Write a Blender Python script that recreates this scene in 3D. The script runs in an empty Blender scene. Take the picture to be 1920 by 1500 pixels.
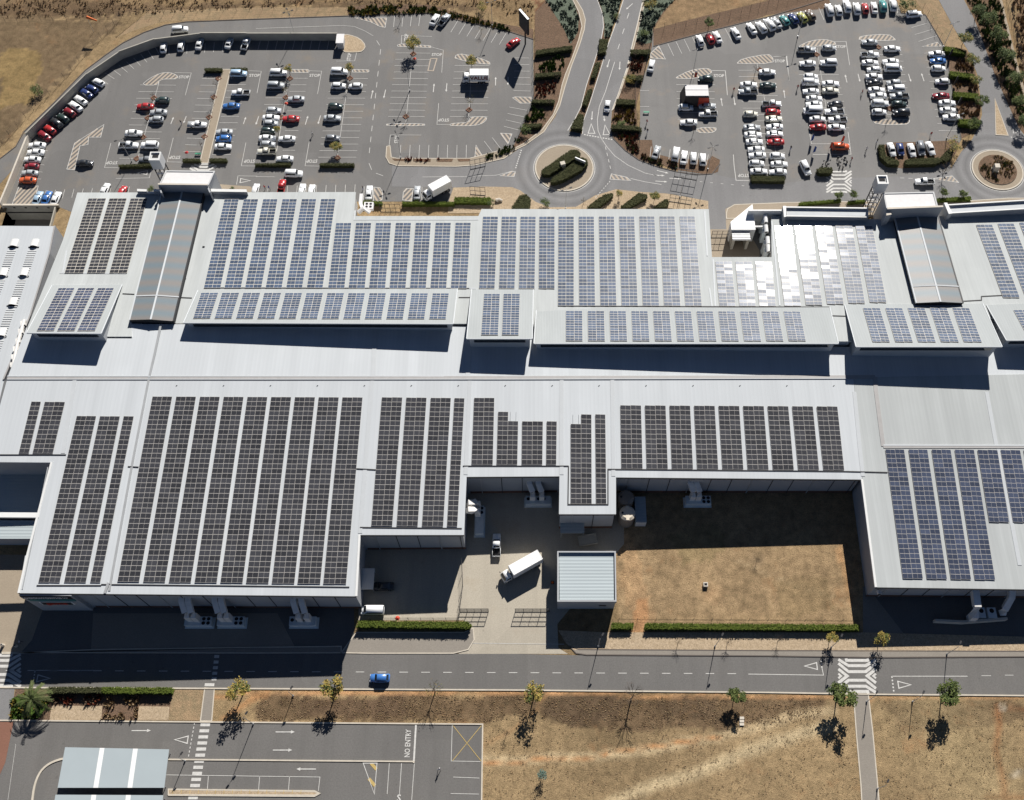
import bpy, bmesh, math, random
from mathutils import Vector, Matrix
random.seed(7)
R = math.radians
scene = bpy.context.scene
COL = scene.collection
# ---------------------------------------------------------------- camera model: a drone about 210 m up, looking north and down
F, PITCH, H, CX, CY = 1875.0, R(63.1), 210.0, 1000.0, 750.0
FW = Vector((0, math.cos(PITCH), -math.sin(PITCH))); UP = Vector((0, math.sin(PITCH), math.cos(PITCH)))
CAM = Vector((0, 0, H))
def ray(x, y): return Vector((1, 0, 0)) * ((x - CX) / F) + UP * ((CY - y) / F) + FW
def G(x, y, z=0.0):
    r = ray(x, y); p = CAM + r * ((z - H) / r.z); return Vector((p.x, p.y, z))
def onp(x, y, pl, dz=0.0):                       # point of the plane z = a + bX + cY under a survey mark
    a, b, c = pl; r = ray(x, y); t = (a + dz - H) / (r.z - b * r.x - c * r.y); return CAM + r * t
def pz(pl, p): return pl[0] + pl[1] * p[0] + pl[2] * p[1]
cam = bpy.data.cameras.new('camera'); camo = bpy.data.objects.new('camera', cam); COL.objects.link(camo)
camo.location = CAM; camo.rotation_euler = (math.pi / 2 - PITCH, 0, 0)
cam.sensor_width = 36; cam.lens = F / 1920 * 36; cam.shift_x = -(CX - 960) / 1920; cam.clip_end = 9000; cam.clip_start = 1
scene.camera = camo
# ---------------------------------------------------------------- light
AZ, EL = R(15.5), R(35.0)
SUN = Vector((math.sin(AZ) * math.cos(EL), math.cos(AZ) * math.cos(EL), math.sin(EL)))
sl = bpy.data.lights.new('sun', 'SUN'); so = bpy.data.objects.new('sun', sl); COL.objects.link(so)
sl.energy = 5.0; sl.angle = R(0.5); sl.color = (1.0, 0.96, 0.91)
so.rotation_euler = SUN.to_track_quat('Z', 'Y').to_euler(); so.location = (0, 0, 300)
w = bpy.data.worlds.new('World'); scene.world = w; w.use_nodes = True
wn = w.node_tree; sky = wn.nodes.new('ShaderNodeTexSky'); sky.sky_type = 'NISHITA'; sky.sun_disc = False
sky.sun_elevation = EL; sky.sun_rotation = AZ; sky.altitude = 1700; sky.air_density = 0.45; sky.dust_density = 0.15
wn.links.new(sky.outputs[0], wn.nodes['Background'].inputs[0]); wn.nodes['Background'].inputs[1].default_value = 0.05
vs = scene.view_settings; vs.view_transform = 'Standard'; vs.look = 'None'; vs.gamma = 1; vs.exposure = 0.62
# ---------------------------------------------------------------- materials
def C4(c): return (c[0], c[1], c[2], 1)
class NT:
    def __init__(s, name):
        s.m = bpy.data.materials.new(name); s.m.use_nodes = True; s.t = s.m.node_tree; s.b = s.t.nodes['Principled BSDF']
        s.co = s.t.nodes.new('ShaderNodeNewGeometry').outputs['Position']
    def n(s, ty, **k):
        o = s.t.nodes.new(ty)
        for a, b in k.items(): setattr(o, a, b)
        return o
    def l(s, a, b): s.t.links.new(a, b)
    def noise(s, scale, detail=5, rough=.6, vec=None):
        o = s.n('ShaderNodeTexNoise'); o.inputs['Scale'].default_value = scale; o.inputs['Detail'].default_value = detail
        o.inputs['Roughness'].default_value = rough; s.l(vec or s.co, o.inputs['Vector']); return o.outputs['Fac']
    def ramp(s, fac, stops):
        o = s.n('ShaderNodeValToRGB'); e = o.color_ramp.elements
        while len(e) < len(stops): e.new(.5)
        for i, (p, c) in enumerate(stops): e[i].position = p; e[i].color = C4(c) if len(c) == 3 else c
        s.l(fac, o.inputs[0]); return o.outputs[0]
    def mix(s, fac, a, b, mode='MIX'):
        o = s.n('ShaderNodeMix', data_type='RGBA', blend_type=mode)
        for i, v in ((0, fac), (6, a), (7, b)):
            if isinstance(v, (int, float)): o.inputs[i].default_value = v
            elif isinstance(v, tuple): o.inputs[i].default_value = C4(v)
            else: s.l(v, o.inputs[i])
        return o.outputs[2]
    def color(s, c):
        if isinstance(c, tuple): s.b.inputs['Base Color'].default_value = C4(c)
        else: s.l(c, s.b.inputs['Base Color'])
    def bump(s, h, st=.3, d=.05):
        o = s.n('ShaderNodeBump'); o.inputs['Strength'].default_value = st; o.inputs['Distance'].default_value = d
        s.l(h, o.inputs['Height']); s.l(o.outputs[0], s.b.inputs['Normal'])
    def set(s, rough=.8, spec=.3, metal=0):
        s.b.inputs['Roughness'].default_value = rough; s.b.inputs['Specular IOR Level'].default_value = spec
        s.b.inputs['Metallic'].default_value = metal; return s.m
def plain(name, c, rough=.7, spec=.3, metal=0, var=.15, scale=.8):
    n = NT(name); f = n.noise(scale, 4)
    n.color(n.mix(f, tuple(x * (1 - var) for x in c), tuple(min(1, x * (1 + var)) for x in c))); return n.set(rough, spec, metal)
def asphalt(name, c, stain=(.16, .12, .085), st=.5):
    n = NT(name); big = n.noise(.045, 5); fine = n.noise(3.5, 4, .7)
    a = n.mix(big, tuple(x * .78 for x in c), tuple(x * 1.2 for x in c)); a = n.mix(n.ramp(fine, [(.3, (.86,) * 3), (.7, (1.12,) * 3)]), (0, 0, 0), a, 'MULTIPLY') if 0 else n.mix(1.0, a, n.ramp(fine, [(.3, (.84,) * 3), (.7, (1.14,) * 3)]), 'MULTIPLY')
    m = n.n('ShaderNodeMapping'); m.inputs['Scale'].default_value = (.9, .07, 1); n.l(n.co, m.inputs[0])
    str_ = n.noise(.35, 4, .6, m.outputs[0]); a = n.mix(n.ramp(str_, [(.45, (0,) * 3), (.75, (.45,) * 3)]), a, tuple(x * .72 for x in c))
    a = n.mix(n.ramp(n.noise(.09, 6, .65), [(.56, (0,) * 3), (.72, (st,) * 3)]), a, stain)
    v = n.n('ShaderNodeTexVoronoi', feature='DISTANCE_TO_EDGE'); v.inputs['Scale'].default_value = .11; n.l(n.co, v.inputs['Vector'])
    a = n.mix(n.ramp(v.outputs['Distance'], [(0, (.12,) * 3), (.008, (0,) * 3)]), a, tuple(x * .6 for x in c))
    v2 = n.n('ShaderNodeTexVoronoi', distance='CHEBYCHEV'); v2.inputs['Scale'].default_value = .055; n.l(n.co, v2.inputs['Vector'])
    sc_ = n.n('ShaderNodeSeparateColor'); n.l(v2.outputs['Color'], sc_.inputs[0]); a = n.mix(n.ramp(sc_.outputs[0], [(.80, (0,) * 3), (.81, (.22,) * 3)]), a, tuple(x * .7 for x in c))
    oil = n.noise(.8, 2, .5); a = n.mix(n.ramp(oil, [(.70, (0,) * 3), (.78, (.4,) * 3)]), a, tuple(x * .45 for x in c))
    n.color(a); n.bump(fine, .3, .02); return n.set(.85, .25)
M = {}
M['lot'] = asphalt('car_park_asphalt', (.165, .160, .153), stain=(.205, .17, .13), st=.65)
M['lot_east'] = asphalt('east_car_park_asphalt', (.185, .180, .172), stain=(.245, .20, .155), st=.75)
M['road'] = asphalt('road_asphalt', (.195, .192, .19), stain=(.20, .175, .15), st=.2)
def rings(m, centres):
    t = m.node_tree; b = t.nodes['Principled BSDF']; src = b.inputs['Base Color'].links[0].from_socket; g = t.nodes.new('ShaderNodeNewGeometry').outputs['Position']
    for c, r0 in centres:
        d = t.nodes.new('ShaderNodeVectorMath'); d.operation = 'DISTANCE'; t.links.new(g, d.inputs[0]); d.inputs[1].default_value = (c.x, c.y, .04)
        mr = t.nodes.new('ShaderNodeMapRange'); mr.inputs[1].default_value = r0; mr.inputs[2].default_value = r0 + 9; t.links.new(d.outputs['Value'], mr.inputs[0])
        cr = t.nodes.new('ShaderNodeValToRGB'); e = cr.color_ramp.elements
        while len(e) < 7: e.new(.5)
        for i, (p, v) in enumerate(((0, 1), (.08, 1.12), (.2, .84), (.32, 1.12), (.5, .82), (.68, 1.08), (.9, 1))): e[i].position = p; e[i].color = (v / 2, v / 2, v / 2, 1)
        t.links.new(mr.outputs[0], cr.inputs[0]); mx = t.nodes.new('ShaderNodeMix'); mx.data_type = 'RGBA'; mx.blend_type = 'MULTIPLY'; mx.inputs[0].default_value = 1
        t.links.new(src, mx.inputs[6]); t.links.new(cr.outputs[0], mx.inputs[7]); s2 = t.nodes.new('ShaderNodeVectorMath'); s2.operation = 'SCALE'; s2.inputs[3].default_value = 2; t.links.new(mx.outputs[2], s2.inputs[0]); src = s2.outputs[0]
    t.links.new(src, b.inputs['Base Color'])
M['south_road'] = asphalt('road_asphalt_dark', (.145, .139, .131), stain=(.12, .10, .08), st=.2)
M['concrete_yard'] = asphalt('yard_concrete', (.40, .36, .29), stain=(.28, .22, .15), st=.5)
def paving(name, c, s=1.6):
    n = NT(name); b = n.n('ShaderNodeTexBrick'); b.inputs['Scale'].default_value = s; n.l(n.co, b.inputs['Vector'])
    b.inputs['Color1'].default_value = C4(c); b.inputs['Color2'].default_value = C4(tuple(x * .85 for x in c)); b.inputs['Mortar'].default_value = C4(tuple(x * .6 for x in c))
    b.inputs['Mortar Size'].default_value = .03
    n.color(n.mix(n.ramp(n.noise(.2, 6), [(.35, (0,) * 3), (.7, (.6,) * 3)]), b.outputs[0], tuple(x * .72 for x in c))); return n.set(.85, .2)
M['paving'] = paving('tan_paving', (.38, .315, .235)); M['paving_red'] = paving('red_paving', (.26, .13, .09)); M['paving_grey'] = paving('grey_paving', (.30, .27, .23))
M['kerb'] = plain('concrete_kerb', (.50, .45, .37), .8, var=.25); M['kerb_dark'] = plain('dark_kerb', (.10, .085, .075), .8)
M['white_line'] = plain('white_road_paint', (.52, .51, .48), .7, var=.35, scale=2.2); M['tan_line'] = plain('faded_hatch_paint', (.40, .335, .265), .8, var=.2, scale=2)
M['yellow_line'] = plain('yellow_road_paint', (.45, .33, .12), .7, var=.25, scale=2); M['red_line'] = plain('red_paint', (.35, .05, .03))
def soil(name, a, b, c, s=.12, detail=8, bst=.6):
    n = NT(name); x = n.mix(n.ramp(n.noise(s, detail, .65), [(.35, (0,) * 3), (.65, (1,) * 3)]), a, b)
    x = n.mix(n.ramp(n.noise(s * 6, 6, .75), [(.42, (0,) * 3), (.62, (1,) * 3)]), x, c)
    g = n.noise(4.5, 4, .8); x = n.mix(1.0, x, n.ramp(g, [(.28, (.55,) * 3), (.72, (1.4,) * 3)]), 'MULTIPLY')
    n.color(x); n.bump(g, bst, .25); return n.set(.95, .1)
M['lawn'] = soil('dry_lawn', (.31, .215, .13), (.37, .265, .155), (.24, .185, .11), .08)
M['bed'] = soil('bare_garden_soil', (.165, .105, .07), (.21, .135, .09), (.11, .08, .055), .4)
M['gravel'] = soil('tan_gravel', (.40, .31, .21), (.45, .355, .245), (.34, .26, .17), .3, bst=.2)
M['brush'] = soil('dry_brown_brush', (.16, .10, .06), (.22, .14, .085), (.09, .065, .045), .3)
M['silver_shrub'] = soil('grey_green_shrub', (.13, .155, .115), (.17, .20, .15), (.07, .085, .06), .7)
M['green_cover'] = soil('green_ground_cover', (.05, .10, .015), (.10, .16, .03), (.03, .05, .012), .7)
def hedge_mat(name, a, b, side):
    n = NT(name); x = n.mix(n.ramp(n.noise(1.2, 6, .75), [(.35, (0,) * 3), (.65, (1,) * 3)]), a, b); g = n.noise(7, 4, .8)
    x = n.mix(1.0, x, n.ramp(g, [(.3, (.35,) * 3), (.7, (1.5,) * 3)]), 'MULTIPLY'); n.color(x); n.bump(g, 1, .3); return n.set(.95, .1)
M['hedge_dark'] = hedge_mat('dark_hedge', (.055, .062, .028), (.085, .085, .04), 0); M['hedge_green'] = hedge_mat('green_hedge', (.075, .11, .02), (.13, .16, .03), 0)
def leafm(name, a, b):
    n = NT(name); oi = n.n('ShaderNodeObjectInfo'); x = n.mix(n.noise(2.2, 3), a, b); n.color(x)
    m = n.set(.75, .2); n.b.inputs['Subsurface Weight'].default_value = 0; return m
M['leaf_green'] = leafm('green_leaves', (.055, .085, .02), (.14, .16, .045)); M['leaf_yellow'] = leafm('yellowing_leaves', (.22, .17, .035), (.34, .25, .07))
M['leaf_dark'] = leafm('dark_leaves', (.03, .055, .015), (.075, .10, .03)); M['leaf_blue'] = leafm('blue_green_leaves', (.07, .13, .11), (.12, .18, .14))
M['leaf_brown'] = leafm('dry_leaves', (.22, .14, .07), (.30, .21, .11)); M['leaf_red'] = leafm('red_leaves', (.16, .03, .02), (.24, .07, .03))
M['bark'] = plain('bark', (.10, .075, .055), .9); M['palm_leaf'] = leafm('palm_fronds', (.04, .06, .018), (.12, .135, .05))
def sheet(name, c, pitch=.55, rough=.45, spec=.5, warm=None, metal=0, ny=0, bst=.35, dirt=.10):
    """ribbed roof sheeting; ribs run north-south (along Y), or along X when ny"""
    n = NT(name); sp = n.n('ShaderNodeSeparateXYZ'); n.l(n.co, sp.inputs[0])
    mm = n.n('ShaderNodeMath', operation='MULTIPLY'); mm.inputs[1].default_value = 2 * math.pi / pitch; n.l(sp.outputs[1 if ny else 0], mm.inputs[0])
    sn = n.n('ShaderNodeMath', operation='SINE'); n.l(mm.outputs[0], sn.inputs[0])
    mp = n.n('ShaderNodeMapping'); mp.inputs['Scale'].default_value = (.06, 1.5, 1) if ny else (1.5, .06, 1); n.l(n.co, mp.inputs[0])
    d1 = n.noise(.25, 6, .6, mp.outputs[0]); d2 = n.noise(.035, 4)
    a = n.mix(n.ramp(d1, [(.3, (0,) * 3), (.75, (1,) * 3)]), tuple(x * (1 + dirt * .5) for x in c), tuple(x * (1 - dirt) for x in c))
    a = n.mix(n.ramp(d2, [(.35, (0,) * 3), (.7, (.8,) * 3)]), a, tuple(x * (1 - dirt * .8) for x in c))
    rib = n.n('ShaderNodeMapRange'); rib.inputs[1].default_value = .55; rib.inputs[2].default_value = 1; rib.inputs[3].default_value = 0; rib.inputs[4].default_value = .06; n.l(sn.outputs[0], rib.inputs[0])
    a = n.mix(rib.outputs[0], a, tuple(x * .5 for x in c))
    n.color(a); n.bump(sn.outputs[0], bst, .04); return n.set(rough, spec, metal)
M['roof_white'] = sheet('white_roof_sheeting', (.51, .535, .55), .9, .7, .12, bst=.08, dirt=.12); M['roof_cream'] = sheet('cream_roof_sheeting', (.435, .455, .45), .9, .85, .03, bst=.12, dirt=.18)
M['roof_grey'] = sheet('grey_roof_sheeting', (.34, .36, .36), .62, .8, .06, bst=.2); M['roof_blue'] = sheet('pale_blue_roof_sheeting', (.39, .44, .455), .72, .7, .15, ny=1)
def moire(name):
    n = NT(name); sp = n.n('ShaderNodeSeparateXYZ'); n.l(n.co, sp.inputs[0])
    wv = n.n('ShaderNodeTexWave', wave_type='BANDS', bands_direction='Y'); wv.inputs['Scale'].default_value = .085; wv.inputs['Distortion'].default_value = 2.2; wv.inputs['Detail'].default_value = 1; wv.inputs['Detail Scale'].default_value = .3
    n.l(n.co, wv.inputs['Vector'])
    fine = n.n('ShaderNodeTexWave', wave_type='BANDS', bands_direction='Y'); fine.inputs['Scale'].default_value = 1.2; n.l(n.co, fine.inputs['Vector'])
    a = n.mix(wv.outputs['Fac'], (.145, .185, .205), (.20, .185, .17)); a = n.mix(n.ramp(fine.outputs['Fac'], [(.2, (0,) * 3), (.8, (.3,) * 3)]), a, (.12, .13, .14)); n.color(a); n.bump(fine.outputs['Fac'], .5, .05); return n.set(.45, .4)
M['roof_corr'] = moire('banded_corrugated_sheeting')  # blue and tan bands imitate a moire pattern on plain ribbed metal
M['seam'] = plain('roof_seam_flashing', (.47, .49, .50), .6, .1, var=.06)
M['ridge'] = plain('ridge_cap', (.34, .33, .32), .5); M['ridge_light'] = plain('pale_flashing', (.66, .66, .64), .5, var=.08)
M['wall'] = plain('painted_wall', (.36, .37, .38), .8, var=.1, scale=.3); M['wall_light'] = plain('white_wall', (.50, .505, .50), .8, var=.08, scale=.3)
M['wall_brown'] = plain('brown_brick_base', (.14, .075, .05), .9); M['dark'] = plain('dark_recess', (.02, .02, .022), .9)
M['conc'] = plain('raw_concrete', (.36, .34, .29), .85, var=.3, scale=.5); M['conc_light'] = plain('pale_concrete', (.55, .50, .42), .85, var=.15, scale=.7)
M['portal'] = plain('stained_white_roof', (.66, .65, .64), .8, var=.12, scale=1.4)
M['steel'] = plain('galvanised_steel', (.42, .43, .43), .4, .5, .3); M['black_steel'] = plain('black_steel', (.03, .03, .032), .6)
M['hvac'] = plain('air_unit_casing', (.62, .67, .68), .5); M['duct'] = plain('duct_casing', (.74, .72, .68), .45); M['carport'] = plain('carport_sheeting', (.37, .42, .435), .6, .2, var=.05, scale=.3); M['canopy_white'] = plain('weathered_white_sheet', (.50, .52, .53), .7, .1, var=.1); M['fan'] = plain('fan_grille', (.015, .015, .017), .8)
M['tank'] = plain('tank_plastic', (.24, .21, .18), .7); M['tank_top'] = plain('tank_lid', (.62, .55, .44), .7); M['rubber'] = plain('tyre_rubber', (.018, .018, .018), .9); M['rim'] = plain('wheel_rim', (.35, .35, .36), .35, .5, .6)
M['orange'] = plain('orange_paint', (.62, .13, .02), .5); M['redp'] = plain('red_panel', (.50, .06, .03), .5); M['blackp'] = plain('black_panel', (.03, .025, .025), .5)
M['teal'] = plain('teal_panel', (.05, .18, .19), .5); M['green'] = plain('green_plastic', (.05, .25, .15), .6); M['maroon'] = plain('brown_red', (.16, .035, .03), .7)
M['lamp'] = plain('lamp_glass', (.6, .62, .66), .25, .6); M['glass'] = plain('dark_glass', (.018, .022, .026), .06, .6, var=.05); M['sign_white'] = plain('white_lettering', (.8, .8, .78), .6, var=.03)
M['skin'] = plain('skin', (.25, .14, .09), .6); M['cloth_dark'] = plain('dark_cloth', (.03, .03, .045), .9); M['cloth_red'] = plain('red_cloth', (.4, .04, .04), .9); M['cloth_white'] = plain('white_cloth', (.7, .7, .7), .9); M['cloth_blue'] = plain('blue_cloth', (.04, .08, .28), .9)
M['glare'] = plain('silver_foil', (.8, .8, .8), .2, .8)
def paintm():
    n = NT('car_paint'); o = n.n('ShaderNodeObjectInfo'); n.color(o.outputs['Color']); m = n.set(.32, .5); n.b.inputs['Coat Weight'].default_value = .6; n.b.inputs['Coat Roughness'].default_value = .08; return m
M['paint'] = paintm()
def panelm():
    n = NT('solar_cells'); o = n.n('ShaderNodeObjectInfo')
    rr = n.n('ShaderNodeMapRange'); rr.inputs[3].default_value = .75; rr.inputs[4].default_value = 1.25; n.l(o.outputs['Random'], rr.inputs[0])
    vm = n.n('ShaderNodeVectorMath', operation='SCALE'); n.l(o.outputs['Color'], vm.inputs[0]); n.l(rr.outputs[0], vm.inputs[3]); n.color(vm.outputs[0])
    m = n.set(.2, .15); n.b.inputs['Coat Weight'].default_value = .16; n.b.inputs['Coat Roughness'].default_value = .36
    mr = n.n('ShaderNodeMapRange'); mr.inputs[3].default_value = .05; mr.inputs[4].default_value = .11; n.l(o.outputs['Random'], mr.inputs[0]); n.l(mr.outputs[0], n.b.inputs['Roughness'])
    return m
M['cells'] = panelm(); M['frame_dull'] = plain('dull_panel_frame', (.46, .44, .41), .7, .15, 0, var=.05); M['frame'] = plain('panel_frame', (.66, .62, .54), .7, .15, 0, var=.05)
# ---------------------------------------------------------------- mesh helpers
class MB:
    def __init__(s): s.v = []; s.f = []; s.m = []; s.k = 0
    def face(s, pts, mi=0):
        b = len(s.v); s.v += [tuple(p) for p in pts]; s.f.append(tuple(range(b, b + len(pts)))); s.m.append(mi)
    def box(s, c, sz, mi=0, rz=0, top=1.0, mt=None):
        mt = mt or Matrix.Rotation(rz, 3, 'Z'); hx, hy, hz = sz[0] / 2, sz[1] / 2, sz[2] / 2; b = len(s.v); c = Vector(c)
        for z in (-hz, hz):
            k = top if z > 0 else 1
            for x, y in ((-hx, -hy), (hx, -hy), (hx, hy), (-hx, hy)): s.v.append(tuple(c + mt @ Vector((x * k, y * k, z))))
        for q in ((3, 2, 1, 0), (4, 5, 6, 7), (0, 1, 5, 4), (1, 2, 6, 5), (2, 3, 7, 6), (3, 0, 4, 7)): s.f.append(tuple(b + i for i in q)); s.m.append(mi)
        return s
    def prism(s, top, zb, mt=0, ms=0, bottom=False):   # top: list of 3D points ccw; walls drop to zb (number or list)
        n = len(top); b = len(s.v); s.v += [tuple(p) for p in top]
        s.v += [(p[0], p[1], (zb if isinstance(zb, (int, float)) else zb[i])) for i, p in enumerate(top)]
        s.f.append(tuple(range(b, b + n))); s.m.append(mt)
        for i in range(n):
            j = (i + 1) % n; s.f.append((b + i, b + n + i, b + n + j, b + j)); s.m.append(ms)
        if bottom: s.f.append(tuple(range(b + 2 * n - 1, b + n - 1, -1))); s.m.append(ms)
        return s
    def tube(s, pts, r, n=6, mi=0, r2=None, cap=True, sq=False):
        pts = [Vector(p) for p in pts]; b = len(s.v); L = len(pts)
        for i, p in enumerate(pts):
            d = (pts[min(i + 1, L - 1)] - pts[max(i - 1, 0)]).normalized(); a = Vector((0, 0, 1)) if abs(d.z) < .9 else Vector((0, 1, 0))
            u = d.cross(a).normalized(); v = d.cross(u); rr = r if r2 is None else r + (r2 - r) * i / (L - 1)
            for k in range(n):
                t = 2 * math.pi * (k + (.5 if sq else 0)) / n; s.v.append(tuple(p + u * math.cos(t) * rr + v * math.sin(t) * rr))
        for i in range(L - 1):
            for k in range(n): s.f.append((b + i * n + k, b + i * n + (k + 1) % n, b + (i + 1) * n + (k + 1) % n, b + (i + 1) * n + k)); s.m.append(mi)
        if cap:
            s.f.append(tuple(b + k for k in range(n))[::-1]); s.m.append(mi); s.f.append(tuple(b + (L - 1) * n + k for k in range(n))); s.m.append(mi)
        return s
    def band(s, pts, w, z0, z1, mi=0, closed=False):     # kerb / wall / painted line along a polyline in XY
        P = [Vector((p[0], p[1])) for p in pts]; n = len(P)
        if n < 2: return s
        L = []; Rr = []
        for i in range(n):
            a = P[i - 1] if (i > 0 or closed) else P[i]; c = P[(i + 1) % n] if (i < n - 1 or closed) else P[i]
            d1 = (P[i] - a); d2 = (c - P[i]); d1 = d1.normalized() if d1.length > 1e-6 else d2.normalized(); d2 = d2.normalized() if d2.length > 1e-6 else d1
            nn = Vector((-(d1 + d2).y, (d1 + d2).x)); nn = nn.normalized() if nn.length > 1e-6 else Vector((-d1.y, d1.x))
            k = max(.45, nn.dot(Vector((-d1.y, d1.x)))); o = nn * (w / 2 / k); L.append(P[i] + o); Rr.append(P[i] - o)
        m = n if closed else n - 1
        for i in range(m):
            j = (i + 1) % n; a, b_, c, d = Rr[i], Rr[j], L[j], L[i]
            s.face([(a.x, a.y, z1), (b_.x, b_.y, z1), (c.x, c.y, z1), (d.x, d.y, z1)], mi)
            if z1 - z0 > .02:
                s.face([(a.x, a.y, z0), (b_.x, b_.y, z0), (b_.x, b_.y, z1), (a.x, a.y, z1)], mi); s.face([(c.x, c.y, z0), (d.x, d.y, z0), (d.x, d.y, z1), (c.x, c.y, z1)], mi)
        if not closed and z1 - z0 > .02:
            for a, b_ in ((L[0], Rr[0]), (Rr[-1], L[-1])): s.face([(a.x, a.y, z0), (b_.x, b_.y, z0), (b_.x, b_.y, z1), (a.x, a.y, z1)], mi)
        return s
    def disc(s, c, r, mi=0, n=20, z=None):
        s.face([(c[0] + r * math.cos(2 * math.pi * k / n), c[1] + r * math.sin(2 * math.pi * k / n), c[2]) for k in range(n)], mi); return s
    def mesh(s, name, mats, org=(0, 0, 0), smooth=False):
        me = bpy.data.meshes.new(name); o = Vector(org)
        me.from_pydata([tuple(Vector(v) - o) for v in s.v], [], s.f); me.polygons.foreach_set('material_index', s.m)
        for m in (mats if isinstance(mats, (list, tuple)) else [mats]): me.materials.append(M[m] if isinstance(m, str) else m)
        if smooth: me.polygons.foreach_set('use_smooth', [True] * len(s.f))
        me.update(); return me
    def build(s, name, mats, parent=None, org=None, smooth=False):
        org = org if org is not None else (parent.location if parent else (0, 0, 0))
        return link(name, s.mesh(name, mats, org, smooth), parent, (0, 0, 0) if parent else org)
def link(name, me, parent=None, loc=(0, 0, 0), rz=0):
    o = bpy.data.objects.new(name, me); COL.objects.link(o); o.location = loc
    if rz: o.rotation_euler = (0, 0, rz)
    if parent: o.parent = parent
    return o
def tag(o, label=None, cat=None, group=None, kind=None):
    if label: o['label'] = label
    if cat: o['category'] = cat
    if group: o['group'] = group
    if kind: o['kind'] = kind
    return o
def thing(name, loc, label, cat, group=None, rz=0):
    if len(label.split()) > 16: print('LONG', len(label.split()), label)
    return tag(link(name, None, None, loc, rz), label, cat, group)
def kids(o): return KIDS.get(o.name, [])
def copy_tree(o, loc=None, rz=None, label=None, scale=None, color=None):
    c = o.copy(); COL.objects.link(c)
    if loc is not None: c.location = loc
    if rz is not None: c.rotation_euler = (0, 0, rz)
    if scale is not None: c.scale = (scale,) * 3 if isinstance(scale, (int, float)) else scale
    if label: c['label'] = label
    if color: c.color = color
    for ch in PROTO_KIDS[o.name]:
        d = ch.copy(); COL.objects.link(d); d.parent = c
        if color: d.color = color
    return c
PROTO_KIDS = {}
def proto(o, ch): PROTO_KIDS[o.name] = ch; return o
def px(l, z=0.0): return [G(a, b, z) for a, b in l]
def chaikin(p, k=2, closed=True):
    for _ in range(k):
        q = []; n = len(p)
        for i in range(n if closed else n - 1):
            a, b = p[i], p[(i + 1) % n]; q += [(a[0] * .75 + b[0] * .25, a[1] * .75 + b[1] * .25), (a[0] * .25 + b[0] * .75, a[1] * .25 + b[1] * .75)]
        if not closed: q = [p[0]] + q + [p[-1]]
        p = q
    return p
def t1(l): return [(a / 4, b / 4) for a, b in l]
def t2(l): return [(480 + a / 4, b / 4) for a, b in l]
def t3(l): return [(960 + a / 4, b / 4) for a, b in l]
def t4(l): return [(1440 + a / 4, b / 4) for a, b in l]
def lerp(a, b, t): return (a[0] + (b[0] - a[0]) * t, a[1] + (b[1] - a[1]) * t)
# ================================================================ GROUND
import numpy as np
from mathutils import noise as mn
PITX0, PITX1 = G(14, 387).x, G(108, 387).x; PITY1, PITY0 = G(60, 387).y, G(60, 640).y
def axis(lo, hi, st, extra):
    a = list(np.arange(lo, hi + .1, st)); a = [-4000, -1500, -600, -300] + [v for v in a if all(abs(v - e) > st * .3 for e in extra)] + list(extra) + [300, 600, 1500, 4000]
    return np.array(sorted(a))
gx = axis(-180, 172, .8, [PITX0, PITX1]); gy = axis(0, 262, .8, [PITY0, PITY1]); gy = gy[gy > -700]
XX, YY = np.meshgrid(gx, gy); xf, yf = XX.ravel(), YY.ravel()
jit = np.array([[mn.noise((x * .12, y * .12, 0)), mn.noise((x * .12, y * .12, 9)), mn.noise((x * .6, y * .6, 4)), mn.noise((x * .03, y * .03, 7))] for x, y in zip(xf, yf)])
dep = H * math.sin(PITCH) + yf * math.cos(PITCH); dep = np.where(dep < 1, 1, dep)
pxx = CX + F * xf / dep; pyy = CY - F * (yf * math.sin(PITCH) - H * math.cos(PITCH)) / dep
kx, ky = pxx + jit[:, 0] * 5 + jit[:, 2] * 3, pyy + jit[:, 1] * 4 + jit[:, 2] * 3
jx, jy = pxx + jit[:, 0] * 16 + jit[:, 2] * 9, pyy + jit[:, 1] * 12 + jit[:, 2] * 8
def inside(poly, x, y):
    r = np.zeros(len(x), bool)
    for i in range(len(poly)):
        (x1, y1), (x2, y2) = poly[i - 1], poly[i]; c = (y1 > y) != (y2 > y)
        r ^= c & (x < (x2 - x1) * (y - y1) / ((y2 - y1) if y2 != y1 else 1e-9) + x1)
    return r
def dline(pts, x, y):
    d = np.full(len(x), 1e9)
    for (x1, y1), (x2, y2) in zip(pts, pts[1:]):
        t = np.clip(((x - x1) * (x2 - x1) + (y - y1) * (y2 - y1)) / ((x2 - x1) ** 2 + (y2 - y1) ** 2 + 1e-9), 0, 1); d = np.minimum(d, np.hypot(x - x1 - t * (x2 - x1), y - y1 - t * (y2 - y1)))
    return d
col = np.tile(np.array([.33, .235, .135]), (len(xf), 1)); col *= (1 + .35 * jit[:, 3] + .22 * jit[:, 0])[:, None]
def lay(mask, c, k=1.0):
    m = np.clip(mask.astype(float) * k, 0, 1)[:, None]; global col; col = col * (1 - m) + np.array(c) * (1 + .3 * jit[:, 2:3] + .2 * jit[:, 0:1]) * m
lay(inside([(-400, 30), (225, 34), (165, 95), (90, 170), (45, 225), (0, 278), (-400, 330)], jx, jy), (.185, .13, .08), .92)
lay(inside([(40, 90), (70, 90), (80, 130), (60, 190), (0, 210), (0, 100)], jx, jy), (.36, .25, .10), .5)
lay(inside([(-500, -200), (230, -200), (230, 28), (-500, 36)], jx, jy), (.20, .135, .08), .9); lay(inside([(-500, 8), (120, 5), (235, 12), (235, 30), (-500, 42)], jx, jy), (.13, .085, .055), .6)
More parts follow.
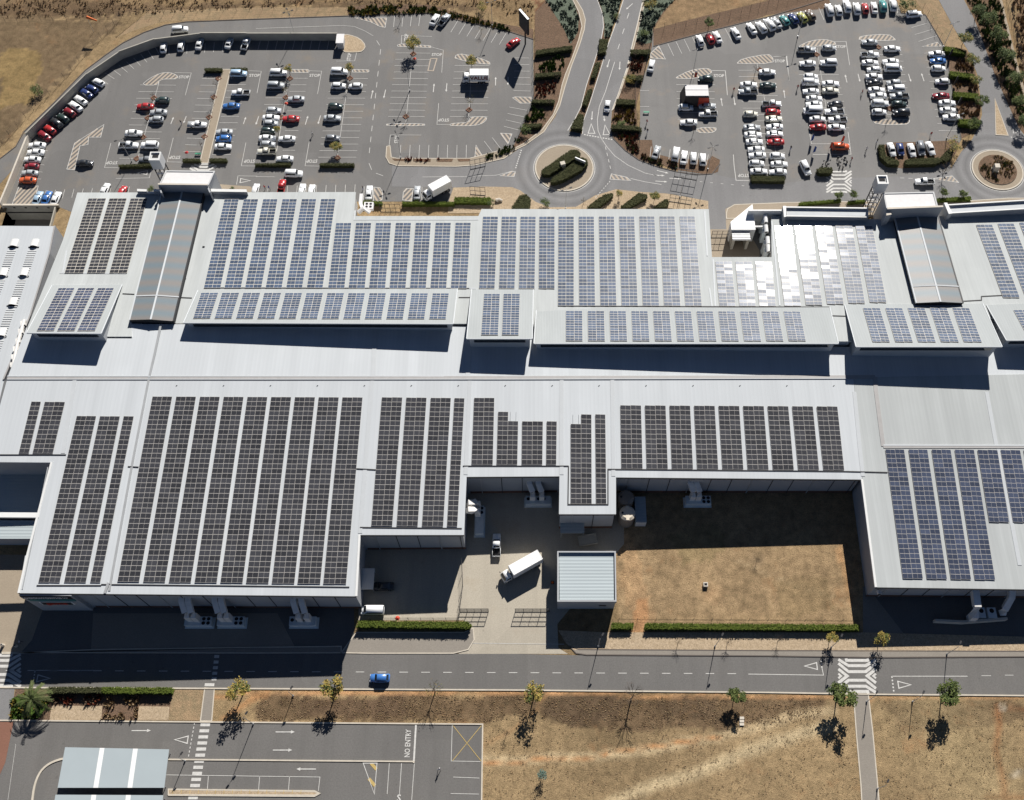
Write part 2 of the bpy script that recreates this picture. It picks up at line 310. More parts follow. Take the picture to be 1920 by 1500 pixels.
lay(inside([(230, -300), (1000, -300), (1000, 60), (880, 18), (650, 6), (230, 22)], jx, jy), (.27, .185, .105), .9); lay(inside([(230, 12), (650, 2), (900, 14), (900, 24), (650, 12), (230, 26)], jx, jy), (.15, .10, .065), .7)
lay(inside([(1006, 0), (1030, 0), (1070, 80), (1006, 90)], jx, jy), (.19, .10, .06), 1)
lay(inside([(1225, -200), (1550, -200), (1550, 0), (1440, 10), (1225, 55)], jx, jy), (.29, .195, .115), .9)
lay(inside([(1890, -200), (2300, -200), (2300, 200), (1920, 160)], jx, jy), (.15, .095, .06), .9)
# south side: brown brush on the bank, pale tracks, orange earth
lay(inside([(480, 1303), (700, 1304), (940, 1300), (1110, 1306), (1200, 1303), (1540, 1306), (1545, 1345), (1440, 1352), (1380, 1362), (1210, 1372), (1080, 1362), (1000, 1340), (905, 1352), (480, 1352)], jx, jy), (.165, .11, .068), .88)
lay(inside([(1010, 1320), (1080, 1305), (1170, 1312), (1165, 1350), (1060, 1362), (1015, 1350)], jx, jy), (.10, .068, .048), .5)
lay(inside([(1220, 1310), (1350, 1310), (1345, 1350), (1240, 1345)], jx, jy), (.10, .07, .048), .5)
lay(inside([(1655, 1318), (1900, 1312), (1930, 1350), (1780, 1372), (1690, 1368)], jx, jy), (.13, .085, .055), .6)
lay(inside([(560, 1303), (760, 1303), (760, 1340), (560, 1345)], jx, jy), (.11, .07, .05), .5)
lay(np.clip(1.25 - dline([(905, 1427), (960, 1425), (1080, 1420), (1200, 1410), (1330, 1385), (1420, 1365), (1480, 1345), (1560, 1330)], kx, ky) / 11, 0, 1), (.56, .43, .27), .95)
lay(np.clip(1.1 - dline([(905, 1430), (1010, 1424), (1100, 1420), (1350, 1380)], kx, ky) / 4, 0, 1), (.55, .27, .12), .85)
lay(np.clip(1.2 - dline([(1050, 1560), (1180, 1490), (1330, 1440), (1440, 1395), (1560, 1360)], kx, ky) / 15, 0, 1), (.56, .44, .28), .95)
lay(np.clip(1.1 - dline([(905, 1400), (960, 1370), (1000, 1335), (1020, 1306)], kx, ky) / 4, 0, 1), (.42, .25, .13), .6)
lay(np.clip(1.3 - dline([(400, 1310), (480, 1297), (900, 1299), (1100, 1303), (1440, 1304), (1640, 1309), (1980, 1309)], kx, ky) / 4, 0, 1), (.54, .30, .15), .9)
lay(np.clip(1.2 - dline([(420, 1345), (470, 1312), (500, 1300)], kx, ky) / 8, 0, 1), (.54, .29, .14), .85)
lay(np.clip(1.2 - dline([(1868, 1325), (1875, 1360), (1865, 1410), (1885, 1470), (1890, 1540)], kx, ky) / 8, 0, 1), (.30, .12, .05), .85)
lay(np.clip(1.1 - dline([(1850, 1494), (1990, 1500)], kx, ky) / 9, 0, 1), (.28, .115, .05), .8); lay(np.clip(1.1 - dline([(1890, 1327), (1960, 1327)], kx, ky) / 5, 0, 1), (.28, .12, .06), .7)
lay(np.clip(1 - dline([(1750, 1330), (1900, 1560)], kx, ky) / 130, 0, 1), (.43, .33, .19), .55); lay(np.clip(1 - np.hypot(jx - 1905, jy - 1455) / 12, 0, 1), (.62, .55, .45), .9); lay(np.clip(1 - np.hypot(jx - 1873, jy - 1325) / 9, 0, 1), (.62, .55, .45), .8)
lay(inside([(1158, 880), (1640, 880), (1640, 1190), (1158, 1190)], pxx, pyy), (.35, .245, .145), 1)
lay(inside([(1165, 1010), (1200, 1010), (1225, 1180), (1190, 1190), (1165, 1100)], jx, jy), (.47, .30, .17), .6); lay(inside([(1190, 1125), (1215, 1120), (1212, 1190), (1185, 1190)], kx, ky), (.50, .26, .13), .7)
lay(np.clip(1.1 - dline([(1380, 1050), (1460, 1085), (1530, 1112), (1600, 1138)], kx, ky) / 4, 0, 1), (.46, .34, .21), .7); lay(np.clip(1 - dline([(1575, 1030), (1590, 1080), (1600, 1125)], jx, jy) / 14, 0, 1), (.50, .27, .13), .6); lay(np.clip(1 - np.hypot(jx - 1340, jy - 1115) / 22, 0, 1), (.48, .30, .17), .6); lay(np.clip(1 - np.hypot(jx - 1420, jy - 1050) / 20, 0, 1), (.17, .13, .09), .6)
lay(inside([(1250, 1000), (1350, 990), (1360, 1040), (1280, 1060)], jx, jy), (.27, .21, .11), .5); lay(inside([(1450, 1090), (1540, 1080), (1560, 1150), (1470, 1160)], jx, jy), (.28, .20, .11), .5)
far = (np.abs(xf) > 175) | (yf > 262) | (yf < 1); col[far] = np.array([.24, .17, .10])
me = bpy.data.meshes.new('ground'); nx, ny = len(gx), len(gy)
F_ = []
for j in range(ny - 1):
    for i in range(nx - 1):
        if gx[i] >= PITX0 - .01 and gx[i + 1] <= PITX1 + .01 and gy[j] >= PITY0 - .01 and gy[j + 1] <= PITY1 + .01: continue
        F_.append((j * nx + i, j * nx + i + 1, (j + 1) * nx + i + 1, (j + 1) * nx + i))
me.from_pydata(list(zip(xf.tolist(), yf.tolist(), [0.0] * len(xf))), [], F_)
ca = me.color_attributes.new('soil', 'FLOAT_COLOR', 'POINT'); ca.data.foreach_set('color', np.column_stack([np.clip(col * np.array([.95, .95, .90]), 0, 1), np.ones(len(xf))]).ravel().astype(np.float32))
n = NT('dry_grass_and_soil'); at = n.n('ShaderNodeAttribute'); at.attribute_name = 'soil'
x = n.mix(1.0, at.outputs['Color'], n.ramp(n.noise(.5, 9, .75), [(.3, (.62,) * 3), (.7, (1.38,) * 3)]), 'MULTIPLY')
x = n.mix(n.ramp(n.noise(1.3, 6, .8), [(.52, (0,) * 3), (.7, (.7,) * 3)]), x, (.12, .10, .05))
x = n.mix(n.ramp(n.noise(.11, 7, .7), [(.58, (0,) * 3), (.72, (.55,) * 3)]), x, (.38, .21, .10))
g = n.noise(4.2, 5, .85); x = n.mix(1.0, x, n.ramp(g, [(.28, (.5,) * 3), (.72, (1.45,) * 3)]), 'MULTIPLY'); n.color(x); n.bump(g, .8, .35); me.materials.append(n.set(.95, .1))
tag(link('ground', me), kind='structure')
def flat(name, pts, mat, z, k=0, kind='structure'):
    p = chaikin(pts, k) if k else pts; mb = MB(); mb.face([tuple(G(a, b, 0))[:2] + (z,) for a, b in p], 0); me = mb.mesh(name, mat)
    if me.polygons[0].normal.z < 0: me.flip_normals()
    o = link(name, me); return tag(o, kind=kind)
def raised(name, pts, mat, h, kerb=None, k=0, z0=0.0):
    p = chaikin(pts, k) if k else pts; P = [tuple(G(a, b, 0))[:2] + (h,) for a, b in p]
    mb = MB(); mb.prism(P, z0, 0, 1)
    if kerb: mb.band(P, .22, z0, h + .02, 1, closed=True)
    return tag(link(name, mb.mesh(name, [mat, kerb or mat])), kind='structure')
flat('car_park', [(6, 387), (53, 256), (45, 248), (100, 195), (160, 133), (200, 103), (230, 82), (270, 62), (310, 48), (350, 42), (480, 37), (652, 31), (802, 26), (840, 35), (920, 52), (960, 62), (1000, 75), (1001, 190), (985, 225), (965, 280), (945, 297), (930, 345), (860, 352), (850, 375), (840, 378), (668, 378), (662, 400), (140, 400), (108, 387)], 'lot', .02)
flat('ramp_road', [(-80, 330), (0, 299), (30, 276), (45, 250), (53, 256), (40, 300), (0, 345), (-80, 380)], 'lot', .035)
flat('car_park_east', [(1225, 57), (1225, 86), (1305, 65), (1400, 41), (1440, 32), (1500, 14), (1550, -2), (1680, -2), (1690, 25), (1735, 28), (1767, 82), (1775, 100), (1782, 150), (1797, 225), (1802, 262), (1780, 300), (1800, 400), (1300, 400), (1270, 317), (1222, 305), (1200, 287), (1200, 170), (1205, 150), (1219, 110)], 'lot_east', .02)
flat('access_road', [(735, 310), (855, 312), (890, 310), (945, 297), (985, 272), (1020, 248), (1042, 218)] + t3([(355, 790), (390, 660), (440, 500), (500, 340), (540, 220), (545, 150), (525, 80), (480, 0), (440, -60), (620, -60), (640, 0), (680, 110), (690, 200), (670, 300), (620, 460), (560, 640), (520, 800), (470, 900), (430, 985), (527, 1005), (530, 920), (580, 780), (650, 560), (720, 330), (780, 170), (835, 0), (850, -60), (995, -60), (985, 0), (945, 170), (905, 330), (860, 520), (800, 700), (750, 830), (740, 960), (760, 1040), (850, 1130), (950, 1200), (1100, 1255), (1240, 1290), (1400, 1310), (1500, 1305), (1620, 1330)]) + [(1450, 345), (1560, 335), (1700, 330), (1780, 322), (1802, 285), (1822, 262)] + t4([(1575, 960), (1605, 860), (1600, 780), (1570, 560), (1500, 380), (1400, 220), (1280, 0), (1250, -80), (1440, -80), (1470, 0), (1540, 130), (1600, 280), (1700, 560), (1790, 760), (1880, 960), (1960, 1060)]) + [(1980, 290), (1980, 372), (1890, 372), (1800, 377), (1640, 378), (1480, 380), (1375, 384), (1360, 392), (1362, 430), (1330, 430), (1328, 378), (1250, 363), (1200, 360), (1155, 355), (1115, 367), (1080, 388), (1032, 389), (1005, 379), (975, 357), (960, 351), (905, 350), (850, 352), (735, 350)], 'road', .04)
flat('service_yard', [(676, 1003), (868, 1003), (868, 885), (1170, 885), (1170, 1020), (1045, 1170), (1047, 1215), (1065, 1226), (860, 1226), (882, 1180), (870, 1163), (672, 1163)], 'concrete_yard', .025)
flat('gate_court', [(1326, 388), (1400, 388), (1460, 400), (1460, 492), (1326, 492)], 'paving', .03)
flat('street', [(-60, 1224), (480, 1225), (650, 1226), (960, 1226), (1100, 1229), (1440, 1231), (1640, 1234), (1990, 1233), (1990, 1304), (1440, 1298), (960, 1293), (402, 1290), (-60, 1288)], 'south_road', .04)
flat('lower_car_park', [(-60, 1350), (28, 1351), (905, 1358), (903, 1580), (-60, 1580)], 'south_road', .02)
flat('side_road', [(-60, 1286), (28, 1288), (22, 1352), (-60, 1352)], 'road', .045)
flat('plaza', [(-60, 1040), (60, 1040), (85, 1130), (60, 1200), (38, 1225), (-60, 1225)], 'paving', .03)
flat('red_paving', [(-60, 1350), (26, 1352), (10, 1430), (-8, 1470), (-60, 1540)], 'paving_red', .045)
flat('planted_yard', [(60, 1130), (664, 1130), (664, 1190), (650, 1226), (38, 1226)], 'south_road', .015)
flat('back_paving', [(175, 1150), (520, 1150), (560, 1226), (170, 1226)], 'paving_grey', .03)
flat('side_lane', [(1618, 1100), (1990, 1100), (1990, 1232), (1618, 1232)], 'paving_grey', .015)
flat('east_yard', [(1640, 1118), (1990, 1118), (1990, 1195), (1700, 1195)], 'south_road', .03)
raised('pavement', [(640, 1224), (668, 1186), (870, 1186), (887, 1178), (889, 1200), (878, 1218), (850, 1225), (690, 1225)], 'paving_grey', .12, 'kerb')
raised('pavement', [(1047, 1182), (1140, 1186), (1620, 1186), (1990, 1196), (1990, 1222), (1640, 1222), (1150, 1219), (1075, 1219), (1060, 1205)], 'gravel', .13)
raised('pavement', [(1068, 1212), (1085, 1218), (1440, 1220), (1990, 1221.5), (1990, 1231), (1640, 1233), (1440, 1230), (1100, 1228), (1080, 1225)], 'paving_grey', .12, 'kerb_dark')  # dark kerb colour stands in for the shade along this kerb
raised('pavement', [(5, 1226), (180, 1218), (640, 1212), (640, 1224), (480, 1224.5), (5, 1223.5)], 'paving_grey', .12, 'kerb')
raised('foot_path', [(384, 1290), (402, 1291), (397, 1352), (376, 1352)], 'paving_grey', .06, 'kerb')
raised('foot_path', [(1600, 1301), (1628, 1302), (1636, 1370), (1648, 1500), (1652, 1560), (1619, 1560), (1614, 1470), (1606, 1380)], 'paving_grey', .06, 'kerb')
flat('planted_verge', [(30, 1292), (88, 1292), (325, 1290), (380, 1290), (374, 1350), (28, 1350), (18, 1340)], 'bed', .03)
flat('gravel_patch', [(97, 1323), (192, 1324), (190, 1350), (93, 1350)], 'gravel', .05); flat('gravel_patch', [(261, 1324), (318, 1325), (316, 1350), (257, 1350)], 'gravel', .05)
flat('grass_patch', [(324, 1291), (382, 1291), (376, 1351), (316, 1351)], 'lawn', .06); flat('grass_patch', [(22, 1310), (60, 1292), (92, 1320), (72, 1348), (18, 1350)], 'green_cover', .06)
# car park furniture of the setting: walkway, islands, verges
raised('walkway', t1([(1665, 522), (1730, 522), (1560, 1222), (1500, 1222)]), 'paving', .1, 'kerb')
raised('traffic_island', [(634, 70)] + t2([(650, 262), (700, 262), (780, 290), (825, 345), (800, 385), (760, 394), (640, 392)]), 'gravel', .12, 'maroon' if 0 else 'kerb', 1)
raised('traffic_island', t2([(980, 1100), (1005, 1095), (1015, 1180), (1060, 1190), (1600, 1190), (1700, 1165), (1900, 1110), (1920, 1150), (1860, 1190), (1640, 1240), (1500, 1250), (1060, 1245), (1000, 1225), (975, 1180)]), 'paving', .12, 'kerb')
for q in (((1020, 1192), (1160, 1192), (1160, 1212), (1040, 1208)), ((1185, 1192), (1310, 1192), (1310, 1216), (1180, 1214)), ((1360, 1192), (1480, 1192), (1470, 1216), (1360, 1216)), ((1510, 1192), (1610, 1192), (1600, 1212), (1520, 1214))): flat('planting_bed', t2(q), 'bed', .15)
flat('verge', [(652, 14), (700, 8), (800, 9), (850, 22), (920, 40), (960, 48), (1000, 55), (1000, 75), (960, 62), (920, 52), (840, 35), (802, 26), (652, 31)], 'bed', .05)
flat('brush_strip', [(280, 20), (480, 14), (652, 14), (652, 30), (480, 35), (350, 38), (300, 42), (250, 58), (215, 72), (170, 110)], 'lawn', .012)
flat('verge', t3([(175, 90), (240, 20), (250, 0), (455, 0), (530, 170), (520, 260), (450, 450), (390, 660), (355, 790), (240, 990), (100, 1090), (0, 1135), (-20, 1150), (40, 1040), (110, 880), (160, 760)]), 'bed', .03)
flat('shrub_bed', t3([(255, 0), (450, -20), (500, 130), (495, 240), (440, 330), (380, 200), (320, 110)]), 'silver_shrub', .05)
flat('median_bed', t3([(640, -20), (830, -20), (770, 170), (715, 330), (650, 560), (580, 780), (530, 920), (525, 1000), (440, 980), (470, 900), (520, 800), (560, 640), (620, 460), (670, 300), (690, 200), (680, 110)]), 'brush', .05)
flat('shrub_bed', t3([(645, -20), (828, -20), (770, 160), (730, 270), (690, 280), (695, 190), (682, 100)]), 'silver_shrub', .07)
flat('verge', t3([(990, -20), (1240, -20), (1150, 80), (1060, 220), (1050, 345), (980, 600), (930, 800), (955, 1150), (1100, 1240), (950, 1195), (850, 1125), (762, 1035), (742, 960), (755, 830), (805, 700), (865, 520), (910, 330), (950, 170)]), 'bed', .03)
flat('shrub_bed', t3([(985, -20), (1235, -20), (1140, 80), (1055, 210), (1050, 320), (1000, 330), (930, 300), (955, 170)]), 'silver_shrub', .05)
raised('pavement', t3([(455, 0), (482, 0), (530, 80), (550, 150), (542, 225), (505, 345), (445, 500), (395, 660), (358, 795), (330, 850), (240, 990), (100, 1090), (0, 1137), (0, 1122), (90, 1078), (225, 975), (310, 860), (350, 760), (375, 640), (400, 560), (450, 440), (500, 300), (525, 200), (500, 90)]), 'paving', .12, 'kerb')
raised('pavement', t3([(985, 0), (1000, 0), (960, 170), (920, 330), (870, 520), (810, 700), (760, 820), (750, 830), (800, 700), (862, 520), (905, 330), (945, 170)]), 'paving', .12, 'kerb')
flat('verge', t3([(1060, 220), (1240, 170), (1440, 120), (1900, 10), (2000, -20), (2360, -60), (2400, 60), (1920, 110), (1760, 165), (1380, 262), (1060, 345)]), 'bed', .025)
flat('verge', t3([(955, 1050), (1050, 1050), (1060, 1150), (1220, 1190), (1470, 1200), (1500, 1170), (1560, 1200), (1545, 1290), (1470, 1310), (1240, 1275), (1000, 1200), (955, 1150)]), 'bed', .05)
flat('verge', t4([(1100, -10), (1270, -10), (1400, 220), (1440, 300), (1480, 370), (1320, 345), (1230, 190), (1130, 40)]), 'lawn', .025)
flat('verge', t4([(1320, 345), (1490, 375), (1560, 560), (1595, 780), (1590, 880), (1540, 990), (1450, 1040), (1430, 900), (1370, 600)]), 'bed', .05)
flat('verge', t4([(1470, -20), (1730, -20), (1770, 150), (1860, 520), (1920, 700), (1960, 1060), (1920, 1000), (1880, 960), (1790, 760), (1700, 560), (1600, 280), (1540, 130)]), 'brush', .03)
raised('pavement', t4([(1730, -20), (1750, -20), (1790, 150), (1870, 480), (1960, 800), (1940, 800), (1855, 500), (1770, 150)]), 'paving', .1)
flat('verge', [(1649, 268), (1900 - 140, 265), (1800, 262), (1795, 285), (1775, 305), (1700, 318), (1662, 310), (1646, 290)], 'bed', .045, 1)
raised('pavement', t4([(1700, 740), (1800, 1018), (1708, 1012)]), 'gravel', .12, 'kerb')
flat('forecourt', [(850, 352), (905, 350), (960, 351), (975, 357), (1005, 379), (1032, 389), (1080, 388), (1115, 367), (1155, 355), (1200, 360), (1250, 363), (1328, 377), (1328, 400), (840, 400), (842, 376)], 'gravel', .055)
raised('pavement', [(1362, 400), (1364, 392), (1377, 384), (1480, 380), (1640, 378), (1800, 378), (1890, 372), (1990, 372), (1990, 400), (1362, 410)], 'paving', .1, 'kerb')
raised('pavement', [(400, 345), (470, 350), (480, 362), (395, 362)], 'paving', .1)
def circ(p, r, a=1.0, n=48): return [(p.x + r * math.cos(2 * math.pi * k / n), p.y + r * a * math.sin(2 * math.pi * k / n)) for k in range(n)]
def ring(name, c, r0, mat, h, kerbr=None, z0=0):
    P = [(x, y, h) for x, y in circ(c, r0)]; mb = MB(); mb.prism(P, z0, 0, 1)
    if kerbr: mb.band(P, .35, z0, h + .04, 1, closed=True)
    return tag(link(name, mb.mesh(name, [mat, 'kerb'])), kind='structure')
RB1 = G(1058, 315); RB2 = G(1870, 319); r1 = 54 / (F / (G(1058, 315) - CAM).dot(FW)); r2 = 46.5 / (F / (RB2 - CAM).dot(FW))
rings(M['road'], ((RB1, r1), (RB2, r2))); ring('roundabout_island', RB1, r1, 'paving', .15, 1); ring('roundabout_island', RB2, r2, 'paving', .15, 1); ring('roundabout_bed', RB2, r2 * .76, 'bed', .3)
# retaining pit by the lower roof
pw = MB(); pw.box(((PITX0 + PITX1) / 2, (PITY0 + PITY1) / 2, -5.1), (PITX1 - PITX0, PITY1 - PITY0, .2))
tag(pw.build('lower_yard', 'paving_grey'), kind='structure')
# ================================================================ PAINTED MARKINGS
MK = MB(); MZ = .062          # white 0, tan 1, yellow 2
def ln(p, w=.11, c=0, z=None):
    p = [G(a, b) for a, b in p]; MK.band(p, w, MZ if z is None else z, MZ if z is None else z, c)
def ladder(a0, a1, b0, b1, n, w=.11):
    for i in range(n):
        t = i / (n - 1); ln([lerp(a0, b0, t), lerp(a1, b1, t)], w)
def hatch(pts, step=1.0, ang=55, w=.5, tan=1, k=1, outline=True):
    P = [G(a, b) for a, b in (chaikin(pts, k) if k else pts)]
    if outline: MK.band(P, .16, MZ + .006, MZ + .006, 0, closed=True)
    ca_, sa = math.cos(R(ang)), math.sin(R(ang)); u = [(p.x * ca_ + p.y * sa, -p.x * sa + p.y * ca_) for p in P]
    v = min(q[1] for q in u) + step / 2; vm = max(q[1] for q in u)
    while v < vm:
        xs = sorted(u[i - 1][0] + (v - u[i - 1][1]) * (u[i][0] - u[i - 1][0]) / (u[i][1] - u[i - 1][1]) for i in range(len(u)) if (u[i - 1][1] > v) != (u[i][1] > v))
        for a, b in zip(xs[::2], xs[1::2]):
            if b - a > .3: MK.band([(a * ca_ - v * sa, a * sa + v * ca_), (b * ca_ - v * sa, b * sa + v * ca_)], w, MZ, MZ, tan)
        v += step
def txt(s, x, y, size, rot=0, sx=1.0, z=None, c=0, mb=None):
    cu = bpy.data.curves.new('t', 'FONT'); cu.body = s; cu.size = size; cu.align_x = 'CENTER'; cu.align_y = 'CENTER'; cu.offset = size * .02; cu.resolution_u = 2
    o = bpy.data.objects.new('t', cu); COL.objects.link(o); bpy.context.view_layer.update(); me = o.to_mesh()
    p = G(x, y); z = MZ if z is None else z; rt = Matrix.Rotation(R(rot), 2); mb = mb or MK
    for f in me.polygons:
        q = []
        for i in f.vertices:
            v = rt @ Vector((me.vertices[i].co.x * sx, me.vertices[i].co.y)); q.append((p.x + v.x, p.y + v.y, z))
        mb.face(q, c)
    o.to_mesh_clear(); bpy.data.objects.remove(o); bpy.data.curves.remove(cu)
def arrow(x, y, rot, L=2.6, c=0, turn=0):
    p = G(x, y); d = Vector((math.cos(R(rot)), math.sin(R(rot)))); n_ = Vector((-d.y, d.x)); a = p.xy - d * L / 2; b = p.xy + d * L / 2
    MK.band([a, b - d * .7], .2, MZ, MZ, c); e = b - d * .8
    MK.face([(e.x - n_.x * .32, e.y - n_.y * .32, MZ + .004), (b.x, b.y, MZ + .004), (e.x + n_.x * .32, e.y + n_.y * .32, MZ + .004)][::1], c)
def yield_tri(x, y, rot, L=2.6):
    p = G(x, y).xy; d = Vector((math.cos(R(rot)), math.sin(R(rot)))); n_ = Vector((-d.y, d.x))
    MK.band([p + d * L / 2, p - d * L / 2 + n_ * L * .27, p - d * L / 2 - n_ * L * .27], .22, MZ, MZ, 0, closed=True)
def dash(a, b, n, w=.13, duty=.45):
    for i in range(n): t = i / n; ln([lerp(a, b, t), lerp(a, b, t + duty / n)], w)
# left car park
ladder((263, 159.5), (330, 160), (224, 297), (288, 298), 12); ln([(300, 149), (258, 300)])
ladder((379, 147.5), (407, 148), (344, 284), (377, 285), 12); ladder((430, 147), (463, 147), (398, 290), (433, 290), 13)
ladder((546, 147), (577, 147), (530, 282), (553, 282), 12); ladder((505, 147), (540, 147), (481, 270), (518, 270), 11); ln([(541, 150), (519, 284)])
ladder((620, 147.5), (690, 147.5), (597, 295), (668, 295), 13); ln([(653, 150), (632, 298)])
ladder((742.5, 99.5), (807, 100), (728, 218.5), (796, 219), 11); ln([(772, 118), (761, 230)]); ladder((852.5, 123), (918, 123), (843.5, 219), (914, 219), 9); ln([(883, 150), (878, 230)])
ladder((489, 74), (483.5, 94), (617.5, 74), (613, 94), 9); ladder((317, 86), (317, 103), (470, 74), (467, 94), 10); ladder((197, 137), (214.5, 148), (291, 88), (300, 104.5), 8)
ladder((190, 150), (203, 158), (95, 249), (102, 257), 9); ladder((80, 268), (93, 270), (65, 336), (77, 336), 6); ladder((740, 29), (738, 51), (788, 27), (785, 49), 4)
ladder((858.5, 39), (845, 61), (949, 62.5), (936, 84), 7); ladder((965, 109), (992, 109), (963, 170), (995, 171), 6); ladder((955, 201), (988, 207), (945, 237), (972, 244), 4); ln([(908, 265), (924, 286)]); ln([(923, 258), (938, 278)])
ladder((751.5, 272), (750, 296), (874.5, 272), (874, 296), 8); ladder((87, 357), (82, 375), (243, 350), (240, 362), 10); ladder((485, 350), (484, 362), (666, 346), (665, 362), 11)
for l in ([(1310, 546), (1435, 548), (1390, 715)], [(1185, 640), (1200, 596), (1320, 594)], [(832, 1075), (785, 1258), (885, 1258)], [(1300, 1035), (1255, 1215), (1360, 1217)], [(1845, 1070), (1810, 1245), (1920, 1246)], [(870, 1340), (1120, 1335), (1140, 1260)], [(1775, 1385), (1785, 1320), (1930, 1322)]): ln(t1(l))
for l in ([(400, 532), (492, 535), (462, 705)], [(-120, 530), (40, 535), (8, 700)], [(400, 1060), (368, 1245), (480, 1247)], [(1310, 352), (1405, 378), (1393, 545)], [(1090, 330), (1092, 268), (1320, 275)], [(755, 395), (740, 458), (600, 460)], [(1370, 775), (1357, 935), (1450, 937)], [(1240, 1014), (1008, 1013), (998, 1095)], [(0, 215), (650, 192), (740, 200), (820, 235), (880, 270)], [(0, 1326), (140, 1327)], [(1250, 1328), (1400, 1327), (1550, 1325), (1800, 1315), (1920, 1285)], [(1245, 1405), (1243, 1500)], [(812, 1400), (808, 1500)]): ln(t2(l))
for a, b, n in (((905, 305), (930, 345), 1), ((935, 370), (845, 1190), 10), ((848, 1225), (870, 1280), 1), ((900, 1300), (960, 1322), 1)): dash(t2([a])[0], t2([b])[0], n, .14, .5 if n > 1 else .9)
hatch(t1([(1060, 640), (1120, 590), (1200, 550), (1270, 543), (1330, 565), (1335, 592), (1195, 595), (1185, 640)])); hatch(t1([(780, 935), (560, 1075), (502, 1270), (560, 1275), (600, 1095), (660, 1085), (665, 1030), (755, 1030)]), k=0)
hatch([(36, 349), (72, 349), (62, 386), (22, 386)], k=0, ang=62); hatch(t2([(740, 135), (980, 135), (968, 208), (930, 200), (860, 165)]), k=0, ang=120); hatch(t2([(1500, 410), (1560, 405), (1750, 460), (1757, 490), (1490, 445)]), ang=120)
hatch(t2([(1450, 935), (1480, 925), (1600, 920), (1600, 878), (1735, 875), (1720, 915), (1650, 945), (1465, 945)])); hatch(t2([(980, 928), (1265, 928), (1265, 945), (980, 945)]))
hatch(t2([(885, 1405), (930, 1410), (950, 1440), (945, 1500), (880, 1520)]), k=0, ang=120); hatch(t2([(1180, 1415), (1130, 1415), (1105, 1445), (1100, 1500), (1165, 1510)]), k=0)
for q in ([(270, 522), (390, 522), (400, 535), (390, 545), (270, 545)], [(725, 522), (845, 525), (848, 535), (840, 543), (725, 543)], [(1060, 340), (1090, 330), (1310, 345), (1310, 358), (1065, 350)]): hatch(t2(q), ang=120, k=0)
hatch(t2([(1650, 1090), (1710, 1190), (1640, 1195)]), k=0, ang=120, step=.8); hatch(t2([(1835, 1000), (1920, 1005), (1890, 1080)]), k=0, ang=120); hatch(t2([(1330 + 500, 1320), (1920, 1285), (1945, 1290), (1935, 1325)]), k=0)
ln(t2([(1310, 440), (1357, 440), (1330, 532), (1290, 530), (1310, 440)]), .3, 1)
for a, b in ((1292, 905), (1387, 900), (1835, 905)): arrow(a / 4, b / 4, 82 if a != 1387 else -98)
for a, b, r in ((380, 903, 82), (475, 900, -98), (870, 708, 84), (965, 706, -96), (1333, 660, 88), (1429, 658, -92), (1797, 610, 90), (1890, 608, -90), (10, 905, -98)): arrow(480 + a / 4, b / 4, r, 3.2)
for a in ((1035, 1340, 180), ): pass
yield_tri(267, 324, 180); yield_tri(460, 339, 0)
for x_, y_, r_ in ((345, 145, 0), (477, 142, 0), (590, 142, 0), (819, 103, 0), (832, 225, 180), (210, 305, 180), (328, 295, 180), (468, 302, 180), (585, 302, 180), (744, 261, 90), (655, 107, 87), (762, 71, 90), (1348, 142.5, 0), (1394, 329, 180), (1462, 115, 0), (1576, 88, 0)): txt('STOP', x_, y_, 1.5, r_, .82)
# east car park
ladder((1384, 132), (1452, 132), (1405, 310), (1475, 310), 16); ladder((1495, 128), (1570, 128), (1520, 240), (1592, 240), 10); ladder((1612, 90), (1690, 90), (1630, 215), (1708, 215), 11); ladder((1709, 52), (1738, 44), (1722, 78), (1757, 67), 3)
ladder((1733, 100), (1765, 100), (1760, 245), (1795, 245), 12); ladder((1268, 159), (1340, 159), (1271, 224), (1340, 225), 6); ladder((1221, 275), (1218, 300), (1328, 290), (1324, 310), 7); ladder((1252, 82), (1263, 105), (1375, 50), (1387, 72), 9)
ladder((1400, 41), (1411, 63), (1535, 15), (1545, 38), 10); ladder((1545, 12), (1550, 35), (1680, 5), (1683, 25), 9); ln([(1200, 170), (1217, 170)]); ln([(1200, 200), (1217, 200)]); ln([(1419, 118), (1462, 320)]); ln([(1532, 90), (1556, 250)])
for l in ([(1500, 530), (1600, 532), (1615, 715)], [(1660, 1160), (1665, 1240), (1680, 1354), (1790, 1354)], [(2000, 425), (2060, 422), (2078, 600)]): ln(t3(l), .16)
for l in ([(490, 315), (585, 312), (612, 490)], [(40, 425), (135, 422), (158, 605)], [(310, 990), (325, 1080), (620, 1080)], [(600, 990), (622, 1158), (335, 1160)]): ln(t4(l), .13)
for q in ([(1230, 580), (1330, 530), (1440, 512), (1490, 520), (1500, 550), (1390, 590), (1235, 590)], [(1385, 960), (1530, 955), (1530, 980), (1490, 1000), (1385, 995)], [(1690, 470), (1730, 440), (1920, 405), (1955, 430), (1960, 478), (1690, 478)]): hatch(t3(q), ang=125)
for q in ([(5, 735), (20, 728), (145, 730), (145, 775), (60, 775)], [(1040, 400), (1100, 345), (1150, 445), (1040, 435)]): hatch(t3(q), ang=130, k=0)
for q in ([(235, 345), (320, 305), (430, 295), (500, 315), (510, 340), (235, 355)], [(680, 305), (690, 270), (900, 255), (950, 290), (955, 305)], [(780, 895), (1060, 895), (1060, 920), (1030, 937), (810, 935)]): hatch(t4(q), ang=55)
hatch(t4([(1155, 350), (1270, 318), (1300, 348)]), k=0, ang=60); hatch(t4([(1380, 1320), (1430, 1370), (1240, 1345)]), k=0); hatch(t3([(745, 1305), (735, 1345), (890, 1355), (860, 1330)]), k=0, ang=120)
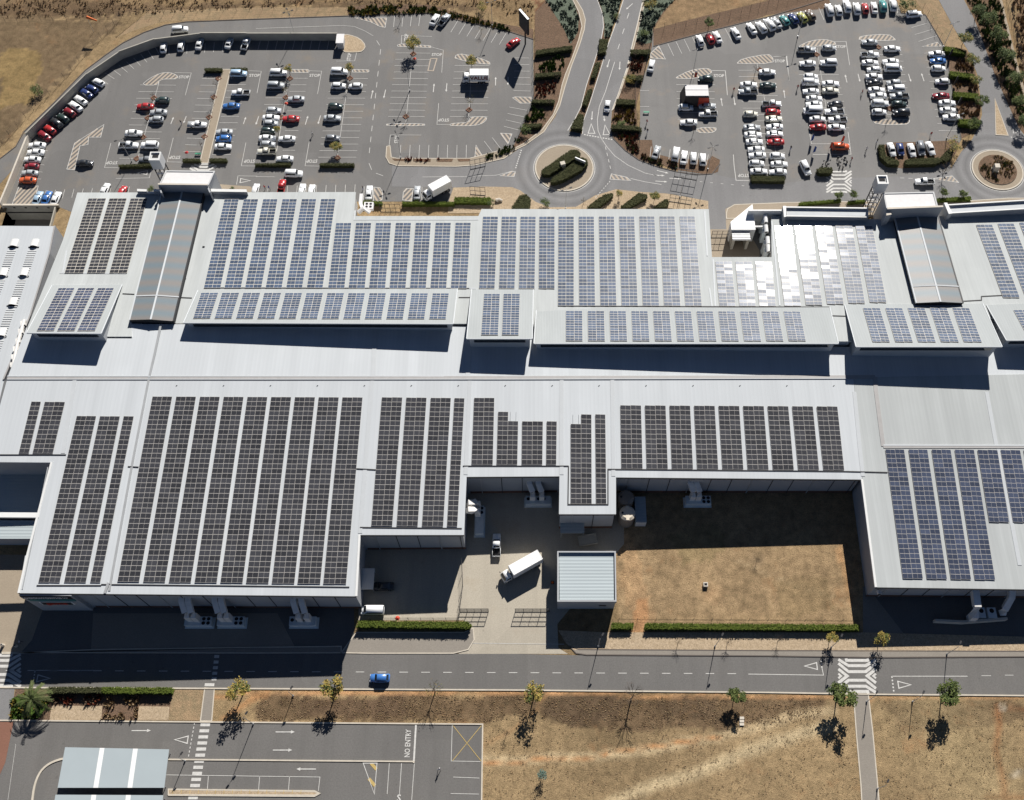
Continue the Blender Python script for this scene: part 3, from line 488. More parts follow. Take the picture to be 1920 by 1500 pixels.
ln(t3([(890, 1340), (1000, 1365), (1120, 1385)]), .14)
for a, b, r in ((1572, 765, 92), (1668, 762, -88)): arrow(960 + a / 4, b / 4, r, 3)
for a, b, r in ((585, 590, 92), (682, 585, -88), (1062, 585, -86), (1160, 580, 94), (122, 705, 90)): arrow(1440 + a / 4, b / 4, r, 3)
# access road lines
ln(t3([(640, 0), (680, 110), (686, 200), (668, 300), (618, 460), (558, 640), (518, 800), (468, 900), (417, 980)]), .18)
ln(t3([(835, 0), (782, 170), (722, 330), (652, 560), (582, 780), (532, 920), (529, 1005)]), .18); ln(t3([(980, 0), (942, 170), (902, 330), (858, 520), (798, 700), (748, 830)]), .16)
ln(t3([(770, 465), (740, 560), (700, 690), (655, 800), (640, 900), (645, 980), (670, 1040), (710, 1100), (770, 1170), (870, 1240), (1000, 1300), (1100, 1320)]), .14)
for a in ((870, 120), (835, 235), (800, 350)): ln(t3([(a[0] + 7, a[1] - 20), (a[0] - 7, a[1] + 20)]), .16)
dash(*t3([(540, 1010), (760, 1050)]), 11, .35, .6); dash(*t3([(70, 1125), (25, 1270)]), 9, .3, .55); dash(*t3([(735, 1360), (620, 1490)]), 8, .2, .5); dash(*t3([(700, 1100), (745, 1290)]), 4, .14, .5)
yield_tri(*t3([(595, 965)])[0], 90, 3.4); yield_tri(*t3([(703, 975)])[0], 95, 3.4)
for a, b, r in ((600, 870, -95), (690, 880, -85), (722, 478, -105), (808, 495, -95), (880, 50, -130), (1130, 1290, -18), (1120, 1362, -5), (1100, 1316, -4), (1225, 1340, -4)): arrow(960 + a / 4, b / 4, r, 3.2)
dash(*t3([(1330, 1356), (1800, 1400)]), 6, .12, .25); dash(*t4([(990, 1335), (1240, 1345)]), 4, .12, .5); dash(*t4([(1820, 1028), (1910, 1055)]), 5, .3, .55); yield_tri(*t4([(1848, 970)])[0], 95, 2.6); ln(t4([(1240, 1340), (1380, 1320)]), .14); ln(t4([(1700, 740), (1710, 1012), (1800, 1020), (1700, 740)]), .14)
MK.band(circ(RB1, r1 + .5), .14, MZ, MZ, 0, closed=True); MK.band(circ(RB2, r2 + .5), .14, MZ, MZ, 0, closed=True)
# zebra tables
def zeb(l, w=.55): ln(l, w)
for k_ in range(4):
    zeb([[(373, 307.5), (391, 307.5)], [(364, 308.5), (377, 313.5), (388, 313.5), (402, 308)], [(358.5, 311.5), (372, 319), (391, 319), (406, 311)], [(356, 315.5), (366, 321)]][k_], .6)
def xzebra(cx, cy, hw, hh, w=.6):
    def q(x, y): return (cx + x * hw, cy + y * hh)
    for s in (-1, 1):
        for y, e in ((-.94, -1.06), (-.62, -1.0), (-.26, -.76)):
            k = (.55 if y < -.9 else .45); zeb([q(-(.58 if y < -.9 else .98), s * e), q(-k, s * y), q(k, s * y), q((.58 if y < -.9 else .98), s * e)], w)
    for s in (-1, 1): zeb([q(s * .98, -.42), q(s * .52, 0), q(s * .98, .42)], w); zeb([q(s * .98, -.14), q(s * .84, 0), q(s * .98, .14)], w * .7)
xzebra(1607, 1267.5, 36, 31); xzebra(1573, 341, 24, 20, .5); xzebra(-2, 1257, 42, 30)
for i in range(5): ln([(394 + 8 - i * 1.2, 1231 + i * 10.5), (411 - i * 1.2, 1231 + i * 10.5)], .62)
ln([(384, 1284), (402, 1284)], .6)
for i in range(13): ln([(376 - i * 1.9, 1359 + i * 11.4), (394 - i * 1.9, 1359 + i * 11.4)], .62)
# street
for x_ in range(-30, 1400, 41): ln([(x_, 1257 + x_ * .0045), (x_ + 16, 1257 + x_ * .0045)], .14)
ln([(1403, 1264), (1544, 1266), (1541, 1252)], .14); dash((1541, 1252), (1539, 1236), 3, .3, .5); ln([(1672, 1268), (1814, 1268)], .14); dash((1672, 1268), (1676, 1300), 5, .3, .5); ln([(1840, 1267), (1858, 1267)]); ln([(1884, 1266), (1900, 1266)])
yield_tri(1520, 1249, 180); yield_tri(1696, 1284, 0); ln([(880, 1206), (1058, 1208)], .1); ln([(64, 1257), (190, 1257)], .12); dash((66, 1258), (62, 1282), 4, .25, .5); yield_tri(82, 1272, 0)
# lower car park
for a, b, r in ((265, 1370, 0), (535, 1372.5, 0), (530, 1406.5, 0), (574, 1442, 180)): arrow(a, b, r, 3.9)
yield_tri(340, 1387, 180, 2.6); dash((365, 1355), (353, 1422), 9, .16, .55); txt('NO ENTRY', 765, 1394, 1.5, 90, .72); txt('S', 748, 1497, 1.8, 0, 1)
ln([(780, 1358), (776, 1428)], .35); ln([(848, 1360), (846, 1427), (901, 1428)]); ln([(905, 1359), (902, 1500)], .12)
for l in ([(850, 1361), (903, 1428)], [(903, 1360), (848, 1427)]): ln(l, .12, 2)
hatch([(681, 1431), (707, 1431), (702, 1489)], step=2.2, ang=-45, w=.6, tan=2, k=0); ln([(730, 1431), (726, 1489)]); ln([(753, 1431), (749, 1489)]); ln([(777, 1430), (772, 1500)]); ln([(850, 1457), (899, 1459)]); ln([(845, 1488), (898, 1489)])
ln([(312, 1453), (600, 1457), (597, 1483)]); ln([(487, 1455), (485, 1481)]); ln([(543, 1456), (541, 1482)]); ln([(391, 1454), (389, 1479)]); ln([(30, 1395), (15, 1500)], .06)
for i in range(16): ln([(325 + i * 16, 1481), (324 + i * 16, 1489)], .08, 2, z=.2)
tag(MK.build('road_markings', ['white_line', 'tan_line', 'yellow_line', 'red_line']), kind='structure')
# kerbs standing on the asphalt
K = MB()
for l in ([(315, 1424), (776, 1428), (776, 1431)], [(-60, 1350.5), (28, 1351), (905, 1358), (902, 1580)], [(-60, 1289), (402, 1291), (960, 1294), (1440, 1298.5), (1640, 1302), (1990, 1305)], [(316, 1480), (590, 1484), (599, 1488), (590, 1493), (316, 1491)]): K.band(px(l), .28, 0, .16)
K.band(px(chaikin([(58, 1580), (60, 1500), (68, 1460), (85, 1435), (118, 1421), (150, 1422)], 2, False)), .4, 0, .18)
tag(K.build('kerb', 'kerb'), kind='structure')
raised('kerb_island', [(316, 1480), (590, 1483), (598, 1487), (590, 1491), (316, 1490)], 'gravel', .15, 'kerb')
K = MB()
K.band(px([(0, 298), (30, 275), (45, 247), (100, 194), (160, 132), (200, 102), (230, 81), (270, 61), (310, 47), (350, 41), (480, 36), (652, 30), (802, 25), (840, 34), (920, 51), (960, 61), (1000, 74)]), .22, 0, .14)
K.band(px([(1225, 87), (1305, 65), (1400, 41), (1440, 32), (1500, 14), (1550, -2)]), .22, 0, .14); K.band(px([(1690, 25), (1735, 28), (1767, 82), (1775, 100), (1782, 150), (1797, 225), (1802, 262)]), .2, 0, .14); K.band(px(t3([(740, 960), (760, 1040), (850, 1130), (950, 1200), (1100, 1255), (1240, 1290), (1400, 1310), (1500, 1305), (1560, 1230)])), .22, 0, .14)
tag(K.build('kerb', 'kerb_dark'), kind='structure')

K = MB()
for x_, y_ in t1([(1640, 590), (1605, 730), (1570, 880), (1535, 1025), (1155, 735), (1110, 885), (1075, 1030), (1028, 1190)]) + t2([(255, 590), (225, 732), (195, 882), (705, 588), (612, 1185), (1125, 875), (1598, 825), (1180, 405)]) + t4([(365, 410), (828, 355), (912, 815), (-60, 525)]):
    p = G(x_, y_); K.band([(p.x - .8, p.y), (p.x, p.y - .8), (p.x + .8, p.y), (p.x, p.y + .8)], .2, 0, .18, 0, closed=True); K.face([(p.x - .7, p.y, .07), (p.x, p.y - .7, .07), (p.x + .7, p.y, .07), (p.x, p.y + .7, .07)], 1)
tag(K.build('tree_pit_kerb', ['paving_red', 'bed']), kind='structure')
flat('court_shade', [(1404, 396), (1462, 398), (1460, 492), (1424, 492), (1424, 470), (1406, 440)], 'south_road', .13)  # dark sheet over the paving, paints the court's deep shade
# ================================================================ SHOPPING CENTRE
Yn = G(500, 362, 5.2).y; PU = (5.2 + .15 * Yn - .012 * 40, -.012, -.15)
q0 = G(500, 1116, 10.5); bX = -.022; PS = (10.5 - bX * q0.x - .03 * q0.y, bX, .03)
YR = onp(960, 709, PS).y; PN = (PS[0] + .03 * YR + .02 * YR, bX, -.02)
def area(p): return sum(p[i - 1][0] * p[i][1] - p[i][0] * p[i - 1][1] for i in range(len(p))) / 2
def ccw(p): return p if area(p) > 0 else p[::-1]
def inset(P, d):
    P = ccw(P); n = len(P); o = []
    for i in range(n):
        a, b, c = Vector(P[i - 1][:2]), Vector(P[i][:2]), Vector(P[(i + 1) % n][:2]); d1 = (b - a).normalized(); d2 = (c - b).normalized()
        n1 = Vector((-d1.y, d1.x)); n2 = Vector((-d2.y, d2.x)); k = n1 + n2; k = k / max(.3, (1 + n1.dot(n2))); o.append(b + k * d)
    return o
def rail(mb, pts, w, up, dn, mi=0, closed=False):     # strip following 3D points
    n = len(pts); P = [Vector(p) for p in pts]; L = []; Q = []
    for i in range(n):
        a = P[i - 1] if (i > 0 or closed) else P[i]; c = P[(i + 1) % n] if (i < n - 1 or closed) else P[i]
        d1 = (P[i] - a).xy; d2 = (c - P[i]).xy; d1 = d1.normalized() if d1.length > 1e-5 else d2.normalized(); d2 = d2.normalized() if d2.length > 1e-5 else d1
        nn = (Vector((-d1.y, d1.x)) + Vector((-d2.y, d2.x))).normalized(); o = nn * (w / 2 / max(.45, nn.dot(Vector((-d1.y, d1.x))))); L.append(P[i].xy + o); Q.append(P[i].xy - o)
    for i in range(n if closed else n - 1):
        j = (i + 1) % n; zi, zj = P[i].z + up, P[j].z + up; ci = [(Q[i].x, Q[i].y, zi), (Q[j].x, Q[j].y, zj), (L[j].x, L[j].y, zj), (L[i].x, L[i].y, zi)]
        mb.face(ci, mi)
        lo = [(c[0], c[1], c[2] - up - dn) for c in ci]; mb.face([lo[0], lo[1], ci[1], ci[0]], mi); mb.face([lo[2], lo[3], ci[3], ci[2]], mi)
        if not closed and i == 0: mb.face([lo[3], lo[0], ci[0], ci[3]], mi)
        if not closed and i == n - 2: mb.face([lo[1], lo[2], ci[2], ci[1]], mi)
    return mb
mall = thing('shopping_centre', G(960, 900), 'long low shopping centre with white ribbed metal roofs covering the middle of the picture', 'building')
def roofpart(name, xy, pl, mat, th=.3, wall=True, zb=0.0, ins=.3, wmat='wall'):
    xy = ccw([(p[0], p[1]) for p in xy]); top = [(x, y, pz(pl, (x, y))) for x, y in xy]
    mb = MB(); mb.prism(top, [z - th for _, _, z in top], 0, 1, bottom=True); o = mb.build(name, [mat, 'ridge_light'], mall)
    if wall:
        q = inset(xy, ins); m2 = MB(); m2.prism([(p.x, p.y, pz(pl, p) - th - .003) for p in q], zb, 0, 0); m2.build('wall', wmat, mall)
    return o
Ux = lambda l: [onp(a, b, PU).xy for a, b in l]
ubot = [(52, 612), (52, 622), (195, 631), (247, 631), (247, 606), (560, 606), (880, 607), (1000, 607), (1002, 620), (1300, 618), (1553, 616), (1560, 640), (1597, 640), (1602, 616), (1800, 600), (1990, 590)]
utop = [(1990, 393), (1762, 405), (1672, 412), (1475, 405), (1446, 405), (1447, 482), (1335, 482), (1329, 392), (903, 392), (897, 405), (663, 405), (667, 360), (145, 361), (118, 450)]
roofpart('north_roof', Ux(ubot + utop), PU, 'roof_cream', wmat='wall_light')
ub = [onp(a, b, PU).xy for a, b in ubot]
sx = lambda l: [onp(a, b, PS).xy for a, b in l]
ridge = [(14, 709), (500, 709), (960, 709), (1588, 708), (1990, 700)]
rx = sx(ridge); nb = [(p.x, p.y - .35) for p in ub]
roofpart('middle_roof', [tuple(p) for p in rx[::-1]][::-1] + nb[::-1], PN, 'roof_white')
S_out = [(1617, 899), (1642, 1101), (1990, 1106), (1990, 700), (1588, 708)]
west = [(14, 709), (0, 760), (-34, 866), (97, 867), (52, 1039), (47, 1042), (35, 1112), (668, 1118), (674, 1003), (870, 1003), (875, 894), (1049, 893), (1048, 964), (1155, 964), (1155, 895), (1616, 899), (1617, 885), (1600, 708), (960, 709), (500, 709)]
roofpart('south_roof', [(p.x, p.y - .02) for p in sx(west)], PS, 'roof_white')
roofpart('east_roof', [(p.x + .06, p.y - .02) for p in sx([(1600, 708), (1617, 885), (1616, 899), (1642, 1101), (1990, 1106), (1990, 700)])], PS, 'roof_cream')
print('heights', 'N1 at 150,631', pz(PN, onp(150, 631, PU)), 'U', pz(PU, onp(150, 631, PU)), '1300,643 N1', pz(PN, onp(1300, 643, PU)), 'U', pz(PU, onp(1300, 643, PU)), 'S court', pz(PS, onp(1616, 899, PS)), 'dock', pz(PS, onp(770, 1003, PS)))
# trims
T = MB()
def rl(pts, pl, w, up=.06, dn=.0, mi=0): rail(T, [onp(a, b, pl) for a, b in pts], w, up, dn, mi)
rl([(14, 709), (500, 709.5), (960, 709), (1588, 707.5), (1641, 707)], PS, .95, .1); rl([(14, 711.5), (960, 711.5), (1588, 710)], PS, .18, .16, 0, 1); rl([(14, 705.5), (960, 705.5), (1588, 704.5)], PN, .25, .1, 0, 1)
rl([(1641, 707), (1642, 732), (1656, 837)], PS, .9, .1); rl([(1656, 837.5), (1990, 838)], PS, .7, .1); rl([(1656, 835), (1990, 835.5)], PS, .35, .14, 0, 1)
for l in ([(301, 612), (291, 660), (279, 712), (250, 860), (205, 1108)],): rl(l, PS, .5, .12, 0, 2)
for l in ([(703, 612), (700, 705)], [(880, 645), (877, 705)]): rl(l, PN, 1.0, .08, 0, 1)
for l in ([(698, 714), (692, 780), (683, 900), (675, 1000)], [(881, 714), (878, 790), (873, 890)], [(1148, 712), (1150, 893)], [(1602, 735), (1611, 830), (1618, 893)], [(1850, 735), (1868, 835)], [(1872, 842), (1895, 970), (1912, 1060)], [(140, 713), (118, 850)], [(1053, 712), (1053, 890)]): rl(l, PS, .85, .07, 0, 1)
for l in ([(90, 876), (60, 1020), (42, 1105)],): rl(l, PS, .2, .1, 0, 2)
for l in ([(-34, 853), (124, 853)], [(240, 875), (260, 876)], [(675, 989), (866, 991)], [(868, 874), (1066, 874)], [(1066, 874), (1065, 946), (1140, 946), (1140, 880), (1582, 884)], [(69, 1098), (190, 1098)], [(190, 1096), (655, 1101)], [(668, 879), (705, 881)], [(1582, 884), (1664, 886)]): rl(l, PS, .22, .12, 0, 3)
rl([(204, 1093), (197, 1113)], PS, .5, .3, 0, 2)
for l in ([(666, 395), (664, 412), (897, 412)], [(1321, 396), (1326, 480)], [(880, 541), (892, 541)], [(112, 512), (237, 513)], [(125, 470), (118, 512)], [(1337, 486), (1341, 574)], [(1447, 415), (1462, 573)], [(1330, 540), (1335, 575)]): rl(l, PU, .35, .08, 0, 1)
for l in ([(230, 551), (252, 552)], [(336, 558), (360, 559)], [(392, 540), (880, 541)], [(860, 558), (882, 558)], [(1046, 574), (1555, 576)], [(1555, 592), (1585, 593)], [(1805, 565), (1840, 563), (1840, 556), (1880, 554)]): rl(l, PU, .25, .1, 0, 3)
for a, b in ((372, 404), (380, 463), (345, 523)): rl([(a, b), (a + 4, b)], PU, .2, .25, 0, 3)
for x0 in range(330, 1600, 88): rl([(x0, 724), (x0 + 2.5, 722.5)], PS, .07, .12, 0, 3)
T.build('roof_flashing', ['ridge', 'seam', 'steel', 'black_steel'], mall)
E = MB()                                                    # edge gutters
for l in ([(35, 1112), (668, 1118)], [(674, 1003), (870, 1003)], [(875, 894), (1049, 893)], [(1048, 964), (1155, 964)], [(1155, 895), (1616, 899)], [(1642, 1101), (1990, 1106)]): rail(E, [onp(a, b, PS) for a, b in l], .3, .0, .45, 0)
for l in ([(1616, 899), (1642, 1101)], [(97, 867), (52, 1039), (35, 1112)], [(674, 1003), (668, 1118)]): rail(E, [onp(a, b, PS) for a, b in l], .45, .12, .4, 1)
E.build('gutter', ['black_steel', 'ridge_light'], mall)
# saw-tooth monitor roofs
def monitor(nm, q, D, name='clerestory'):
    a, b, c, d = q       # nw, ne, se, sw in picture marks
    pN = (PN[0] + D, PN[1], PN[2]); A, B = onp(*a, PU, .25), onp(*b, PU, .25); zc = pz(PN, onp((c[0] + d[0]) / 2, (c[1] + d[1]) / 2, pN)) + D; Cc, Dd = G(c[0], c[1], zc), G(d[0], d[1], zc)
    A.z = B.z = (A.z + B.z) / 2
    mb = MB(); mb.prism([Dd, Cc, B, A], [Dd.z - .25, Cc.z - .25, B.z - .25, A.z - .25], 0, 1, bottom=True); o = mb.build('raised_roof', ['roof_grey', 'ridge_light'], mall)
    q = [Dd, Cc, B, A]; iv = inset([(p.x, p.y) for p in q], .55); m2 = MB(); zt = [Dd.z - .4, Cc.z - .4, B.z - .3, A.z - .3]
    m2.prism([(p.x, p.y, z) for p, z in zip(iv, zt)], 5.0, 0, 0); me = m2.mesh('raised_wall', 'wall', mall.location); w_ = link('raised_wall', me, mall)
    g = MB(); s0, s1 = iv[0], iv[1]; L = (s1 - s0); dr = L.normalized()
    g.face([(s0.x + dr.x * 1, s0.y + dr.y * 1 - .05, Dd.z - .9), (s0.x + dr.x * 1, s0.y - .05, Dd.z - 2.6), (s1.x - dr.x, s1.y - .05, Cc.z - 2.6), (s1.x - dr.x, s1.y - .05, Cc.z - .9)][::-1]); g.build('window', 'glass', mall)
    e = MB(); rail(e, [Dd, Cc], .25, .06, .3, 0); rail(e, [Cc, B], .2, .07, .05, 1); rail(e, [A, Dd], .2, .07, .05, 1); e.build('gutter', ['seam', 'canopy_white'], mall)
    nn = (Cc - Dd).cross(A - Dd).normalized(); nn = nn if nn.z > 0 else -nn; return (Dd.dot(nn) / nn.z, -nn.x / nn.z, -nn.y / nn.z)
MN = {}
MN[1] = monitor(1, [(97.5, 534), (229.5, 534), (190, 625), (50, 624)], 4.2); MN[2] = monitor(2, [(371, 541), (858, 543), (850, 607), (344, 605)], 3.2); MN[3] = monitor(3, [(884, 542), (1000, 543), (998, 635), (875, 635)], 4.8)
MN[4] = monitor(4, [(1006, 576), (1555, 578), (1572, 644), (1001, 644)], 3.9); MN[5] = monitor(5, [(1584, 570), (1842, 570), (1879, 650), (1605, 650)], 5.5); MN[6] = monitor(6, [(1850, 571), (1995, 567), (2030, 637), (1887, 638)], 4.2)
# ridged mall roofs over the entrances
for q in ([(304, 358), (383, 359), (325, 602), (243, 600)], [(1675, 398), (1757, 398), (1806, 568), (1718, 568)]):
    P = [onp(a, b, PU, 1.3) for a, b in q]; N_ = (P[0] + P[1]) / 2; S_ = (P[2] + P[3]) / 2; N_.z += .5; S_.z += .5; mb = MB()
    mb.face([P[3], S_, N_, P[0]], 0); mb.face([S_, P[2], P[1], N_], 0)
    for a, b in ((P[0], P[3]), (P[3], S_), (S_, P[2]), (P[2], P[1]), (P[1], N_), (N_, P[0])): mb.face([a, (a.x, a.y, 5), (b.x, b.y, 5), b], 1)
    rail(mb, [S_, N_], .4, .08, 0, 2); rail(mb, [P[1], P[2]], .3, .1, .3, 1); rail(mb, [P[0], P[3]], .3, .1, .3, 3); a, b = P[3].lerp(P[0], .17), P[2].lerp(P[1], .17); m_ = S_.lerp(N_, .17); rail(mb, [a, m_, b], .3, .12, 0, 2)
    mb.build('entrance_roof', ['roof_corr', 'black_steel', 'canopy_white', 'seam'], mall)
def boxpx(name, q, z, mats, par=mall, zb=0, rim=None, top=0):
    P = ccw([tuple(G(a, b, z)) for a, b in q]); mb = MB(); mb.prism(P, zb, 0, 1, bottom=zb > .5)
    if rim: mb.band(P, rim[0], z - .02, z + rim[1], 1, closed=True)
    return mb.build(name, mats, par)
boxpx('entrance_portal', [(312, 321), (402, 322), (391, 346), (301, 344)], 9.0, ['portal', 'wall_light'], rim=(.35, .15)); boxpx('entrance_portal', [(296, 343.5), (389, 345), (389, 347), (296, 346)], 10.6, ['conc_light', 'wall'])
boxpx('entrance_portal', [(296, 346), (298.5, 346), (304, 361), (301.5, 362)], 9.8, ['wall', 'wall'], zb=5); boxpx('entrance_portal', [(386.5, 347), (389, 347), (395, 360), (392.5, 361)], 9.8, ['wall', 'wall'], zb=5)
boxpx('entrance_portal', [(1657, 363), (1750, 361), (1757, 387), (1663, 391)], 9.0, ['portal', 'wall_light'], rim=(.35, .15)); boxpx('entrance_portal', [(1663, 389), (1768, 385), (1769, 388), (1664, 392)], 10.2, ['conc_light', 'wall'])
boxpx('entrance_portal', [(1662, 392), (1667, 392), (1672, 402), (1662, 404)], 9.6, ['conc_light', 'wall'], zb=4)
for q, z in (([(257, 354), (275, 355), (275, 359), (257, 358.5)], 7.2), ([(288, 354), (301, 355), (301, 359), (288, 359)], 7.2), ([(258, 359), (302, 360), (302, 363), (258, 362)], 6.7), ([(395, 354), (462, 355), (463, 360), (396, 359)], 7.2), ([(1474, 387), (1628, 389), (1628, 391), (1474, 389)], 7.0), ([(1474, 404), (1628, 406), (1628, 407.5), (1474, 405.5)], 6.8), ([(1776, 383), (1990, 370), (1990, 372), (1776, 385)], 6.6), ([(1782, 398), (1990, 386), (1990, 388), (1782, 400)], 6.4), ([(1468, 386), (1474, 386), (1474, 406), (1470, 407)], 7.6), ([(1770, 380), (1776, 380), (1786, 400), (1779, 401)], 7.4)):
    boxpx('parapet', q, z, ['ridge_light', 'wall'])
for q in ([(1474, 389), (1628, 391), (1628, 405), (1475, 405)], [(1776, 385), (1990, 373), (1990, 386), (1784, 398)]): boxpx('canopy_roof', q, 6.45 if q[0][0] < 1700 else 6.05, ['canopy_white', 'wall'])
for o_ in [o for o in list(COL.objects) if o.name.startswith('wall') and o.parent == mall]: pass
# brown base band, downpipes and panel joints on the south walls
WD = MB()
def wallmarks(a, b, step, z1, pl=PS, off=.32):
    A, B = onp(*a, pl), onp(*b, pl); A = Vector((A.x, A.y + off)); B = Vector((B.x, B.y + off)); L = (B - A).length; d = (B - A) / L; nrm = Vector((d.y, -d.x)); nrm = nrm if nrm.y < 0 else -nrm; k = 0
    t = step * .6
    while t < L:
        p = A + d * t + nrm * .06; zt = pz(pl, p) - .5; WD.box((p.x, p.y, zt / 2), (.14 if k % 3 else .22, .14, zt), 0 if k % 3 else 1); t += step; k += 1
    m = (A + B) / 2 + nrm * .03; WD.box((m.x, m.y, .6), (L, .08, 1.2), 2, rz=math.atan2(d.y, d.x))
for a, b in (((140, 1113), (664, 1118)), ((676, 1003), (868, 1003)), ((877, 894), (1047, 893)), ((1050, 964), (1153, 964)), ((1157, 895), (1614, 899)), ((1644, 1101), (1980, 1106))): wallmarks(a, b, 4.5, 6)
WD.build('wall_trim', ['black_steel', 'steel', 'wall_brown'], mall)
# corner wing with the shop signs (south-west)
A, B = onp(35, 1113, PS), onp(134, 1114, PS); sg = MB(); y0 = A.y - .35
sg.box(((A.x + B.x) / 2, y0 + 1.2, (A.z - .35) / 2), (B.x - A.x, 2.4, A.z - .35), 0); sg.box(((A.x + B.x) / 2 - .2, y0 - .08, A.z - 1.4), (B.x - A.x - .6, .14, 1.7), 1); sg.box(((A.x + B.x) / 2 + .2, y0 - .09, A.z - 3.2), (B.x - A.x - 1.2, .14, 1.4), 2)
wing = sg.build('sign_wing', ['wall', 'black_steel', 'teal'], mall)
def walltxt(s, x, y, z, size, par, mat, sx=1.0, ro=0):
    cu = bpy.data.curves.new('t', 'FONT'); cu.body = s; cu.size = size; cu.align_x = 'CENTER'; cu.align_y = 'CENTER'; cu.extrude = .04; cu.offset = size * .02; o = bpy.data.objects.new('t', cu); COL.objects.link(o); bpy.context.view_layer.update()
    me = bpy.data.meshes.new_from_object(o); me.materials.clear(); me.materials.append(M[mat]); bpy.data.objects.remove(o); t = link('lettering', me, par, Vector((x, y, z)) - (par.location if par.parent is None else mall.location)); t.rotation_euler = (math.pi / 2, 0, ro); t.scale = (sx, 1, 1); return t
def slab(name, par, c, sz, mat, top): o = MB().box(c, sz).build(name, mat, par, org=mall.location); o.parent = par; o.location = (0, 0, 0); return o
xm = (A.x + B.x) / 2
walltxt('WOOLWORTHS', xm - 1, y0 - .2, A.z - 1.4, 1.25, mall, 'sign_white', .85); walltxt('W', B.x - 1.6, y0 - .2, A.z - 1.4, 1.0, mall, 'sign_white')
bd = MB(); bd.box((xm + .3, y0 - .12, A.z - 5.4), (6.8, .15, 2.0), 0); bd.build('sign_board', 'sign_white', mall); bd = MB(); bd.box((xm + .3, y0 - .2, A.z - 5.4), (6.2, .1, 1.6), 0); bd.build('sign_board', 'blackp', mall)
walltxt('game', xm + .3, y0 - .28, A.z - 5.3, 2.1, mall, 'redp')
def ord_(i): return ['first', 'second', 'third', 'fourth', 'fifth', 'sixth', 'seventh', 'eighth', 'ninth', 'tenth', 'eleventh', 'twelfth', 'thirteenth', 'fourteenth', 'fifteenth', 'sixteenth', 'seventeenth', 'eighteenth'][i]
# ================================================================ SOLAR ARRAYS
pm = MB(); pm.box((0, 0, .02), (1, 1, .04), 0); 
z = .0405; fx, fy = .016, .046
for a, b in ((-.5 + fx, -.007), (.007, .5 - fx)): pm.face([(a, -.5 + fy, z), (b, -.5 + fy, z), (b, .5 - fy, z), (a, .5 - fy, z)], 1)
PANEL = pm.mesh('solar_panel', ['frame', 'cells'])
pm = MB(); pm.box((0, 0, .02), (1, 1, .04), 0)
for a, b in ((-.5 + .012, -.006), (.006, .5 - .012)): pm.face([(a, -.467, z), (b, -.467, z), (b, .467, z), (a, .467, z)], 1)
PANEL_S = pm.mesh('solar_panel', ['frame_dull', 'cells'])
def strip(q, pl, cols, rows, label, group, skip=(), lift=.16):
    yaw_ = -.030 if (pl is PU and q[0][0] > 1000) else 0.0
    sky_tint = (.062, .086, .132, 1) if (pl is not PS and q[0][0] > 300) else (.052, .064, .100, 1) if q[0][0] > 1640 or (pl is not PS and q[0][1] > 520) else (.043, .044, .050, 1)  # cell colour set per roof slope, painting the blue sky reflection in
    TL, TR, BR, BL = [onp(a, b, pl, lift) for a, b in q]
    o = thing('solar_array', (TL + TR + BR + BL) / 4, label, 'solar array', group); c0 = o.location
    u = ((TR - TL) + (BR - BL)) / 2; v = ((BL - TL) + (BR - TR)) / 2; W = u.length / cols; Hh = v.length / rows
    vx = v.normalized(); nz = u.cross(-v).normalized(); ux = (-vx).cross(nz).normalized() * 1
    rot = Matrix((ux, -vx, nz)).transposed().to_euler()
    rm = MB(); e = Matrix((ux, -vx, nz)).transposed()
    for i in range(cols):
        for j in range(rows):
            if (i, j) in skip: continue
            t = (j + .5) / rows; l = TL.lerp(BL, t); r = TR.lerp(BR, t); p = l.lerp(r, (i + .5) / cols) - c0
            s = link('solar_panel', PANEL_S if pl is PS else PANEL, o, p); s.rotation_euler = (rot.x + random.gauss(0, .0032), rot.y + random.gauss(0, .0032) + yaw_, rot.z); s.scale = ((r - l).length / cols * .993, Hh * .982, 1); s.color = sky_tint
        for s_ in (-.28, .28):
            a = TL.lerp(TR, (i + .5 + s_) / cols) - c0; b = BL.lerp(BR, (i + .5 + s_) / cols) - c0; rm.tube([a - nz * .06, b - nz * .06], .035, 4)
    link('mounting_rail', rm.mesh('mounting_rail', 'steel'), o)
def block(pl, first, last, n, cols, rows, phrase, group, dark=''):
    (f0, f1, fy0, g0, g1, gy0), (l0, l1, ly0, h0, h1, hy0) = first, last
    for k in range(n):
        t = k / (n - 1) if n > 1 else 0; m = lambda a, b: a + (b - a) * t
        q = [(m(f0, l0), m(fy0, ly0)), (m(f1, l1), m(fy0, ly0)), (m(g1, h1), m(gy0, hy0)), (m(g0, h0), m(gy0, hy0))]
        strip(q, pl, cols, rows, (f'{ord_(k)} solar panel strip from the left {phrase}' if n > 1 else f'solar panel strip {phrase}'), group)
NG = 'solar strips on the north roof slopes'; SG = 'solar strips on the south roof slopes'; MG = 'solar strips on the raised monitor roofs'
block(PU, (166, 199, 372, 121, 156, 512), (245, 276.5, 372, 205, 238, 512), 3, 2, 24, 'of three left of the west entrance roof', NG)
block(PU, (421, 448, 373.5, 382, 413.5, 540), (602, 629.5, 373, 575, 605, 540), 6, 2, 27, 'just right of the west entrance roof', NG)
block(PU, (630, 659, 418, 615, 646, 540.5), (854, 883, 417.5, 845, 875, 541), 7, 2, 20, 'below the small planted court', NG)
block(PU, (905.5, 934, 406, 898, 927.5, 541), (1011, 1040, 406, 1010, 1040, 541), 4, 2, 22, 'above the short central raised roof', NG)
block(PU, (1047, 1076, 406, 1046, 1076, 573.5), (1274, 1302.5, 405.5, 1285, 1316, 573.5), 7, 2, 28, 'of seven right of the roundabout', NG)
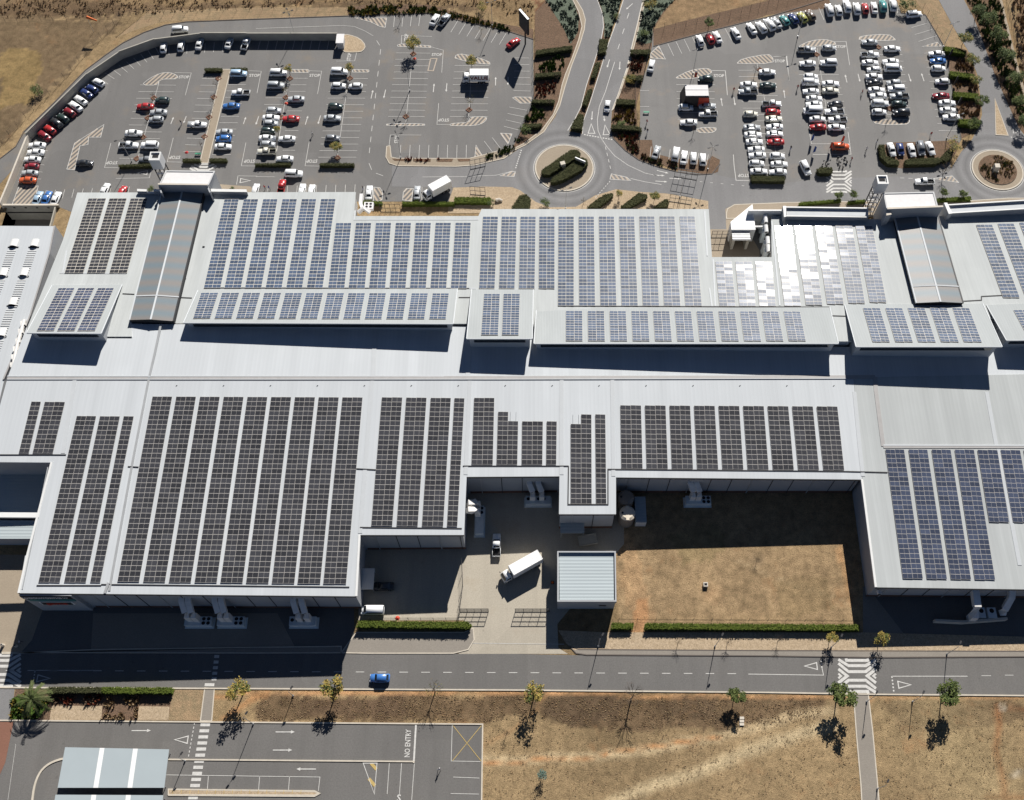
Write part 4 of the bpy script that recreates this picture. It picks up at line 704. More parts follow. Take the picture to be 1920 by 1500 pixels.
block(PU, (1341, 1372, 490, 1349, 1379, 574), (1416, 1447, 490.5, 1424, 1455, 574), 3, 2, 14, 'of three below the gated court', NG)
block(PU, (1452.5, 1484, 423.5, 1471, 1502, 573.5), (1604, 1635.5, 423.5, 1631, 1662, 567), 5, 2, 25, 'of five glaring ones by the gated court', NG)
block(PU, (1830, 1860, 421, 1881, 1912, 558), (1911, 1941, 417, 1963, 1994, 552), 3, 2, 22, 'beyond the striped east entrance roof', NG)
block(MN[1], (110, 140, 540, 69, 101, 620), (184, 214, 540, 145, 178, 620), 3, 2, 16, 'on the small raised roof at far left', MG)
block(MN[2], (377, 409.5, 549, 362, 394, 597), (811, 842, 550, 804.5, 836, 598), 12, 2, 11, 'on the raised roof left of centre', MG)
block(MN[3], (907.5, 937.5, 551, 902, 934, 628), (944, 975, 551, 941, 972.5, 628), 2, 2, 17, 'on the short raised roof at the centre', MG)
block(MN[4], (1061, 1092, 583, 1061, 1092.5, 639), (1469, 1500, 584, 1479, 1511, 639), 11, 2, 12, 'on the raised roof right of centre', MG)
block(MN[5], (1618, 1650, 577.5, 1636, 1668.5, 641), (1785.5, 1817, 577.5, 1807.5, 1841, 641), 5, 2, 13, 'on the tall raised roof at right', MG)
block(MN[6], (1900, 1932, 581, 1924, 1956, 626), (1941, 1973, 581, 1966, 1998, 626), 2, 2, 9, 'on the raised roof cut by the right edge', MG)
block(PS, (59, 77, 753, 35, 54, 850), (59, 77, 753, 35, 54, 850), 1, 1, 11, 'one panel wide above the shaded court', SG)
block(PS, (84, 122, 753.5, 61, 99, 850), (84, 122, 753.5, 61, 99, 850), 1, 2, 11, 'two panels wide above the shaded court', SG)
block(PS, (144, 180.5, 780, 72, 112, 1092), (187.5, 225, 780.5, 120, 161, 1092), 2, 2, 33, 'beside the shaded court at left', SG)
block(PS, (232, 251, 780.5, 169, 188, 1092), (232, 251, 780.5, 169, 188, 1092), 1, 1, 33, 'one panel wide left of the roof pipe', SG)
block(PS, (286, 323, 743.5, 220, 261, 1091), (642, 680, 745, 606, 649, 1095), 9, 2, 37, 'of the nine longest on the southwest roof', SG)
block(PS, (716, 754.5, 745, 696, 735.5, 986), (807.5, 845.5, 746, 791, 831, 987), 3, 2, 26, 'above the shaded loading dock', SG)
block(PS, (852, 871, 746.5, 838, 857.5, 987), (852, 871, 746.5, 838, 857.5, 987), 1, 1, 26, 'one panel wide right of the loading dock group', SG)
block(PS, (889, 927, 746, 884, 924, 871), (889, 927, 746, 884, 924, 871), 1, 2, 14, 'tallest above the truck yard', SG)
strip([(934, 772), (972, 772), (970, 871), (931, 871)], PS, 2, 11, 'stepped solar panel strip above the truck yard, its right column shorter', SG, skip=((1, 0), (1, 1)))
block(PS, (979, 1018, 790, 978, 1017, 871), (979, 1018, 790, 978, 1017, 871), 1, 2, 9, 'shortest double one above the truck yard', SG)
block(PS, (1025, 1044, 790, 1024, 1043, 871), (1025, 1044, 790, 1024, 1043, 871), 1, 1, 9, 'shortest and one panel wide above the truck yard', SG)
strip([(1070, 777), (1109, 777), (1109.5, 944.5), (1070, 944.5)], PS, 2, 18, 'stepped solar panel strip on the projecting roof, its left column shorter', SG, skip=((0, 0), (0, 1)))
block(PS, (1116, 1135, 777, 1117.5, 1137, 944.5), (1116, 1135, 777, 1117.5, 1137, 944.5), 1, 1, 18, 'one panel wide on the projecting roof by the tanks', SG)
block(PS, (1163, 1202, 760, 1165, 1205, 878.5), (1531, 1570, 762, 1544, 1583, 881.5), 9, 2, 13, 'of nine above the fenced lawn', SG)
block(PS, (1660, 1695, 842.5, 1693, 1730.5, 1085), (1790, 1826, 843, 1828, 1866, 1087), 4, 2, 27, 'of four long bluish ones on the southeast roof', SG)
block(PS, (1832.5, 1870, 843.5, 1855, 1892, 979), (1919, 1955, 844, 1944, 1982, 980), 3, 2, 15, 'of the shorter bluish ones by the right edge', SG)
# ================================================================ NEIGHBOURING LOW BUILDING (left)
nbg = thing('white_building', G(40, 640), 'white metal roofed building with curved roof ventilators at the left edge', 'building')
PL = (7.2, 0, .01)
P = ccw([tuple(onp(a, b, PL)) for a, b in [(-60, 423), (104, 424), (94, 475), (58, 592), (8, 712), (-8, 780), (-36, 850), (-100, 850)]]); mb = MB(); mb.prism(P, -5, 0, 1); mb.build('roof', ['roof_white', 'wall'], nbg)
mb = MB(); rail(mb, [onp(a, b, PL) for a, b in [(103, 424), (93, 475), (57, 592), (7, 712)]], .35, .25, 0, 0); mb.build('flashing', 'ridge', nbg)
for x, y in ((25, 463), (63.5, 463), (5, 518), (44, 518), (-14, 573), (23, 573), (2, 631)):
    p = onp(x, y, PL, .02); m = MB(); n_ = 10; r_ = .95
    for k in range(n_):
        t0, t1_ = math.pi * k / n_, math.pi * (k + 1) / n_
        m.face([(p.x - r_ * math.cos(t0), p.y, p.z + .7 * math.sin(t0)), (p.x - r_ * math.cos(t1_), p.y, p.z + .7 * math.sin(t1_)), (p.x - r_ * math.cos(t1_), p.y + 2.2, p.z + .7 * math.sin(t1_) * .55), (p.x - r_ * math.cos(t0), p.y + 2.2, p.z + .7 * math.sin(t0) * .55)], 0)
    m.face([(p.x - (r_ - .1) * math.cos(math.pi * k / n_), p.y - .02, p.z + .6 * math.sin(math.pi * k / n_)) for k in range(n_ + 1)], 1); m.box((p.x, p.y - .1, p.z + .03), (2.6, .3, .1), 1)
    m.build('roof_ventilator', ['ridge_light', 'dark'], nbg)
    rf = MB()
    for k in range(13): rf.box((p.x - .15 - k * .035, p.y - 1.2 - k * .62, p.z + .03), (2.1, .16, .05), 0)
    rf.build('rooflight_ribs', 'ridge_light', nbg)
mb = MB()
for k, (x, y) in enumerate([(44, 607), (40, 622), (35, 640), (30, 655), (27, 670), (25, 685)]):
    p = onp(x, y, PL, .5); mb.box(p, (1.0, 1.3, .9), 0, rz=.3)
mb.tube([onp(46, 600, PL, .6), onp(33, 645, PL, .7), onp(24, 690, PL, .6)], .45, 8, 0); mb.build('duct', 'duct', nbg)
crt = thing('shaded_annex', G(20, 940), 'low blue grey roof in the shaded court at the left edge', 'building')
for q, z, m in (([(-60, 890), (92, 890), (74, 961), (-60, 961)], 5.0, 'roof_blue'), ([(-60, 975), (72, 976), (64, 1010), (-60, 1010)], 4.2, 'roof_blue')): boxpx('roof', q, z, [m, 'wall'], crt)
mb = MB(); rail(mb, [onp(-60, 965, PS), onp(74, 966, PS)], 1.1, .1, .5, 0); mb.build('roof_beam', 'ridge_light', crt)
# ================================================================ SMALL BUILDING IN THE YARD
hut = thing('brick_storeroom', G(1100, 1100), 'small grey storeroom with striped pale blue roof beside the truck yard', 'building')
Ph = [G(1046, 1036, 5.6), G(1153, 1036, 5.6), G(1154, 1129, 5.2), G(1046, 1129, 5.2)]
mb = MB(); mb.prism(ccw([tuple(p) for p in Ph]), 0, 0, 1); mb.build('wall', ['roof_blue', 'wall'], hut)
q = inset([tuple(p) for p in Ph], .35); mb = MB(); mb.face([(p.x, p.y, z_) for p, z_ in zip(ccw([(a.x, a.y) for a in q]), [5.25] * 4)] if 0 else [(p.x, p.y, 5.62) for p in q]); o_ = mb.build('roof', 'roof_blue', hut)
mb = MB(); mb.band([p.xy for p in Ph], .3, 4.8, 6.15, 0, closed=True); mb.build('parapet', 'wall', hut)
c_ = G(1128, 1143); mb = MB(); mb.box((c_.x, Ph[2].y - .16, 2.9), (1.5, .06, .4)); mb.build('vent_slot', 'dark', hut)
# ================================================================ VEHICLES
def loft(mb, st, mi=0):
    b = len(mb.v); n = 8
    for x, w_, zl, zb in st:
        zm = zl + (zb - zl) * .55
        for y, z_ in ((-w_ * .9, zl), (-w_, zl + .18), (-w_, zm), (-w_ * .9, zb), (w_ * .9, zb), (w_, zm), (w_, zl + .18), (w_ * .9, zl)): mb.v.append((x, y, z_))
    for i in range(len(st) - 1):
        for k in range(n): mb.f.append((b + i * n + k, b + (i + 1) * n + k, b + (i + 1) * n + (k + 1) % n, b + i * n + (k + 1) % n)); mb.m.append(mi)
    mb.f.append(tuple(b + k for k in range(n))); mb.m.append(mi); e = b + (len(st) - 1) * n; mb.f.append(tuple(e + k for k in range(n))[::-1]); mb.m.append(mi)
def frustum(mb, xa, xb, xc, xd, wb, wt, z0, z1, mi=0):
    b = len(mb.v); mb.v += [(xa, -wb, z0), (xa, wb, z0), (xd, wb, z0), (xd, -wb, z0), (xb, -wt, z1), (xb, wt, z1), (xc, wt, z1), (xc, -wt, z1)]
    for f in ((4, 5, 6, 7), (0, 1, 5, 4), (1, 2, 6, 5), (2, 3, 7, 6), (3, 0, 4, 7)): mb.f.append(tuple(b + i for i in f)); mb.m.append(mi)
def gl(a, b, c, d, i0=.06, i1=.08, off=.02):   # a,b lower edge; c,d upper edge (c above b)
    a, b, c, d = map(Vector, (a, b, c, d)); P = [a.lerp(b, i0).lerp(d.lerp(c, i0), i1), a.lerp(b, 1 - i0).lerp(d.lerp(c, 1 - i0), i1), a.lerp(b, 1 - i0).lerp(d.lerp(c, 1 - i0), 1 - i1), a.lerp(b, i0).lerp(d.lerp(c, i0), 1 - i1)]
    n_ = (P[1] - P[0]).cross(P[2] - P[0]).normalized(); ctr = (P[0] + P[2]) / 2
    if n_.dot(Vector((ctr.x * .3, ctr.y, .4))) < 0 and abs(n_.z) < .98: n_ = -n_
    m = MB(); m.face([p + n_ * off for p in P], 0); return m
CARS = {}
def bevelled(mb, mats, wd=.05):
    me = mb.mesh('body', mats); bm = bmesh.new(); bm.from_mesh(me); bmesh.ops.remove_doubles(bm, verts=bm.verts, dist=.001); bmesh.ops.recalc_face_normals(bm, faces=bm.faces)
    bmesh.ops.bevel(bm, geom=[e for e in bm.edges if len(e.link_faces) == 2 and e.calc_face_angle(0) > .45], offset=wd, segments=2, affect='EDGES', clamp_overlap=True); bm.to_mesh(me); bm.free()
    me.polygons.foreach_set('use_smooth', [True] * len(me.polygons)); return me
def wheelmesh(r_=.33, w_=.22):
    m = MB(); n = 14
    m.tube([(0, -w_ / 2, 0), (0, w_ / 2, 0)], r_, n, 0); m.disc((0, 0, 0), .01, 1, 3)
    for s_ in (-1, 1): m.face([(r_ * .6 * math.cos(2 * math.pi * k / 10), s_ * (w_ / 2 + .01), r_ * .6 * math.sin(2 * math.pi * k / 10)) for k in range(10)], 1)
    return m.mesh('wheel', ['rubber', 'rim'])
WHEEL = wheelmesh()
def make_car(kind):
    body = MB(); glass = []
    if kind == 'hatchback': L, W, zb, zt = 4.05, .86, .92, 1.48; cab = (1.0, .42, -1.35, -1.88, .80, .62); st = [(2.02, .60, .35, .62), (1.9, .78, .25, .74), (1.1, .86, .2, .92), (-1.5, .86, .2, .95), (-1.95, .80, .25, .92), (-2.05, .68, .35, .8)]
    elif kind == 'sedan': L, W, zb, zt = 4.6, .88, .92, 1.42; cab = (.98, .35, -.95, -1.6, .81, .62); st = [(2.3, .62, .35, .62), (2.15, .80, .25, .74), (1.1, .88, .2, .9), (-1.7, .88, .2, .95), (-2.2, .82, .25, .92), (-2.32, .7, .35, .8)]
    elif kind == 'suv': L, W, zb, zt = 4.7, .94, 1.08, 1.76; cab = (1.15, .65, -1.95, -2.25, .87, .72); st = [(2.33, .72, .4, .8), (2.2, .88, .3, .95), (1.25, .94, .28, 1.06), (-2.2, .94, .28, 1.1), (-2.35, .85, .4, 1.05)]
    elif kind == 'van': L, W, zb, zt = 5.0, .95, 1.1, 2.0; cab = (2.0, 1.2, -2.35, -2.45, .92, .78); st = [(2.48, .75, .4, .8), (2.35, .9, .3, 1.0), (1.9, .95, .28, 1.1), (-2.45, .95, .28, 1.12), (-2.5, .9, .4, 1.1)]
    else: L, W, zb, zt = 5.2, .92, 1.02, 1.72; cab = (1.2, .62, -.42, -.62, .84, .70); st = [(2.6, .70, .42, .8), (2.45, .86, .32, .92), (1.3, .92, .3, 1.0), (-.7, .92, .3, 1.04)]
    loft(body, st); xa, xb, xc, xd, wb, wt = cab; frustum(body, xa, xb, xc, xd, wb, wt, zb, zt)
    if kind in ('pickup', 'flatbed'):
        if kind == 'pickup':
            for y in (-.86, .86): body.box((-1.62, y, .72), (1.9, .09, .66))
            body.box((-2.55, 0, .72), (.09, 1.8, .66)); body.box((-1.6, 0, .5), (1.95, 1.76, .2), 1)
        else: body.box((-1.65, 0, .95), (2.1, 2.0, .12), 1)
    me = bevelled(body, ['paint', 'dark' if kind == 'pickup' else 'steel'])
    A = [(xa, -wb, zb), (xa, wb, zb), (xd, wb, zb), (xd, -wb, zb), (xb, -wt, zt), (xb, wt, zt), (xc, wt, zt), (xc, -wt, zt)]
    parts = [('body', me, (0, 0, 0)), ('windscreen', gl(A[0], A[1], A[5], A[4]).mesh('windscreen', 'glass'), (0, 0, 0)), ('rear_window', gl(A[2], A[3], A[7], A[6], .1, .12).mesh('rear_window', 'glass'), (0, 0, 0)), ('side_window', gl(A[3], A[0], A[4], A[7], .07, .14).mesh('side_window', 'glass'), (0, 0, 0)), ('side_window', gl(A[1], A[2], A[6], A[5], .07, .14).mesh('side_window', 'glass'), (0, 0, 0))]
    wx = L * .31
    for sx_ in (1, -1):
        for sy in (1, -1): parts.append(('wheel', WHEEL, (wx * sx_, sy * (W - .1), .33)))
    hl = MB().box((0, 0, 0), (.18, .34, .16)).mesh('headlight', 'lamp'); x0 = st[1][0]
    for sy in (1, -1): parts.append(('headlight', hl, (x0 + .02, sy * (st[1][1] - .22), st[1][3] - .10)))
    return parts
for k_ in ('hatchback', 'sedan', 'suv', 'van', 'pickup', 'flatbed'): CARS[k_] = make_car(k_)
PAINT = {'white': (.80, .81, .80), 'silver': (.42, .44, .45), 'grey': (.20, .21, .22), 'black': (.03, .032, .035), 'dark green': (.03, .05, .045), 'red': (.42, .03, .03), 'dark red': (.24, .02, .03), 'orange': (.55, .10, .03), 'blue': (.05, .16, .42), 'light blue': (.35, .48, .60), 'dark blue': (.03, .05, .16), 'teal': (.08, .28, .27), 'yellow green': (.40, .40, .10), 'cream': (.66, .64, .54), 'brown': (.16, .12, .09)}
KN = {'h': 'hatchback', 's': 'sedan', 'u': 'suv', 'v': 'van', 'p': 'pickup', 'f': 'flatbed'}
WORD = {'hatchback': 'hatchback', 'sedan': 'sedan', 'suv': 'SUV', 'van': 'minibus van', 'pickup': 'pickup', 'flatbed': 'flatbed pickup'}
ABB = {'w': 'white', 's': 'silver', 'g': 'grey', 'k': 'black', 'd': 'dark green', 'r': 'red', 'R': 'dark red', 'o': 'orange', 'b': 'blue', 'l': 'light blue', 'B': 'dark blue', 't': 'teal', 'y': 'yellow green', 'c': 'cream', 'n': 'brown'}
def car(x, y, ang, kind, colr, label, group):
    k = KN[kind]; p = G(x, y, .8); c = PAINT[ABB[colr]]; f_ = random.uniform(.92, 1.06); c = (c[0] * f_, c[1] * f_, c[2] * f_, 1)
    o = thing('parked_' + ('pickup' if k in ('pickup', 'flatbed') else 'van' if k == 'van' else 'car'), (p.x, p.y, .055), label, {'pickup': 'pickup truck', 'flatbed': 'pickup truck', 'van': 'van'}.get(k, 'car'), group, rz=R(ang)); s_ = random.uniform(.97, 1.03); o.scale = (s_, s_, s_)
    for nm, me, loc in CARS[k]:
        ch = link(nm, me, o, loc); ch.color = c
def row(phrase, group, items, tf, orient):
    n_ = len(items)
    for i, (x, y, a, k, c) in enumerate(items):
        X, Y = tf([(x, y)])[0]; car(X, Y, a, k, c, f'{ABB[c]} {WORD[KN[k]]}, {ord_(i)} {orient} {phrase}' if n_ > 1 else f'{ABB[c]} {WORD[KN[k]]} {phrase}', group)
GL_, GR_ = 'cars parked in the west car park', 'cars parked in the east car park'
row('along the curved retaining wall', GL_, [(735, 615, 148, 'h', 'w'), (688, 665, 145, 'h', 'B'), (643, 697, 143, 's', 'B'), (603, 748, 143, 's', 'w'), (565, 795, 142, 's', 'w'), (520, 840, 142, 'h', 'R'), (470, 883, 142, 'h', 'd'), (420, 922, 142, 'u', 'k'), (372, 970, 142, 'h', 'r'), (328, 1015, 142, 's', 'R')], t1, 'from the top')
row('beside the pale end of the wall', GL_, [(275, 1090, 180, 's', 'w'), (265, 1142, 180, 's', 'w'), (240, 1195, 178, 's', 'w'), (235, 1248, 178, 'h', 'R'), (220, 1297, 178, 's', 's'), (205, 1350, 178, 's', 'o')], t1, 'from the top')
row('facing the straight retaining wall', GL_, [(1228, 352, 93, 'h', 'w'), (1358, 343, 90, 'h', 'w'), (1497, 325, 85, 's', 'w'), (1720, 318, 80, 's', 'w'), (1845, 322, 80, 'p', 'w')], t1, 'from the left')
row('driving on the ramp road behind the retaining wall', GL_, [(1350, 222, 8, 'u', 'w')], t1, '')
row('in the column left of the planted walkway', GL_, [(1215, 750, 180, 'h', 'd'), (1087, 797, 180, 's', 'r'), (1187, 842, 180, 's', 's'), (1170, 895, 180, 'h', 's'), (1002, 997, 0, 's', 'w'), (965, 1090, 0, 'p', 'w'), (1122, 1090, 180, 'u', 'w'), (1100, 1195, 180, 's', 'g')], t1, 'from the top')
row('alone beside the long hatched island', GL_, [(635, 1222, 0, 's', 'k')], t1, '')
row('with an empty flat bed beside the walkway', GL_, [(1480, 935, 0, 'f', 'w')], t1, '')
row('right of the planted walkway', GL_, [(1790, 553, 0, 'u', 'l'), (1805, 695, 180, 'p', 'w'), (1733, 795, 180, 's', 'b'), (1680, 990, 180, 's', 's'), (1675, 1040, 180, 'h', 'b'), (1672, 1098, 0, 's', 'w')], t1, 'from the top')
row('beyond the hatched bay at the lower left corner', GL_, [(282, 490 + 5, 82, 's', 'l'), (350, 493, 82, 's', 'b'), (418, 498, 82, 's', 'w')], t1_ if 0 else (lambda l: [(a / 4, 247 + b / 4 + .5) for a, b in l]), 'from the left')
row('half hidden behind the north roof edge', GL_, [(196, 356, 80, 's', 'w'), (229, 359, 80, 'h', 'r'), (479, 355, 85, 'h', 'w'), (528, 351, 88, 'p', 'r'), (566, 357, 88, 's', 'w'), (584, 357, 88, 'h', 'w')], lambda l: l, 'from the left')
row('near the small roof court', GL_, [(692, 361, 90, 's', 'w'), (782, 361, 90, 's', 's')], lambda l: l, 'from the left')
row('in the left half of the crowded column', GL_, [(168, 547, 0, 'u', 'w'), (150, 642, 0, 'u', 's'), (133, 828, 0, 'h', 's'), (112, 882, 0, 's', 'w'), (110, 925, 0, 'h', 's'), (90, 978, 0, 'h', 'd'), (85, 1035, 0, 's', 'w'), (88, 1082, 0, 'h', 's'), (80, 1137, 180, 'p', 'c')], t2, 'from the top')
row('in the right half of the crowded column', GL_, [(300, 742, 180, 's', 's'), (260, 890, 180, 's', 'r'), (230, 1040, 180, 's', 'w'), (215, 1190, 180, 's', 'w')], t2, 'from the top')
row('in the fourth west column', GL_, [(625, 537, 0, 'u', 'w'), (620, 643, 0, 'h', 'w'), (745, 645, 180, 'h', 'w'), (597, 797, 0, 'h', 'd'), (572, 885, 0, 's', 's'), (575, 1035, 0, 'h', 'g')], t2, 'from the top')
row('driving along the road in front of the west entrance', GL_, [(283, 1303, 0, 'u', 'w')], t2, '')
row('side by side below the planted top verge', GL_, [(1340, 145, 70, 's', 'w'), (1410, 148, 60, 'p', 's')], t2, 'from the left')
row('parked beside the tall black billboard', GL_, [(1930, 318, 45, 's', 'r')], t2, '')
row('driving down to the roundabout', 'moving cars', [(715, 795, -98, 'h', 'w')], t3, '')
row('alone at the west edge of the east car park', GR_, [(1045, 490, 78, 's', 'w')], t3, '')
row('in the upper left east row', GR_, [(1410, 300, 100, 'h', 'w'), (1485, 288, 105, 'h', 'r'), (1540, 275, 105, 's', 'w'), (1680, 248, 108, 's', 'w'), (1798, 212, 110, 's', 'w'), (1870, 205, 112, 'u', 'w'), (1932, 185, 112, 'u', 'w'), (1985, 168, 112, 's', 's'), (2045, 150, 112, 'h', 't'), (2110, 138, 112, 'h', 'B'), (2178, 128, 112, 'h', 'y'), (2240, 112, 112, 'h', 'n')], t3, 'from the left')
row('in the upper right east row', GR_, [(460, 75, 95, 'u', 'w'), (530, 75, 93, 'h', 'w'), (592, 48, 92, 'u', 'w'), (665, 65, 90, 'u', 'w'), (730, 60, 90, 'h', 'r'), (797, 55, 88, 's', 'w'), (862, 45, 88, 'u', 't'), (937, 38, 86, 'u', 'w')], t4, 'from the left')
row('alone in the top right corner', GR_, [(1095, 108, 8, 'u', 'w')], t4, '')
row('around the red and black market kiosk', GR_, [(1455, 590, 180, 'h', 'd'), (1305, 805, 0, 'h', 'w'), (1465, 793, 0, 's', 's'), (1470, 853, 180, 'p', 'w'), (1325, 918, 180, 's', 'w')], t3, 'from the top')
row('in the first column right of the kiosk', GR_, [(1775, 635, 0, 's', 'w'), (1770, 688, 180, 'p', 's'), (1790, 855, 0, 'h', 'c'), (1800, 955, 0, 's', 's'), (1808, 1010, 0, 's', 'w'), (1818, 1062, 0, 's', 'w'), (1832, 1120, 180, 's', 'w'), (1840, 1165, 180, 's', 'w'), (1836, 1225, 0, 'h', 'w'), (1852, 1285, 0, 's', 'w')], t3, 'from the top')
row('in the second column right of the kiosk', GR_, [(-5, 540, 0, 's', 'w'), (0, 640, 0, 's', 'd'), (28, 780, 0, 'p', 'w'), (40, 840, 0, 'h', 'r'), (45, 890, 0, 's', 'c'), (50, 950, 180, 's', 'w'), (52, 1003, 0, 's', 'w'), (58, 1062, 180, 's', 'r'), (70, 1170, 0, 'h', 'w'), (85, 1230, 0, 's', 'w'), (75, 1290, 180, 's', 'w')], t4, 'from the top')
row('in the left side of the middle east column', GR_, [(290, 374, 0, 'p', 's'), (298, 475, 180, 's', 'w'), (322, 575, 0, 'h', 'w'), (318, 618, 0, 'u', 'w'), (322, 685, 180, 's', 'w'), (347, 738, 0, 's', 'w'), (345, 782, 180, 's', 'w'), (335, 832, 180, 'v', 'w'), (372, 892, 0, 's', 'w'), (375, 952, 180, 's', 'r')], t4, 'from the top')
row('in the right side of the middle east column', GR_, [(458, 360, 0, 'h', 's'), (455, 472, 180, 'u', 'w'), (470, 628, 0, 's', 'w'), (470, 680, 0, 's', 'c'), (505, 782, 180, 'h', 'k'), (497, 838, 180, 'p', 'w'), (522, 898, 180, 'p', 'w'), (515, 955, 0, 's', 'w')], t4, 'from the top')
row('in the left side of the easternmost column', GR_, [(762, 315, 180, 's', 's'), (765, 410, 0, 'p', 'w'), (767, 470, 0, 's', 'w'), (795, 522, 180, 'h', 'w'), (797, 575, 0, 's', 'w'), (800, 618, 180, 's', 'k'), (815, 675, 0, 's', 'w'), (828, 718, 180, 's', 'w'), (840, 778, 0, 'u', 'w'), (835, 840, 0, 'h', 'w')], t4, 'from the top')
row('in the right side of the easternmost column', GR_, [(933, 365, 0, 's', 'w'), (920, 462, 180, 's', 'w'), (938, 515, 0, 'v', 'w'), (945, 622, 180, 'h', 's'), (962, 668, 180, 'u', 'w'), (985, 722, 180, 'p', 's'), (985, 780, 0, 'h', 'd'), (1000, 845, 180, 'u', 'k')], t4, 'from the top')
row('along the east hedge', GR_, [(1265, 403, 180, 's', 'w'), (1275, 455, 180, 's', 'b'), (1280, 513, 0, 'h', 'w'), (1308, 610, 180, 'h', 'w'), (1297, 718, 180, 's', 'R'), (1345, 772, 0, 's', 'w'), (1350, 825, 0, 's', 'w'), (1375, 878, 180, 's', 'w')], t4, 'from the top')
row('inside the curved hedge bay', GR_, [(927, 1120, -85, 's', 'w'), (993, 1118, -88, 'h', 'B'), (1078, 1125, -86, 's', 'w'), (1145, 1115, -88, 'u', 'g'), (1217, 1112, -80, 's', 'w')], t4, 'from the left')
row('in the bottom east row', GR_, [(1082, 1140, 72, 's', 's'), (1228, 1155, 78, 'u', 'w'), (1290, 1178, 80, 's', 'w'), (1362, 1183, 85, 'h', 'w'), (1432, 1193, 85, 'h', 'w')], t3, 'from the left')
row('driving past the oval hedge', 'moving cars', [(280, 1260, -75, 'u', 'w')], t4, ''); row('driving on the road below the curved hedge', 'moving cars', [(1175, 1362, 180, 'p', 'w')], t4, '')
row('standing on the painted fair ground by the motorbikes', GR_, [(545, 1100, 0, 'u', 'o')], t4, '')
car(712, 1271, 180, 'h', 'b', 'bright blue hatchback driving along the street below the building', 'moving cars')
car(931, 1022, 90, 'p', 'w', 'white pickup with dark load bed standing in the truck yard', 'vehicles in the yards'); car(699, 1144, 180, 'v', 'w', 'white van in the fenced dock yard behind the hedge', 'vehicles in the yards'); car(718, 1099, 180, 's', 'k', 'black car in the shade beside the striped lean-to', 'vehicles in the yards')
def truck(x, y, ang, L, label, side=None):
    p = G(x, y, 2); t = thing('box_truck', (p.x, p.y, .055), label, 'truck', 'delivery trucks', rz=R(ang)); hl = L / 2
    m = MB().box((-1.0, 0, 2.35), (L - 2.4, 2.4, 2.5))
    for k in range(9): m.box((-1.0 - (L - 2.6) / 2 + (L - 2.6) * k / 8, 0, 3.62), (.06, 2.3, .05))
    link('cargo_box', m.mesh('cargo_box', ['wall_white' if 0 else 'sign_white']), t)
    c = MB(); loft(c, [(hl, 1.0, .5, 1.3), (hl - .15, 1.1, .45, 1.6), (hl - 1.9, 1.12, .45, 1.7)]); frustum(c, hl - .1, hl - .65, hl - 1.85, hl - 1.95, 1.08, .98, 1.6, 2.5); link('cab', bevelled(c, ['paint', 'dark']), t).color = (.8, .8, .78, 1)
    link('windscreen', gl((hl - .1, -1.08, 1.6), (hl - .1, 1.08, 1.6), (hl - .65, .98, 2.5), (hl - .65, -.98, 2.5)).mesh('windscreen', 'glass'), t)
    for s_ in (-1, 1): link('side_window', gl((hl - 1.8, s_ * 1.08, 1.62), (hl - .2, s_ * 1.08, 1.62), (hl - .7, s_ * .98, 2.45), (hl - 1.8, s_ * .98, 2.45), .1, .15).mesh('side_window', 'glass'), t)
    link('chassis', MB().box((-.6, 0, .75), (L - 1.2, .9, .35)).mesh('chassis', 'black_steel'), t); wm = wheelmesh(.48, .3)
    for xx in (hl - 1.1, -hl + 1.6, -hl + 2.7):
        for s_ in (-1, 1): link('wheel', wm, t, (xx, s_ * 1.0, .48))
    for s_ in (-1, 1): link('mirror', MB().box((hl - .2, s_ * 1.3, 1.9), (.15, .2, .5)).mesh('mirror', 'black_steel'), t)
    if side:
        s_ = 1 if ang == 180 else -1
        cu = bpy.data.curves.new('t', 'FONT'); cu.body = side; cu.size = 1.7; cu.align_x = 'CENTER'; cu.align_y = 'CENTER'; cu.extrude = .02; cu.offset = .04; o = bpy.data.objects.new('t', cu); COL.objects.link(o); bpy.context.view_layer.update(); me = bpy.data.meshes.new_from_object(o); me.materials.clear(); me.materials.append(M['maroon']); bpy.data.objects.remove(o)
        l_ = link('lettering', me, t, (-1.0, s_ * 1.23, 2.4)); l_.rotation_euler = (math.pi / 2, 0, math.pi if s_ > 0 else 0)
    return t
truck(892, 143, 180, 7.6, 'white box truck with red VALUE lettering parked in the west car park', 'VALUE'); truck(819, 354, -145, 8.2, 'white box truck angled behind the small roof court'); truck(978, 1063, -150, 9.6, 'large white box truck standing diagonally in the sunlit truck yard')
